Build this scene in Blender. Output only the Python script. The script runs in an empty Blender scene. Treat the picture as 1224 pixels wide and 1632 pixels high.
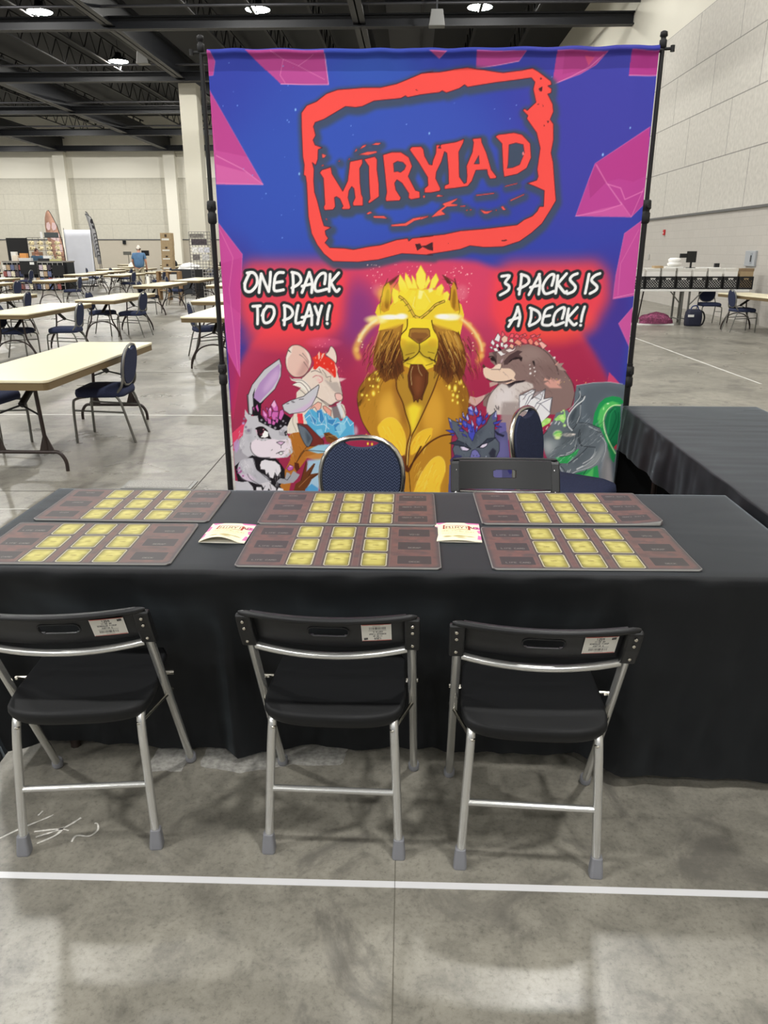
import bpy, bmesh, math, random
import numpy as np
from mathutils import Vector, Matrix, noise

C = bpy.context.scene.collection
PI = math.pi
rad = math.radians

# ------------------------------------------------------------------ camera
scn = bpy.context.scene
cam = bpy.data.cameras.new('camera'); cam_o = bpy.data.objects.new('camera', cam); C.objects.link(cam_o)
cam_o.location = (0, 0, 1.635); cam_o.rotation_euler = (rad(90 - 18.9), 0, rad(2.0))
cam.sensor_fit = 'VERTICAL'; cam.sensor_height = 36.0; cam.lens = 36.0 * 1226 / 1632; cam.clip_end = 300
scn.camera = cam_o

# ------------------------------------------------------------------ light
scn.view_settings.view_transform = 'Standard'; scn.view_settings.look = 'None'
scn.view_settings.gamma = 1; scn.view_settings.use_curve_mapping = False
scn.view_settings.exposure = 0.35
LAMP_W = 560.0
w = bpy.data.worlds.new('hall'); scn.world = w; w.use_nodes = True
w.node_tree.nodes['Background'].inputs[0].default_value = (.93, .97, 1, 1)
w.node_tree.nodes['Background'].inputs[1].default_value = .22
def hall_light(x, y, z, power=LAMP_W, size=.62):
    l = bpy.data.lights.new('bay_or_fill_light', 'AREA'); l.shape = 'DISK'; l.size = size; l.energy = power
    l.color = (1, .985, .95)
    o = bpy.data.objects.new('bay_or_fill_light', l); o.location = (x, y, z); C.objects.link(o)
    return o
LX = [-43.1, -33.9, -24.8, -15.65, -6.5, 2.65]
LY = [-18.2, -9.1, 0, 9.15, 18.3, 27.45]
for y in LY:                                            # lamps of the bays in front of and above the camera
    for x in LX[1:] if y < 20 else LX: hall_light(x, y, 10.8)
for x in LX[:-1]: hall_light(x, 54.9, 10.1); hall_light(x, 64.0, 9.95)  # far rows added to light the back wall, hung hidden behind the beams
for x in (-33.9, -24.8): hall_light(x, 45.7, 10.8)

# ------------------------------------------------------------------ helpers
MT = {}
def mat(name, col, rough=.6, metal=0.0, spec=.5, var=0.0, scale=8.0, bump=0.0, bscale=60.0, emit=0.0):
    if name in MT: return MT[name]
    m = bpy.data.materials.new(name); m.use_nodes = True
    nt = m.node_tree; b = nt.nodes['Principled BSDF']
    c = tuple((v / 255 / 12.92 if v / 255 <= .04045 else ((v / 255 + .055) / 1.055) ** 2.4) for v in col) + (1,)
    b.inputs['Base Color'].default_value = c
    b.inputs['Roughness'].default_value = rough; b.inputs['Metallic'].default_value = metal
    b.inputs['Specular IOR Level'].default_value = spec
    if emit: b.inputs['Emission Color'].default_value = c; b.inputs['Emission Strength'].default_value = emit
    if var or bump:
        tc = nt.nodes.new('ShaderNodeTexCoord')
    if var:
        n = nt.nodes.new('ShaderNodeTexNoise'); n.inputs['Scale'].default_value = scale; n.inputs['Detail'].default_value = 5
        nt.links.new(tc.outputs['Object'], n.inputs['Vector'])
        r = nt.nodes.new('ShaderNodeMapRange'); r.inputs[1].default_value = .3; r.inputs[2].default_value = .7
        r.inputs[3].default_value = 1 - var; r.inputs[4].default_value = 1 + var
        nt.links.new(n.outputs[0], r.inputs[0])
        x = nt.nodes.new('ShaderNodeVectorMath'); x.operation = 'SCALE'; x.inputs[0].default_value = c[:3]
        nt.links.new(r.outputs[0], x.inputs['Scale']); nt.links.new(x.outputs[0], b.inputs['Base Color'])
    if bump:
        n2 = nt.nodes.new('ShaderNodeTexNoise'); n2.inputs['Scale'].default_value = bscale; n2.inputs['Detail'].default_value = 4
        nt.links.new(tc.outputs['Object'], n2.inputs['Vector'])
        bp = nt.nodes.new('ShaderNodeBump'); bp.inputs['Strength'].default_value = bump; bp.inputs['Distance'].default_value = .01
        nt.links.new(n2.outputs[0], bp.inputs['Height']); nt.links.new(bp.outputs[0], b.inputs['Normal'])
    MT[name] = m
    return m

class MB:                                               # collects shapes into ONE mesh object
    def __init__(s): s.v, s.f, s.sm, s.mi = [], [], [], []
    def add(s, vs, fs, smooth=False, mi=0):
        o = len(s.v); s.v += [tuple(p) for p in vs]
        s.f += [tuple(i + o for i in f) for f in fs]; s.sm += [smooth] * len(fs); s.mi += [mi] * len(fs)
        return s
    def box(s, x0, x1, y0, y1, z0, z1, mi=0, rot=0.0, about=None):
        vs = [(x, y, z) for z in (z0, z1) for x, y in ((x0, y0), (x1, y0), (x1, y1), (x0, y1))]
        if rot:
            ax, ay = about or ((x0 + x1) / 2, (y0 + y1) / 2); c, n = math.cos(rot), math.sin(rot)
            vs = [(ax + (x-ax)*c - (y-ay)*n, ay + (x-ax)*n + (y-ay)*c, z) for x, y, z in vs]
        return s.add(vs, [(3,2,1,0), (4,5,6,7), (0,1,5,4), (1,2,6,5), (2,3,7,6), (3,0,4,7)], False, mi)
    def tube(s, pts, r, n=8, mi=0, cap=True, closed=False):
        P = [Vector(p) for p in pts]; k = len(P); R = r if isinstance(r, (list, tuple)) else [r] * k
        up = None; rings = []
        for i in range(k):
            a = P[(i - 1) % k] if closed or i else P[i]; b = P[(i + 1) % k] if closed or i < k - 1 else P[i]
            t = (b - a).normalized() if (b - a).length > 1e-9 else Vector((0, 0, 1))
            if up is None:
                up = Vector((0, 0, 1)) if abs(t.z) < .9 else Vector((1, 0, 0))
            u = (up - t * up.dot(t)); u = u.normalized() if u.length > 1e-6 else t.orthogonal().normalized()
            w_ = t.cross(u); up = u
            rings.append([P[i] + (u * math.cos(2*PI*j/n) + w_ * math.sin(2*PI*j/n)) * R[i] for j in range(n)])
        vs = [p for q in rings for p in q]; fs = []
        for i in range(k if closed else k - 1):
            a, b = i * n, ((i + 1) % k) * n
            fs += [(a + j, a + (j+1) % n, b + (j+1) % n, b + j) for j in range(n)]
        s.add(vs, fs, True, mi)
        if cap and not closed:
            s.add(rings[0], [tuple(range(n))[::-1]], False, mi); s.add(rings[-1], [tuple(range(n))], False, mi)
        return s
    def lathe(s, prof, cx=0, cy=0, n=20, mi=0, smooth=True):
        vs = [(cx + r * math.cos(2*PI*j/n), cy + r * math.sin(2*PI*j/n), z) for r, z in prof for j in range(n)]
        fs = []
        for i in range(len(prof) - 1):
            fs += [(i*n + j, i*n + (j+1) % n, (i+1)*n + (j+1) % n, (i+1)*n + j) for j in range(n)]
        fs += [tuple(range(n))[::-1], tuple((len(prof)-1)*n + j for j in range(n))]
        return s.add(vs, fs, smooth, mi)
    def prism(s, poly, fn, d0, d1, mi=0, smooth=False):  # polygon in a plane, given thickness; fn(a, b, d) -> xyz
        n = len(poly)
        vs = [fn(a, b, d0) for a, b in poly] + [fn(a, b, d1) for a, b in poly]
        fs = [tuple(range(n))[::-1], tuple(range(n, 2*n))] + [(i, (i+1) % n, n + (i+1) % n, n + i) for i in range(n)]
        return s.add(vs, fs, smooth, mi)
    def grid(s, fn, nu, nv, smooth=True, mi=0, thick=None):
        vs = [fn(i / nu, j / nv) for j in range(nv + 1) for i in range(nu + 1)]
        fs = [(j*(nu+1)+i, j*(nu+1)+i+1, (j+1)*(nu+1)+i+1, (j+1)*(nu+1)+i) for j in range(nv) for i in range(nu)]
        return s.add(vs, fs, smooth, mi)
    def build(s, name, m, parent=None, bevel=0.0, solid=0.0, sub=0, weld=False):
        me = bpy.data.meshes.new(name); me.from_pydata([tuple(v) for v in s.v], [], s.f)
        for k in (m if isinstance(m, (list, tuple)) else [m]): me.materials.append(k)
        me.polygons.foreach_set('use_smooth', s.sm); me.polygons.foreach_set('material_index', s.mi)
        bm = bmesh.new(); bm.from_mesh(me)
        if weld: bmesh.ops.remove_doubles(bm, verts=bm.verts, dist=1e-5)
        bmesh.ops.recalc_face_normals(bm, faces=bm.faces); bm.to_mesh(me); bm.free()
        o = bpy.data.objects.new(name, me); C.objects.link(o)
        if parent is not None: o.parent = parent
        if solid:
            k = o.modifiers.new('thick', 'SOLIDIFY'); k.thickness = solid; k.offset = 0
        if bevel:
            k = o.modifiers.new('bevel', 'BEVEL'); k.width = bevel; k.segments = 2; k.limit_method = 'ANGLE'; k.angle_limit = rad(40)
        if sub:
            k = o.modifiers.new('sub', 'SUBSURF'); k.levels = sub; k.render_levels = sub
        return o

def tag(o, label, cat, group=None, kind=None):
    o['label'] = label; o['category'] = cat
    if group: o['group'] = group
    if kind: o['kind'] = kind
    return o
def struct(o): o['kind'] = 'structure'; return o
def thing(name, label, cat, loc=(0, 0, 0), rz=0.0, group=None):
    o = bpy.data.objects.new(name, None); C.objects.link(o); o.empty_display_size = .1
    o.location = loc; o.rotation_euler = (0, 0, rz)
    return tag(o, label, cat, group)
def place(o, loc, rz=0.0): o.location = loc; o.rotation_euler = (0, 0, rz); return o
def dup(root, loc, rz, label, group=None):              # a copy of a thing with copies of its parts and sub-parts
    r = root.copy(); C.objects.link(r); place(r, loc, rz); r['label'] = label
    if group: r['group'] = group
    for ch in list(root.children):
        c = ch.copy(); C.objects.link(c); c.parent = r
        for g in ch.children:
            d = g.copy(); C.objects.link(d); d.parent = c
    return r
def arc(cx, cz, r, a0, a1, n, y=0.0): return [(cx + r*math.cos(a0+(a1-a0)*i/n), y, cz + r*math.sin(a0+(a1-a0)*i/n)) for i in range(n + 1)]
def rrect(w_, h_, r, n=4, cx=0, cy=0):
    o = []
    for sx, sy, a in ((1, 1, 0), (-1, 1, PI/2), (-1, -1, PI), (1, -1, 1.5*PI)):
        for i in range(n + 1):
            t = a + PI/2 * i / n; o.append((cx + sx*(w_/2 - r) + r*math.cos(t), cy + sy*(h_/2 - r) + r*math.sin(t)))
    return o
def bez(p, n=8):                                        # smooth curve through points
    P = [Vector(q) for q in p]; out = []
    for i in range(len(P) - 1):
        a, b, c, d = P[max(i-1, 0)], P[i], P[i+1], P[min(i+2, len(P)-1)]
        for k in range(n):
            t = k / n; out.append(.5*(2*b + (c-a)*t + (2*a-5*b+4*c-d)*t*t + (3*b-a-3*c+d)*t**3))
    return out + [P[-1]]

# ---- print raster: fills polygons, strokes and soft glows into a small array of ink colours
class Ink:
    def __init__(s, w, h, px):
        s.w, s.h, s.px = w, h, px                      # px = canvas cells per unit
        s.a = np.zeros((h, w, 3), np.float32)
    def curve(s, p, closed):
        p = np.asarray(p, float)
        n = len(p)
        if n < 3: return p
        out = []
        for i in range(n if closed else n - 1):
            a, b, c, d = [p[(i + k) % n] if closed else p[min(max(i + k, 0), n - 1)] for k in (-1, 0, 1, 2)]
            for t in (0, .25, .5, .75):
                out.append(.5 * (2*b + (c-a)*t + (2*a-5*b+4*c-d)*t*t + (3*b-a-3*c+d)*t**3))
        if not closed: out.append(p[-1])
        return np.array(out)
    def box(s, p, pad):
        x0, y0 = np.floor(p.min(0) - pad).astype(int); x1, y1 = np.ceil(p.max(0) + pad).astype(int) + 1
        return max(x0, 0), max(y0, 0), min(x1, s.w), min(y1, s.h)
    def put(s, m, b, col, al):
        x0, y0, x1, y1 = b
        m = (m * al)[..., None]
        s.a[y0:y1, x0:x1] = s.a[y0:y1, x0:x1] * (1 - m) + m * np.asarray(col, np.float32)
    def blur(s, m, r):
        r = int(r)
        if r < 1: return m
        for _ in range(2):
            for ax in (0, 1):
                pad = [(0, 0), (0, 0)]; pad[ax] = (r + 1, r)
                c = np.cumsum(np.pad(m, pad, mode='edge'), axis=ax)
                n = m.shape[ax]; k = 2 * r + 1
                m = (np.take(c, range(k, k + n), ax) - np.take(c, range(0, n), ax)) / k
        return m
    def mask(s, p, b):
        x0, y0, x1, y1 = b
        m = np.zeros((y1 - y0, x1 - x0), np.float32)
        q = np.roll(p, -1, 0)
        xs = np.arange(x0, x1)
        for j in range(y0, y1):
            y = j + .5
            hit = (p[:, 1] > y) != (q[:, 1] > y)
            if hit.any():
                a, c = p[hit], q[hit]
                xc = np.sort(a[:, 0] + (y - a[:, 1]) / (c[:, 1] - a[:, 1]) * (c[:, 0] - a[:, 0]))
                for k in range(0, len(xc) - 1, 2):
                    i0, i1 = np.clip(np.round(xc[k:k+2] - x0).astype(int), 0, x1 - x0)
                    m[j - y0, i0:i1] = 1
        return m
    def fill(s, p, col, al=1, soft=0, col2=None, smooth=False):
        p = np.asarray(p, float) * s.px
        if smooth: p = s.curve(p, True)
        sp = soft * s.px
        b = s.box(p, sp * 2 + 1)
        if b[2] <= b[0] or b[3] <= b[1]: return
        m = s.blur(s.mask(p, b), sp)
        if col2 is not None:                           # printed vertical blend from col to col2
            t = np.clip((np.arange(b[1], b[3]) - p[:, 1].min()) / max(np.ptp(p[:, 1]), 1), 0, 1)[:, None, None]
            col = np.asarray(col, np.float32) * (1 - t) + np.asarray(col2, np.float32) * t
        s.put(m, b, col, al)
    def line(s, p, wd, col, al=1, soft=0, taper=False, smooth=False):
        p = np.asarray(p, float) * s.px
        if smooth: p = s.curve(p, False)
        r = max(wd * s.px / 2, .55); sp = soft * s.px
        b = s.box(p, r + sp * 2 + 1)
        if b[2] <= b[0] or b[3] <= b[1]: return
        m = np.zeros((b[3] - b[1], b[2] - b[0]), np.float32)
        n = len(p) - 1
        for i in range(n):
            a, c = p[i], p[i + 1]
            rr = r * (1 - .85 * i / max(n, 1)) if taper else r
            bb = s.box(np.array([a, c]), rr + 1)
            if bb[2] <= bb[0] or bb[3] <= bb[1]: continue
            Y, X = np.mgrid[bb[1]:bb[3], bb[0]:bb[2]] + .5
            d = c - a
            t = np.clip(((X - a[0]) * d[0] + (Y - a[1]) * d[1]) / max(d @ d, 1e-9), 0, 1)
            ds = np.hypot(X - a[0] - t * d[0], Y - a[1] - t * d[1])
            v = m[bb[1]-b[1]:bb[3]-b[1], bb[0]-b[0]:bb[2]-b[0]]
            np.maximum(v, np.clip(rr + .5 - ds, 0, 1), out=v)
        s.put(s.blur(m, sp), b, col, al)
    def glow(s, x, y, rx, ry, col, al):
        x, y, rx, ry = [k * s.px for k in (x, y, rx, ry)]
        b = s.box(np.array([[x - rx, y - ry], [x + rx, y + ry]]), 1)
        if b[2] <= b[0] or b[3] <= b[1]: return
        Y, X = np.mgrid[b[1]:b[3], b[0]:b[2]]
        d = np.clip(1 - ((X - x) / rx) ** 2 - ((Y - y) / ry) ** 2, 0, 1)
        s.put((d * d * (3 - 2 * d)).astype(np.float32), b, col, al)
    def dots(s, x0, y0, x1, y1, n, r, col, seed, al=1):
        g = random.Random(seed)
        for _ in range(n):
            k = r * (.4 + g.random())
            s.glow(g.uniform(x0, x1), g.uniform(y0, y1), k, k, col, al)
    def hatch(s, v, cols):
        x, y, rx, ry, dx, dy, n, wd, seed = v
        g = random.Random(seed)
        for _ in range(int(n)):
            a, q = g.uniform(0, 6.283), g.random() ** .5
            x0, y0, k = x + rx * q * math.cos(a), y + ry * q * math.sin(a), g.uniform(.5, 1.2)
            s.line([(x0, y0), (x0 + dx * k * .6, y0 + dy * k * .5), (x0 + dx * k * .8, y0 + dy * k)], wd * g.uniform(.6, 1.2), g.choice(cols), .75, 0, True, True)
    def run(s, items):                                 # kinds: 0-1 fills, 2-5 strokes, 6 soft spot, 7 specks, 8-9 outlined fills, 10 hatching
        for k, rgb, v, *rest in items:
            c = [z / 255 for z in rgb]
            if k == 6: s.glow(*v[:4], c, v[4]); continue
            if k == 7: s.dots(*v[:6], c, v[6]); continue
            if k == 10: s.hatch(v, [c] + [[rest[0][i+j] / 255 for j in range(3)] for i in range(0, len(rest[0]), 3)]); continue
            p = list(zip(rest[0][0::2], rest[0][1::2]))
            if k > 7:                                  # fill with an inked outline
                s.fill(p, c, smooth=k == 8); s.line(p + p[:1], v[0], [z / 255 for z in rest[1]], .9, 0, False, k == 8)
            elif k < 2: s.fill(p, c, v[0], v[1], [z / 255 for z in rest[1]] if len(rest) > 1 else None, k == 1)
            else: s.line(p, v[0], c, v[1], v[2], k > 3, k in (3, 5))

def lin(a): return np.where(a <= .04045, a / 12.92, ((a + .055) / 1.055) ** 2.4)
def printed(name, ink, fn, parent=None, m=None, ss=2, extra=None):
    """a sheet of cloth, rubber or paper whose print is laid on its own surface, one ink colour to each point of its weave"""
    a = ink.a[:ink.a.shape[0] // ss * ss, :ink.a.shape[1] // ss * ss]
    a = a.reshape(a.shape[0] // ss, ss, a.shape[1] // ss, ss, 3).mean((1, 3))
    nv, nu = a.shape[0], a.shape[1]
    u, v = np.meshgrid((np.arange(nu) + .5) / nu, (np.arange(nv) + .5) / nv)
    u = (u - .5) * nu / (nu - 1) + .5; v = (v - .5) * nv / (nv - 1) + .5
    co = np.stack(fn(u, v), -1).reshape(-1, 3).astype(np.float32)
    k = np.arange(nu * nv).reshape(nv, nu)
    q = np.stack([k[1:, :-1], k[1:, 1:], k[:-1, 1:], k[:-1, :-1]], -1).reshape(-1, 4).astype(np.int32)
    me = bpy.data.meshes.new(name); me.vertices.add(len(co)); me.vertices.foreach_set('co', co.ravel())
    me.loops.add(q.size); me.loops.foreach_set('vertex_index', q.ravel())
    me.polygons.add(len(q)); me.polygons.foreach_set('loop_start', np.arange(0, q.size, 4, dtype=np.int32))
    me.update(calc_edges=True)
    me.polygons.foreach_set('use_smooth', np.ones(len(q), bool))
    at = me.color_attributes.new('ink', 'FLOAT_COLOR', 'POINT')
    c = np.ones((nu * nv, 4), np.float32); c[:, :3] = lin(np.clip(a, 0, 1)).reshape(-1, 3)
    at.data.foreach_set('color', c.ravel())
    if extra is not None:
        ex = me.attributes.new('layers', 'FLOAT', 'POINT'); ex.data.foreach_set('value', extra(u, v).astype(np.float32).ravel())
    me.materials.append(m or MT['print']); me.update()
    o = bpy.data.objects.new(name, me); C.objects.link(o)
    if parent is not None: o.parent = parent
    return o
def print_mat(name, rough, gain=1.0, spec=.3, cloth=False):
    m = bpy.data.materials.new(name); m.use_nodes = True; nt = m.node_tree; b = nt.nodes['Principled BSDF']
    at = nt.nodes.new('ShaderNodeAttribute'); at.attribute_name = 'ink'
    g = nt.nodes.new('ShaderNodeVectorMath'); g.operation = 'SCALE'; g.inputs['Scale'].default_value = gain
    nt.links.new(at.outputs['Color'], g.inputs[0]); nt.links.new(g.outputs[0], b.inputs['Base Color'])
    b.inputs['Roughness'].default_value = rough; b.inputs['Specular IOR Level'].default_value = spec
    if cloth:                                           # thin polyester: light of the hall behind shines through where it is single
        tr = nt.nodes.new('ShaderNodeBsdfTranslucent')
        la = nt.nodes.new('ShaderNodeAttribute'); la.attribute_name = 'layers'
        tg = nt.nodes.new('ShaderNodeVectorMath'); tg.operation = 'SCALE'; nt.links.new(at.outputs['Color'], tg.inputs[0]); nt.links.new(la.outputs['Fac'], tg.inputs['Scale'])
        nt.links.new(tg.outputs[0], tr.inputs[0])
        ad = nt.nodes.new('ShaderNodeAddShader'); out = nt.nodes['Material Output']
        nt.links.new(b.outputs[0], ad.inputs[0]); nt.links.new(tr.outputs[0], ad.inputs[1]); nt.links.new(ad.outputs[0], out.inputs[0])
    MT[name] = m
    return m

# strokes of a plain capital alphabet on a 4 x 6 field, for small print
GL = dict(A='06 2 0,46 2 0', )
GLYPH = {'A': '0,6,2,0,4,6;1,4,3,4', 'B': '0,6,0,0,3,0,4,1.5,3,3,0,3;3,3,4,4.5,3,6,0,6', 'C': '4,1,3,0,1,0,0,1,0,5,1,6,3,6,4,5', 'D': '0,0,2.5,0,4,2,4,4,2.5,6,0,6,0,0',
 'E': '4,0,0,0,0,6,4,6;0,3,3,3', 'F': '4,0,0,0,0,6;0,3,3,3', 'G': '4,1,3,0,1,0,0,1,0,5,1,6,4,6,4,3,2.5,3', 'H': '0,0,0,6;4,0,4,6;0,3,4,3', 'I': '2,0,2,6', 'J': '3,0,3,5,2,6,0,5', 'K': '0,0,0,6;4,0,0,3,4,6',
 'L': '0,0,0,6,4,6', 'M': '0,6,0,0,2,3,4,0,4,6', 'N': '0,6,0,0,4,6,4,0', 'O': '1,0,3,0,4,1,4,5,3,6,1,6,0,5,0,1,1,0', 'P': '0,6,0,0,3,0,4,1.5,3,3,0,3', 'R': '0,6,0,0,3,0,4,1.5,3,3,0,3;2,3,4,6', 'S': '4,1,3,0,1,0,0,1,1,3,3,3,4,5,3,6,1,6,0,5',
 'T': '0,0,4,0;2,0,2,6', 'U': '0,0,0,5,1,6,3,6,4,5,4,0', 'V': '0,0,2,6,4,0', 'Y': '0,0,2,3,4,0;2,3,2,6', '0': '1,0,3,0,4,1,4,5,3,6,1,6,0,5,0,1,1,0', '1': '1,1,2,0,2,6', '2': '0,1,1,0,3,0,4,1,4,2,0,6,4,6', '5': '4,0,0,0,0,3,3,3,4,4,4,5,3,6,0,6',
 '9': '4,2.5,1,3,0,2,0,1,1,0,3,0,4,1,4,5,2,6', ':': '2,2,2,2.3;2,4.5,2,4.8', '.': '2,5.8,2,6'}
def write(ink, text, x, y, h, col, wd, sp=1.5):        # x = left end, y = top, h = cap height
    k = h / 6
    for ch in text:
        for st in GLYPH.get(ch, '').split(';'):
            v = [float(z) for z in st.split(',')] if st else []
            if v: ink.line([(x + a * k, y + b * k) for a, b in zip(v[0::2], v[1::2])], wd, col)
        x += (4 + sp) * k
def wide(text, h, sp=1.5): return len(text) * (4 + sp) * h / 6 - sp * h / 6

print_mat('print_cloth', .75, .86, .15, True); print_mat('print_rubber', .5, 1.0, .4); print_mat('print_paper', .55, 1.0, .35)

# ------------------------------------------------------------------ materials
def floor_mat():
    m = bpy.data.materials.new('polished_concrete'); m.use_nodes = True; nt = m.node_tree; b = nt.nodes['Principled BSDF']
    N, Lk = nt.nodes.new, nt.links.new
    tc = N('ShaderNodeTexCoord')
    def nz(sc, det, ro=.6, dist=0.0, stretch=None):
        n = N('ShaderNodeTexNoise'); n.inputs['Scale'].default_value = sc; n.inputs['Detail'].default_value = det
        n.inputs['Roughness'].default_value = ro; n.inputs['Distortion'].default_value = dist
        if stretch:
            mp = N('ShaderNodeMapping'); mp.inputs['Scale'].default_value = stretch; Lk(tc.outputs['Object'], mp.inputs[0]); Lk(mp.outputs[0], n.inputs['Vector'])
        else: Lk(tc.outputs['Object'], n.inputs['Vector'])
        return n
    def ramp(src, stops):
        r = N('ShaderNodeValToRGB'); e = r.color_ramp.elements
        e[0].position, e[0].color = stops[0]; e[1].position, e[1].color = stops[-1]
        for p, c in stops[1:-1]: k = e.new(p); k.color = c
        Lk(src, r.inputs[0]); return r
    def mix(t, a, c, f):
        x = N('ShaderNodeMix'); x.data_type = 'RGBA'; x.blend_type = t
        if isinstance(f, float): x.inputs[0].default_value = f
        else: Lk(f, x.inputs[0])
        Lk(a, x.inputs[6])
        if isinstance(c, tuple): x.inputs[7].default_value = c
        else: Lk(c, x.inputs[7])
        return x.outputs[2]
    g = lambda v, t=(1, .942, .79): (v*t[0], v*t[1], v*t[2], 1)
    big = ramp(nz(.9, 6, .62, .6).outputs[0], [(.26, g(FLOOR*.55)), (.5, g(FLOOR)), (.72, g(FLOOR*1.3))])
    mid = ramp(nz(9, 8, .7, .4).outputs[0], [(.28, g(.6, (1, 1, 1))), (.5, g(1, (1, 1, 1))), (.75, g(1.25, (1, 1, 1)))])
    fin = ramp(nz(70, 6, .75).outputs[0], [(.33, g(.6, (1, 1, 1))), (.47, g(1, (1, 1, 1))), (.7, g(1.15, (1, 1, 1)))])
    col = mix('MULTIPLY', big.outputs[0], mid.outputs[0], 1.0); col = mix('MULTIPLY', col, fin.outputs[0], .8)
    st = ramp(nz(2.1, 7, .66, 1.2).outputs[0], [(.0, (.8, .8, .8, 1)), (.36, (.75, .75, .75, 1)), (.45, (0, 0, 0, 1)), (1, (0, 0, 0, 1))])
    col = mix('MIX', col, g(FLOOR*.5, (1, .94, .82)), st.outputs[0])
    sp = N('ShaderNodeTexVoronoi'); sp.inputs['Scale'].default_value = 7.5; Lk(tc.outputs['Object'], sp.inputs['Vector'])
    spr = ramp(sp.outputs['Distance'], [(0, (1, 1, 1, 1)), (.035, (1, 1, 1, 1)), (.06, (0, 0, 0, 1)), (1, (0, 0, 0, 1))])
    keep = ramp(nz(3.3, 2).outputs[0], [(.0, (0, 0, 0, 1)), (.58, (0, 0, 0, 1)), (.62, (.7, .7, .7, 1)), (1, (.7, .7, .7, 1))])
    f = mix('MULTIPLY', spr.outputs[0], keep.outputs[0], 1.0)
    col = mix('MIX', col, g(FLOOR*.35, (1, .92, .8)), f)
    cr = N('ShaderNodeTexVoronoi'); cr.feature = 'DISTANCE_TO_EDGE'; cr.inputs['Scale'].default_value = 5.5
    wp = nz(3, 5); vm = N('ShaderNodeVectorMath'); vm.operation = 'ADD'; Lk(tc.outputs['Object'], vm.inputs[0]); Lk(wp.outputs['Color'], vm.inputs[1]); Lk(vm.outputs[0], cr.inputs['Vector'])
    crr = ramp(cr.outputs['Distance'], [(0, (.25, .25, .25, 1)), (.012, (0, 0, 0, 1)), (1, (0, 0, 0, 1))])
    col = mix('MIX', col, g(FLOOR*.6), crr.outputs[0])
    Lk(col, b.inputs['Base Color'])
    rr = ramp(nz(1.6, 6, .6, .5).outputs[0], [(.3, g(.25, (1, 1, 1))), (.7, g(.40, (1, 1, 1)))]); Lk(rr.outputs[0], b.inputs['Roughness'])
    b.inputs['Specular IOR Level'].default_value = .5
    bp = N('ShaderNodeBump'); bp.inputs['Strength'].default_value = .05; bp.inputs['Distance'].default_value = .004
    Lk(fin.outputs[0], bp.inputs['Height']); Lk(bp.outputs[0], b.inputs['Normal'])
    return m
FLOOR = .235
M_floor = floor_mat()
def coursed(name, col, sx, sz, line=.62, axis='X', mortar=.012, speck=.06, sc=30, offs=.5):
    """wall of courses: joints drawn from the wall's own coordinates"""
    m = bpy.data.materials.new(name); m.use_nodes = True; nt = m.node_tree; b = nt.nodes['Principled BSDF']; N, Lk = nt.nodes.new, nt.links.new
    tc = N('ShaderNodeTexCoord'); sp = N('ShaderNodeSeparateXYZ'); Lk(tc.outputs['Object'], sp.inputs[0])
    cb = N('ShaderNodeCombineXYZ'); Lk(sp.outputs[axis], cb.inputs[0]); Lk(sp.outputs['Z'], cb.inputs[1])
    br = N('ShaderNodeTexBrick'); Lk(cb.outputs[0], br.inputs['Vector']); br.offset = offs
    c = tuple((v / 255 / 12.92 if v / 255 <= .04045 else ((v / 255 + .055) / 1.055) ** 2.4) for v in col)
    br.inputs['Color1'].default_value = c + (1,); br.inputs['Color2'].default_value = tuple(v * .96 for v in c) + (1,)
    br.inputs['Mortar'].default_value = tuple(v * line for v in c) + (1,)
    br.inputs['Scale'].default_value = 1; br.inputs['Brick Width'].default_value = sx; br.inputs['Row Height'].default_value = sz
    br.inputs['Mortar Size'].default_value = mortar; br.inputs['Mortar Smooth'].default_value = .1
    n = N('ShaderNodeTexNoise'); n.inputs['Scale'].default_value = sc; n.inputs['Detail'].default_value = 4; Lk(tc.outputs['Object'], n.inputs['Vector'])
    r = N('ShaderNodeMapRange'); r.inputs[1].default_value = .3; r.inputs[2].default_value = .7; r.inputs[3].default_value = 1 - speck; r.inputs[4].default_value = 1 + speck
    Lk(n.outputs[0], r.inputs[0]); x = N('ShaderNodeVectorMath'); x.operation = 'SCALE'; Lk(br.outputs[0], x.inputs[0]); Lk(r.outputs[0], x.inputs['Scale'])
    Lk(x.outputs[0], b.inputs['Base Color']); b.inputs['Roughness'].default_value = .85
    MT[name] = m; return m
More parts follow.
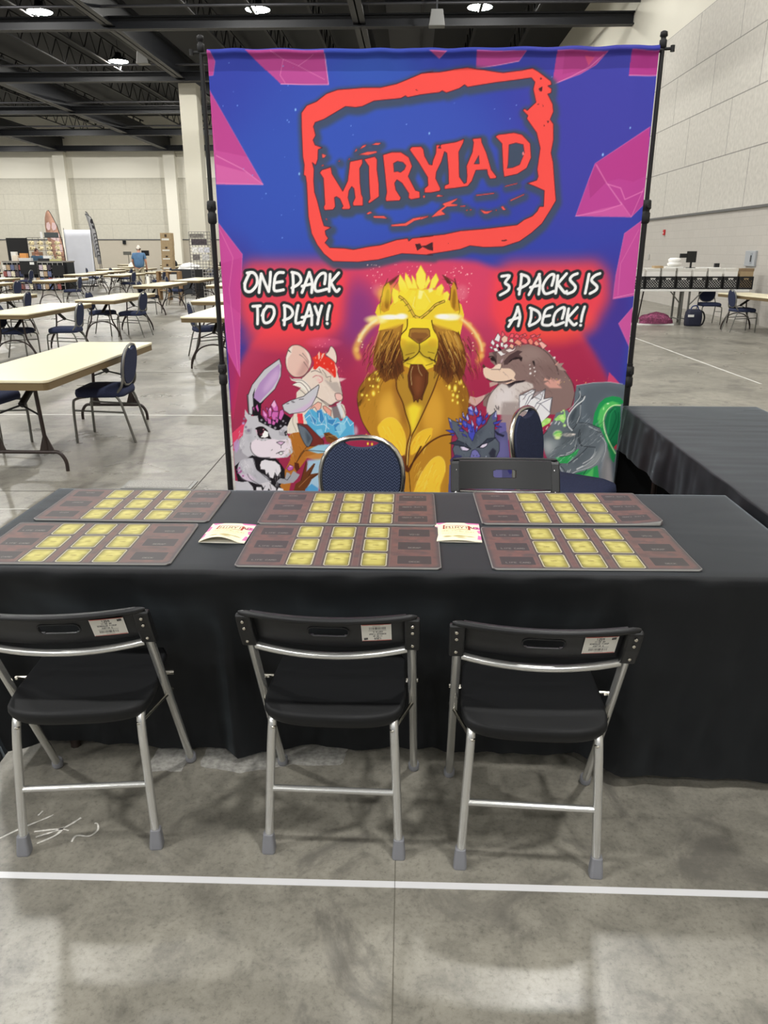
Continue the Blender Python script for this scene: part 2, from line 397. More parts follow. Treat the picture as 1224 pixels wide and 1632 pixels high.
def chevron_mat():
    m = bpy.data.materials.new('navy_woven_fabric'); m.use_nodes = True; nt = m.node_tree; b = nt.nodes['Principled BSDF']; N, Lk = nt.nodes.new, nt.links.new
    tc = N('ShaderNodeTexCoord'); sp = N('ShaderNodeSeparateXYZ'); Lk(tc.outputs['Object'], sp.inputs[0])
    def mt(op, a, v=None):
        n = N('ShaderNodeMath'); n.operation = op
        for i, k in enumerate((a, v)):
            if k is None: continue
            if isinstance(k, float): n.inputs[i].default_value = k
            else: Lk(k, n.inputs[i])
        return n.outputs[0]
    pp = mt('PINGPONG', sp.outputs['X'], .0105)
    up = mt('ADD', sp.outputs['Z'], sp.outputs['Y'])
    fr = mt('FRACT', mt('DIVIDE', mt('ADD', up, pp), .0115))
    on = mt('GREATER_THAN', fr, .66)
    n = N('ShaderNodeTexNoise'); n.inputs['Scale'].default_value = 260; Lk(tc.outputs['Object'], n.inputs['Vector'])
    fac = mt('MULTIPLY', on, mt('ADD', mt('MULTIPLY', n.outputs[0], 1.2), .1))
    x = N('ShaderNodeMix'); x.data_type = 'RGBA'; Lk(fac, x.inputs[0]); x.inputs[6].default_value = (.022, .030, .066, 1); x.inputs[7].default_value = (.10, .125, .20, 1)
    Lk(x.outputs[2], b.inputs['Base Color']); b.inputs['Roughness'].default_value = .9; b.inputs['Specular IOR Level'].default_value = .2
    return m
M_chev = chevron_mat()
M_navy = mat('navy_fabric', (50, 56, 80), .92, var=.15, scale=120, spec=.2)
M_blk = mat('black_cloth', (13, 15, 18), .6, var=.06, scale=40, bump=.05, bscale=500, spec=.3)
for k_, v_ in (('Sheen Weight', .38), ('Sheen Roughness', .35), ('Sheen Tint', (.74, .88, 1, 1))): M_blk.node_tree.nodes['Principled BSDF'].inputs[k_].default_value = v_
M_plas = mat('black_plastic', (22, 23, 25), .42, spec=.45)
M_seat = mat('black_seat_vinyl', (17, 18, 20), .6, bump=.06, bscale=300, spec=.35)
M_silver = mat('silver_paint', (212, 212, 209), .26, .8)
M_chrome = mat('brushed_steel', (205, 200, 188), .25, 1.0)
M_grey = mat('grey_tube', (118, 118, 112), .4, .6)
M_cap = mat('grey_rubber', (122, 123, 128), .55)
M_pole = mat('black_pole', (16, 16, 18), .38)
M_lam = mat('cream_laminate', (238, 229, 196), .32, var=.02, scale=3)
M_edge = mat('tan_edge', (112, 94, 62), .5)
M_brown = mat('brown_tube', (48, 38, 34), .4, .2)
M_white = mat('white_board', (238, 238, 234), .6); M_paper = mat('paper', (230, 228, 220), .6)
M_dark = mat('roof_black', (13, 15, 22), .7); M_steel = mat('roof_steel', (23, 25, 30), .5)
M_kraft = mat('kraft_card', (172, 150, 116), .8, var=.08, scale=14)
M_tapew = mat('white_tape', (214, 214, 216), .45); M_black = mat('black', (14, 14, 16), .6)

# ------------------------------------------------------------------ the hall
XR, YB, XL = 7.8, 70.0, -48.0
struct(MB().add([(XL, -14, 0), (XR, -14, 0), (XR, YB, 0), (XL, YB, 0)], [(0, 1, 2, 3)]).build('floor', M_floor))
W_blk = coursed('painted_block', (186, 181, 173), .426, .213, .86, 'Y', .006, .03)
W_pan = coursed('acoustic_panel', (205, 201, 192), 3.05, 1.285, .45, 'Y', .014, .09, 9)
W_top = mat('cream_paint', (226, 222, 208), .8)
def wall_strip(mb, axis, k, t, a0, a1, z0, z1):
    if axis == 'X': mb.box(k, k + t, a0, a1, z0, z1)
    else: mb.box(a0, a1, k, k + t, z0, z1)
r = struct(MB().box(XR, XR + .3, -14, YB, 0, 2.56).build('wall_right', W_blk))
o = MB().box(XR - .02, XR + .3, -14, YB, 0, 5.14).build('acoustic_panels', W_pan, r); o.location.z = 2.56
MB().box(XR, XR + .3, -14, YB, 7.70, 12).build('upper_wall', W_top, r)
MB().box(XR - .035, XR, -14, YB, 2.51, 2.56).build('trim_rail', mat('rail', (96, 96, 94), .5), r)
W_fb = mat('taupe_paint', (178, 170, 155), .8, var=.02, scale=2)
W_fp = coursed('far_panel', (190, 186, 172), 3.05, 1.21, .8, 'X', .02, .05, 5)
r = struct(MB().box(XL, XR, YB, YB + .3, 0, 2.4).build('wall_back', W_fb))
o = MB().box(XL, XR, YB - .02, YB + .3, 0, 4.9).build('acoustic_panels', W_fp, r); o.location.z = 2.4
MB().box(XL, XR, YB, YB + .3, 7.3, 12.2).build('upper_wall', W_top, r)
MB().box(XL, XR, YB - .04, YB, 2.33, 2.42).build('trim_rail', MT['rail'], r)
for x in (-39.6, -30.2, -20.85):
    struct(MB().box(x, x + .95, YB - .55, YB, 0, 9.6).build('pillar', W_top))
struct(MB().box(-11.55, -10.68, 42.0, 42.87, 0, 9.3).build('pillar', W_top, bevel=.02))
# roof: deck, girders along the hall every 9.1 m, cross beams, joists
struct(MB().box(XL, XR, -14, YB, 12.0, 12.3).build('ceiling', M_dark))
def ibeam(axis, k, a0, a1, z, h, w_, name='ceiling_beam'):
    m = MB()
    for dx, zz, hh in ((w_, z, .05), (.05, z, h), (w_, z + h - .05, .05)):
        if axis == 'Y': m.box(k - dx/2, k + dx/2, a0, a1, zz, zz + hh)
        else: m.box(a0, a1, k - dx/2, k + dx/2, zz, zz + hh)
    return struct(m.build(name, M_steel))
for x in (-38.4, -29.4, -20.3, -11.15, -2.0): ibeam('Y', x, -14, YB, 9.3, 1.1, .45)
for y in (22.9, 32.0, 41.15, 50.3, 59.4, 68.5): ibeam('X', y, XL, XR, 9.2, .42, .35)
M_joist = mat('joist_black', (10, 11, 16), .6)
def joist(x):
    m = MB(); m.box(x - .06, x + .06, -14, YB, 10.6, 10.66); m.box(x - .06, x + .06, -14, YB, 11.6, 11.66)
    y = 14.0
    while y < YB - 1:
        m.tube([(x, y, 10.63), (x, y + .8, 11.63)], .03, 4, cap=False); m.tube([(x, y + .8, 11.63), (x, y + 1.6, 10.63)], .03, 4, cap=False); y += 1.6
    struct(m.build('roof_joist', M_joist))
for x in (-36, -33.5, -27, -24.6, -22.4, -18, -15.7, -13.4, -9, -6.5, -4.2, .3, 2.6, 4.9): joist(x)
def cross_rod(y, z):
    struct(MB().tube([(XL, y, z), (XR, y, z)], .05, 6).build('sprinkler_pipe', mat('pipe', (66, 66, 70), .4, .3)))
for y, z in ((31.2, 9.75), (40.3, 9.75), (49.5, 9.7), (58.6, 9.7)): cross_rod(y, z)
struct(MB().box(-1.2, .9, 36.0, 44.0, 11.0, 11.6).build('roof_duct', mat('duct', (40, 42, 48), .5)))

lamp = thing('high_bay_lamp', 'glowing ceiling lamp over the left, nearer row', 'lamp', (-15.65, 36.6, 10.98))
MB().lathe([(.12, .42), (.16, .40), (.2, .22), (.50, .08), (.53, 0), (.50, 0)], n=20).build('housing', mat('lamp_housing', (60, 62, 66), .4, .6), lamp)
M_glow = mat('lamp_glow', (255, 252, 244), .5, emit=LAMP_W / (PI * .78) / 1.0)
MB().lathe([(.5, .012), (.5, -.004)], n=24).build('diffuser', M_glow, lamp)
MB().tube([(0, 0, .42), (0, 0, 1.2)], .015, 6).build('hanger', M_steel, lamp)
dup(lamp, (-6.5, 36.6, 10.98), 0, 'glowing ceiling lamp above the left half of the banner')
dup(lamp, (2.65, 36.6, 10.98), 0, 'glowing ceiling lamp above the right half of the banner')
dup(lamp, (-15.65, 45.7, 11.0), 0, 'small distant glowing ceiling lamp near the white column')
def speaker(x, y, z, lab):
    t = thing('ceiling_speaker', lab, 'speaker', (x, y, z))
    MB().prism([(-.28, 0), (.28, 0), (.2, .5), (-.2, .5)], lambda a, b, d: (a, d, b), -.2, .2).build('cabinet', mat('speaker_grey', (120, 120, 118), .5), t, bevel=.02)
    MB().box(-.03, .03, -.03, .03, .5, 1.1).build('bracket', M_steel, t)
speaker(-11.9, 38.0, 9.3, 'small pale speaker box hanging under the left girder')
speaker(.75, 30.5, 8.85, 'small grey speaker box hanging above the banner top')
# ------------------------------------------------------------------ floor marks
def strip(name, pts, wd, m, label, cat='floor marking', z=.0015):
    mb = MB(); P = [Vector((x, y, 0)) for x, y in pts]; L_, R_ = [], []
    for i, p in enumerate(P):
        d = (P[min(i+1, len(P)-1)] - P[max(i-1, 0)]).normalized(); n = Vector((-d.y, d.x, 0)) * wd / 2
        L_.append(p + n); R_.append(p - n)
    k = len(P); vs = [(q.x, q.y, zz) for zz in (.0002, z) for q in L_ + R_]
    fs = []
    for i in range(k - 1):
        a, b, c, d = i, i+1, k+i+1, k+i
        fs += [(a + 2*k, b + 2*k, c + 2*k, d + 2*k), (d, c, b, a), (a, b, b + 2*k, a + 2*k), (d + 2*k, c + 2*k, c, d)]
    fs += [(0, k, 3*k, 2*k), (k-1, 2*k-1, 4*k-1, 3*k-1)]
    return tag(mb.add(vs, fs).build(name, m), label, cat)
strip('floor_tape', [(-2.6, 1.638), (-1, 1.646), (.3, 1.65), (1.6, 1.648), (3.0, 1.65)], .022, M_tapew, 'long white tape line on concrete in front of the folding chairs', 'tape')
M_joint = mat('saw_cut', (70, 68, 62), .9); M_faint = mat('faint_joint', (98, 94, 82), .9); M_paint = mat('thin_white_paint', (205, 204, 198), .6)
for pts, wd, lab, m in (
    ([(-12, 7.70), (-1.4, 7.80)], .03, 'thin white line on floor just beyond the nearest cream table', M_paint),
    ([(-3.2, 4.72), (-1.8, 4.78)], .012, 'short white line beside the left edge of the black table', M_paint),
    ([(4.30, 16.2), (4.47, 10.0)], .03, 'thin white line running back towards the crate table', M_paint),
    ([(-6, 5.05), (1.2, 5.25)], .006, 'saw cut joint crossing the floor behind the banner', M_joint),
    ([(-1.55, 5.2), (-1.75, 26)], .008, 'saw cut joint running back along left side of banner', M_joint),
    ([(2.35, 4.2), (1.75, 12)], .01, 'saw cut joint running back beyond the bare black table', M_joint),
    ([(-.02, .2), (-.03, 1.95)], .0016, 'fine saw cut joint in the foreground concrete', M_faint),
    ([(-9, 10.6), (-1.4, 10.7)], .012, 'saw cut joint crossing the floor between cream tables', M_joint)):
    strip('floor_line', pts, wd, m, lab)
strip('tape_scrap', [(-3.45, 11.6), (-3.36, 11.9)], .05, M_paint, 'short white tape scrap on open floor left of banner', 'tape')
M_chalk = mat('chalk', (205, 203, 196), .95, var=.25, scale=90)
ck = MB()
def chalk(pts, wd=.006):
    P = bez([(x, y, 0) for x, y in pts], 6); vs, fs = [], []
    for i, p in enumerate(P):
        d = (P[min(i+1, len(P)-1)] - P[max(i-1, 0)]).normalized(); n = Vector((-d.y, d.x, 0)) * wd * (.5 + .4 * noise.noise(p * 60))
        vs += [(p.x + n.x, p.y + n.y, .0012), (p.x - n.x, p.y - n.y, .0012)]
    fs = [(2*i, 2*i+1, 2*i+3, 2*i+2) for i in range(len(P) - 1)]
    ck.add(vs, fs)
for pts in ([(-1.19, 1.78), (-1.15, 1.82), (-1.09, 1.87), (-1.075, 1.885)], [(-1.085, 1.79), (-1.02, 1.83), (-.985, 1.875)], [(-1.10, 1.812), (-1.03, 1.825), (-1.0, 1.82)], [(-1.07, 1.765), (-1.03, 1.80), (-1.02, 1.835)], [(-.972, 1.775), (-.968, 1.80), (-.93, 1.80), (-.915, 1.825), (-.925, 1.85), (-.935, 1.853)], [(-1.115, 1.90), (-1.12, 1.88)]):
    chalk(pts)
tag(ck.build('chalk_scribble', M_chalk), 'white chalk scribble on concrete under the leftmost folding chair', 'chalk mark')
M_resid = mat('tape_residue', (158, 156, 150), .8, var=.3, scale=60)
def patch(poly, lab):
    g = random.Random(len(poly)); pts = []
    for i, (x, y) in enumerate(poly):
        x2, y2 = poly[(i+1) % len(poly)]
        for k in range(6): t = k / 6; pts.append((x + (x2-x)*t + g.uniform(-.005, .005), y + (y2-y)*t + g.uniform(-.005, .005)))
    tag(MB().prism(pts, lambda a, b, d: (a, b, d), .0002, .0012).build('tape_residue', M_resid), lab, 'tape residue')
patch([(-.86, 2.10), (-.74, 2.105), (-.735, 2.26), (-.86, 2.26)], 'pale patch of old tape right of the brown table foot')
patch([(-.69, 2.13), (-.55, 2.10), (-.38, 2.15), (-.22, 2.15), (-.2, 2.26), (-.69, 2.26)], 'long pale strip of old tape by cloth hem between two chairs')
h = thing('floor_box', 'metal floor box cover set in concrete behind black table', 'floor box', (-1.825, 5.32, 0))
MB().box(-.255, .255, -.1, .1, .0, .006).build('rim', mat('hatch_rim', (150, 150, 146), .4, .5), h)
MB().box(-.23, .23, -.08, .08, .005, .009).build('cover', mat('hatch', (158, 156, 150), .6, .2, var=.35, scale=120), h)

# ------------------------------------------------------------------ folding tables of the hall
def table_parts(root, style):
    Lh, Wh = 1.2, .38
    top_ = MB().prism(rrect(2*Wh, 2*Lh, .05, 4), lambda a, b, d: (a, b, d), .722, .742).build('tabletop', M_lam, root, bevel=.004)
    MB().prism(rrect(2*Wh - .012, 2*Lh - .012, .045, 4), lambda a, b, d: (a, b, d), .668, .722).build('edge_band', M_edge, top_)
    for s in (-1, 1):
        y = s * (Lh - .25); m = MB()
        if style == 'foot':
            for k in (-1, 1):
                m.tube([(k*.16, y, .68), (k*.19, y, .17)], .016, 8)
                m.prism([(k*.13, .15), (k*.25, .15), (k*.195, .29), (k*.175, .29)], lambda a, b, d: (a, y + d, b), -.006, .006)
            m.tube(bez([(-.33, y, .0), (-.325, y, .08), (-.28, y, .145), (-.2, y, .15), (0, y, .15), (.2, y, .15), (.28, y, .145), (.325, y, .08), (.33, y, 0)], 4), .015, 8)
        else:
            for k in (-1, 1):
                m.tube(bez([(k*.17, y, .68), (k*.18, y, .5), (k*.2, y, .36), (k*.26, y, .24), (k*.32, y, .12), (k*.335, y, 0)], 4), .014, 8)
            m.tube(bez([(-.325, y, .06), (-.27, y, .2), (-.17, y, .3), (0, y, .34), (.17, y, .3), (.27, y, .2), (.325, y, .06)], 5), .011, 6)
        lg = m.build('leg', M_brown, root)
        b = MB(); b.tube([(0, y - s*.42, .67), (0, y - s*.08, .5)], .026, 6); b.tube([(0, y - s*.08, .5), (.17, y, .44)], .008, 5); b.tube([(0, y - s*.08, .5), (-.17, y, .44)], .008, 5)
        b.build('brace', M_black, lg)
TG = 'cream folding tables across the hall'
tA = thing('folding_table', 'nearest cream folding table with brown legs, left of the banner', 'table', (-2.985, 6.62, 0), 0, TG); table_parts(tA, 'foot')
tB = thing('folding_table', 'second cream table back in the left row, behind the nearest one', 'table', (-5.92, 12.43, 0), 0, TG); table_parts(tB, 'arch')
for x, y, lab in ((-5.82, 15.6, 'cream table with a navy chair on either long side, left of the aisle'), (-2.82, 12.0, 'cream table cut by the left banner pole, nearer of two'), (-3.62, 15.4, 'cream table cut by the left banner pole, farther of two'),
    (-8.2, 15.25, 'cream table at left edge behind the second row'), (-6.72, 21.3, 'bare cream table in front of the cardboard boxes'), (-6.72, 24.9, 'cream table in front of the right black gridwall'),
    (-4.9, 21.5, 'cream table edge just left of the banner pole, far back'), (-10.8, 24.4, 'cream table in front of the magazine rack'), (-12.3, 30.0, 'cream table at the foot of the white banner stand'),
    (-11.5, 21.0, 'cream table end at the left edge, below the stall counter'), (-13.1, 24.5, 'cream table end at the left edge, close under the stall'), (-16.8, 30.6, 'cream table at left edge right beneath the stall'),
    (-10.6, 29.4, 'far cream table right of the white banner stand, nearest of its cluster')):
    dup(tB, (x, y, 0), 0, lab)
for x, y in ((-12.7, 33.2), (-10.3, 32.9), (-8.9, 32.9), (-14.1, 37.6), (-12.75, 37.6), (-9.6, 37.4), (-14.9, 42.5), (-12.6, 42.3), (-10.2, 42.6), (-17.0, 48.2), (-14.4, 48.0), (-11.9, 48.2)):
    dup(tB, (x, y, 0), 0, 'far cream table in the crowded rows below the man in blue', 'far cream tables in crowded rows')
dup(tB, (7.1, 16.2, 0), rad(10), 'cream table end at the right edge beside the crate table')

# ------------------------------------------------------------------ banquet chairs
def banquet(label, loc, rz, M_back=None, near=False):
    t = thing('banquet_chair', label, 'chair', loc, rz, 'navy banquet chairs')
    n = 28 if near else 16
    fabric = M_back or M_navy
    def tilt(x, y, z): return (x, -.205 - (z - .46) * .16 + y, z)        # the back leans away from the seat
    oval = [(.0 + .180 * math.copysign(abs(math.cos(a)) ** .8, math.cos(a)), .665 + .172 * math.copysign(abs(math.sin(a)) ** .9, math.sin(a))) for a in [2*PI*i/n for i in range(n)]]
    pad = []
    for a in [2*PI*i/64 for i in range(64)]:
        x, z = .174 * math.copysign(abs(math.cos(a)) ** .8, math.cos(a)), .665 + .167 * math.copysign(abs(math.sin(a)) ** .9, math.sin(a))
        if z > .7 and abs(x) < .082: z = min(z, .826 - .030 * math.sqrt(max(0, 1 - (x / .082) ** 2)))
        pad.append((x, z))
    MB().prism(pad, lambda a, b, d: tilt(a, d, b), -.016, .022, smooth=False).build('backrest', fabric, t, bevel=.004)
    f = MB()
    f.tube([tilt(x * 1.02, 0, .665 + (z - .665) * 1.03) for x, z in oval], .013 if near else .012, 8, closed=True)
    f.build('back_frame', M_chrome if near else mat('chair_frame', (128, 128, 124), .38, .55), t)
    m = MB(); q = rrect(.44, .43, .09, 5, 0, .0)
    k = len(q); rings = [(1, .405), (1.02, .43), (.99, .462), (.85, .478), (.4, .482)]
    vs = [(x * s, y * s, z) for s, z in rings for x, y in q]; fs = [tuple(range(k))[::-1], tuple(range(4*k, 5*k))]
    for i in range(4): fs += [(i*k + j, i*k + (j+1) % k, (i+1)*k + (j+1) % k, (i+1)*k + j) for j in range(k)]
    m.add(vs, fs, True).build('seat', M_navy, t)
    for s in (-1, 1):
        MB().tube(bez([(s*.15, .1, .4), (s*.2, .19, .39), (s*.215, .22, .33), (s*.215, .225, 0)], 4), .0115, 8).build('leg', M_grey, t)
        MB().tube(bez([tilt(s*.165, 0, .60), tilt(s*.19, 0, .5), (s*.2, -.16, .42), (s*.205, -.2, .34), (s*.21, -.29, 0)], 4), .0115, 8).build('leg', M_grey, t)
        MB().tube([(s*.213, .222, .29), (s*.207, -.215, .27)], .008, 6).build('stretcher', M_grey, t)
    return t
c0 = banquet('navy banquet chair on the right side of the nearest cream table', (-2.74, 6.80, 0), rad(92))
for x, y, r, lab in (
    (-3.62, 6.40, -95, 'navy banquet chair seat showing at the left edge by the nearest cream table'),
    (-5.40, 12.12, 95, 'navy banquet chair at right side of the second left table'),
    (-6.08, 11.90, -90, 'navy banquet chair with seat under the second left table, facing right'),
    (-7.78, 15.36, 96, 'navy chair back in front of the left edge table, second row'),
    (-10.6, 20.7, 85, 'navy chair back at far left, above the white paper heap'),
    (-15.1, 30.9, 90, 'small navy chair back in front of the magazine rack at left'),
    (-10.2, 23.7, 95, 'navy chair pulled to the table before the magazine rack'),
    (-13.85, 34.5, -80, 'small dark chair in profile against the white banner stand'),
    (-5.46, 15.32, 84, 'navy chair at the right of the double chair table, back fully seen'),
    (-6.12, 15.5, -92, 'navy chair on the far side of the double chair table, facing right'),
    (-6.90, 20.75, -90, 'dark chair under the bare table before the cardboard boxes'),
    (-7.15, 24.0, -85, 'dark chair left of the table before the black gridwall'),
    (-10.35, 28.9, 85, 'navy chair with white tag in the aisle below the man in blue'),
    (-9.95, 31.2, 90, 'grey chair back beside the brown shelf below the cardboard boxes'),
    (-8.9, 35.6, 0, 'rounded white topped chair beside the cardboard boxes'),
    (-3.22, 12.35, -62, 'navy chair turned half away under the table by the left banner pole'),
    (6.83, 16.65, -88, 'navy chair at the right edge table, facing right'),
    (6.75, 18.3, 178, 'navy chair under the crate table, facing the aisle'),
    (-12.2, 33.9, 90, 'dark chair among the crowded far tables'), (-13.0, 35.0, -90, 'dark chair among the crowded far tables'), (-10.9, 35.2, 90, 'dark chair among the crowded far tables')):
    dup(c0, (x, y, 0), rad(r), lab, 'navy banquet chairs')
banquet('navy patterned banquet chair with silver frame behind black table, before golden beast', (-.215, 3.07, 0), rad(180), M_chev, True)
banquet('navy banquet chair turned sideways behind the black folding chair', (.82, 3.88, 0), rad(-122), None, True)

# ------------------------------------------------------------------ folding chairs
def folding(label, loc, rz, sticker=None, flip=False):
    t = thing('folding_chair', label, 'chair', loc, rz, 'black folding chairs')
    BH = .752
    def up(z): return -.21 + .40 * (1 - z / BH)        # y along the upright, front foot at z = 0
    R = .0125
    for s in (-1, 1):
        fl = MB().tube([(s*.219, up(0.012), .012), (s*.217, up(.3), .3), (s*.214, up(.64), .64), (s*.212, up(.72), .72)], R, 10).build('leg', M_silver, t)
        MB().lathe([(.0145, .0), (.018, .006), (.018, .022), (.0155, .03), (.0135, .03)], s*.219, up(.012), 12).build('foot_cap', M_cap, fl)
        rl = MB().tube(bez([(s*.186, -.205, .012), (s*.178, -.185, .2), (s*.169, -.160, .385), (s*.168, -.12, .415), (s*.168, .0, .42), (s*.168, .08, .424)], 4), R, 10).build('leg', M_silver, t)
        m = MB(); q = rrect(.036, .034, .008, 3)
        k = len(q); rings = [(1.0, 0), (1.05, .004), (1.0, .02), (.82, .055), (.8, .058)]
        m.add([(s*.186 + x*a, -.207 + y*a + z*.09, z) for a, z in rings for x, y in q], [tuple(range(k))[::-1], tuple(range(4*k, 5*k))] + [(i*k+j, i*k+(j+1) % k, (i+1)*k+(j+1) % k, (i+1)*k+j) for i in range(4) for j in range(k)])
        m.build('foot_cap', M_cap, rl)
        b = MB(); b.tube([(s*.165, -.165, .385), (s*.226, -.0, .392)], .005, 6); b.lathe([(.007, .385), (.008, .388), (.007, .392)], s*.165, -.165, 8)
        b.tube([(s*.196, .02, .437), (s*.23, .02, .437)], .007, 8); b.tube([(s*.2, up(.455)+.01, .47), (s*.2, .03, .425)], .004, 5)
        b.build('hinge', M_chrome, t)
        # plastic end of the back, wrapped round the upright, with three rivets
        e = MB(); prof = [(.757, .0), (.75, -.012), (.69, -.018), (.64, -.016), (.63, -.004), (.635, .016), (.69, .018), (.752, .014)]
        e.prism([(up(z) + d - .002, z) for z, d in prof], lambda a, b, d: (d, a, b), s*.196, s*.236)
        be = e.build('back_end', M_plas, t, bevel=.006)
        v = MB()
        for z in (.735, .71, .659):
            v.lathe([(.0045, -.002), (.0045, .0015), (.003, .0025)], 0, 0, 10)
            n = 30
            for i in range(len(v.v) - 30 - 0, len(v.v)):
                x, y, zz = v.v[i]
                v.v[i] = (s*.217 + x, up(z) - .021 - zz, z + y)
        v.build('rivet', M_chrome, be)
    MB().tube([(-.18, -.185, .20), (.18, -.185, .20)], .0095, 8).build('crossbar', M_silver, t)
    # back panel: bowed plastic sheet with rolled top rim and grip slot
    def bow(x): return -.024 * (1 - (x / .205) ** 2)
    mb = MB(); xs = [-.2 + .4 * i / 40 for i in range(41)]; zs = [.643, .66, .68, .685, .688, .716, .719, .73, .744, .756]
    def inslot(x, z): return abs(x) < .052 and .685 < z < .719 and (abs(x) < .042 or .688 < z < .716)
    idx = {}
    V, Fc = [], []
    for d in (0, 1):
        for j, z in enumerate(zs):
            for i, x in enumerate(xs):
                rim = .010 * max(0, (z - .736) / .02) ** 2
                idx[d, j, i] = len(V); V.append((x, up(z) + bow(x) + .008 + d * .007 - rim * (1 - d) + 0, z + .004 * (x / .2) ** 2))
    solid = lambda j, i: 0 <= j < len(zs) - 1 and 0 <= i < 40 and not inslot((xs[i] + xs[i+1]) / 2, (zs[j] + zs[j+1]) / 2)
    for j in range(len(zs) - 1):
        for i in range(40):
            if not solid(j, i): continue
            Fc += [(idx[0,j,i], idx[0,j,i+1], idx[0,j+1,i+1], idx[0,j+1,i]), (idx[1,j+1,i], idx[1,j+1,i+1], idx[1,j,i+1], idx[1,j,i])]
            for (dj, di), (a, b) in (((-1, 0), ((j, i), (j, i+1))), ((1, 0), ((j+1, i+1), (j+1, i))), ((0, -1), ((j+1, i), (j, i))), ((0, 1), ((j, i+1), (j+1, i+1)))):
                if not solid(j + dj, i + di): Fc.append((idx[0, a[0], a[1]], idx[1, a[0], a[1]], idx[1, b[0], b[1]], idx[0, b[0], b[1]]))
    mb.add(V, Fc, False)
    back = mb.build('backrest', M_plas, t, bevel=.002)
    rim = MB(); rim.tube([(x, up(.756) + bow(x) - .008, .755 + .004 * (x / .2) ** 2) for x in [-.228, -.222, -.21] + xs[1:-1] + [.21, .222, .228]], [.003, .006, .0085] + [.0085] * 39 + [.0085, .006, .003], 8)
    rim.build('back_rim', M_plas, back)
    sl = MB(); ring = rrect(.106, .035, .015, 5, 0, .702)
    sl.tube([(x, up(z) + bow(x) + .007, z) for x, z in ring], .0022, 6, closed=True); sl.build('grip_rim', M_plas, back)
    MB().tube([(x, up(.635) + bow(x) * 1.15 - .006, .635 - .012 * (1 - (x / .2) ** 2)) for x in xs], .0105, 8).build('back_bar', M_silver, t)
    # seat: thin moulded pan, rounded towards the back, on a lower shell
    def outline(k):
        o = [(-.175*k, .155), (.175*k, .155), (.19*k, .12), (.197*k, -.06), (.195*k, -.11)]
        o += [(.192*k * math.copysign(abs(math.cos(a)) ** .7, math.cos(a)), -.125 - .075 * math.sin(a) ** .75) for a in [PI*i/20 for i in range(1, 20)]] + [(-.195*k, -.11), (-.197*k, -.06), (-.19*k, .12)]
        return o
    q = outline(1); k = len(q); m = MB(); rings = [(.93, .405), (.975, .418), (1.0, .432), (1.0, .444), (.985, .449), (.955, .4495), (.9, .4485), (.5, .446)]
    m.add([(x*a, y*a, z) for a, z in rings for x, y in q], [tuple(range(k))[::-1], tuple(range(7*k, 8*k))] + [(i*k+j, i*k+(j+1) % k, (i+1)*k+(j+1) % k, (i+1)*k+j) for i in range(7) for j in range(k)], True)
    m.build('seat', [M_seat], t)
    if sticker is not None:
        cx, hw, hh = sticker; zc = .70
        def put(u, v):
            a, b = (1 - u, v) if not flip else (u, 1 - v)
            if not flip: a = u
            else: a = 1 - u; b = 1 - v
            x = cx + (a - .5) * 2 * hw; z = zc + (.5 - b) * 2 * hh
            return x, -.21 + .40 * (1 - z / .752) - .024 * (1 - (x / .205) ** 2) + .0058, z
        s = printed('sticker', STICKER, put, t, MT['print_paper'])
        s['label'] = 'white paper sticker with printed number and barcode'
    return t
STICKER = Ink(168, 96, 1.0); STICKER.a[:] = (.86, .85, .82)
ink = (.16, .16, .17)
STICKER.fill([(0, 0), (168, 0), (168, 4), (0, 5)], (.72, .36, .33)); STICKER.fill([(0, 92), (168, 90), (168, 96), (0, 96)], (.72, .36, .33), .8); STICKER.line([(2, 0), (2, 96)], 3, (.93, .92, .9)); STICKER.line([(166, 0), (166, 96)], 3, (.93, .92, .9))
for txt, y, h_, wd in (('1259', 9, 11, 2.2), ('11:00 AM', 25, 7, 1.5), ('SCHEDULED PICKUP', 37, 6.5, 1.4), ('JUSTIN S.', 49, 7.5, 1.5)):
    write(STICKER, txt, 78 - wide(txt, h_) / 2, y, h_, ink, wd)
STICKER.line([(30, 61), (128, 60)], 1, ink)
g = random.Random(4); x = 32
while x < 126:
    b_ = g.choice((1.2, 2, 3)); STICKER.fill([(x, 66), (x + b_, 66), (x + b_, 80), (x, 80)], ink); x += b_ + g.choice((1.5, 2.2, 4))
STICKER.line([(62, 86), (104, 86)], 1.6, (.45, .44, .42))
STICKER.fill([(134, 8), (156, 7), (156, 19), (134, 20)], ink)
for a, b_ in ((137, 10), (142, 14), (148, 11), (151, 16)): STICKER.fill([(a, b_), (a+3, b_), (a+3, b_+2), (a, b_+2)], (.8, .79, .77))
folding('leftmost black folding chair in front of the clothed table, slightly turned', (-.925, 1.955, 0), rad(6), (.124, .042, .032))
folding('middle black folding chair in front of the clothed table, sticker upside down', (-.20, 1.965, 0), rad(-1.5), (.124, .038, .032), True)
folding('rightmost black folding chair in front of the clothed table, sticker upright', (.349, 1.92, 0), rad(-3), (.140, .042, .032))
folding('black folding chair behind the clothed table, in front of the purple imp print', (.415, 3.06, 0), rad(180))

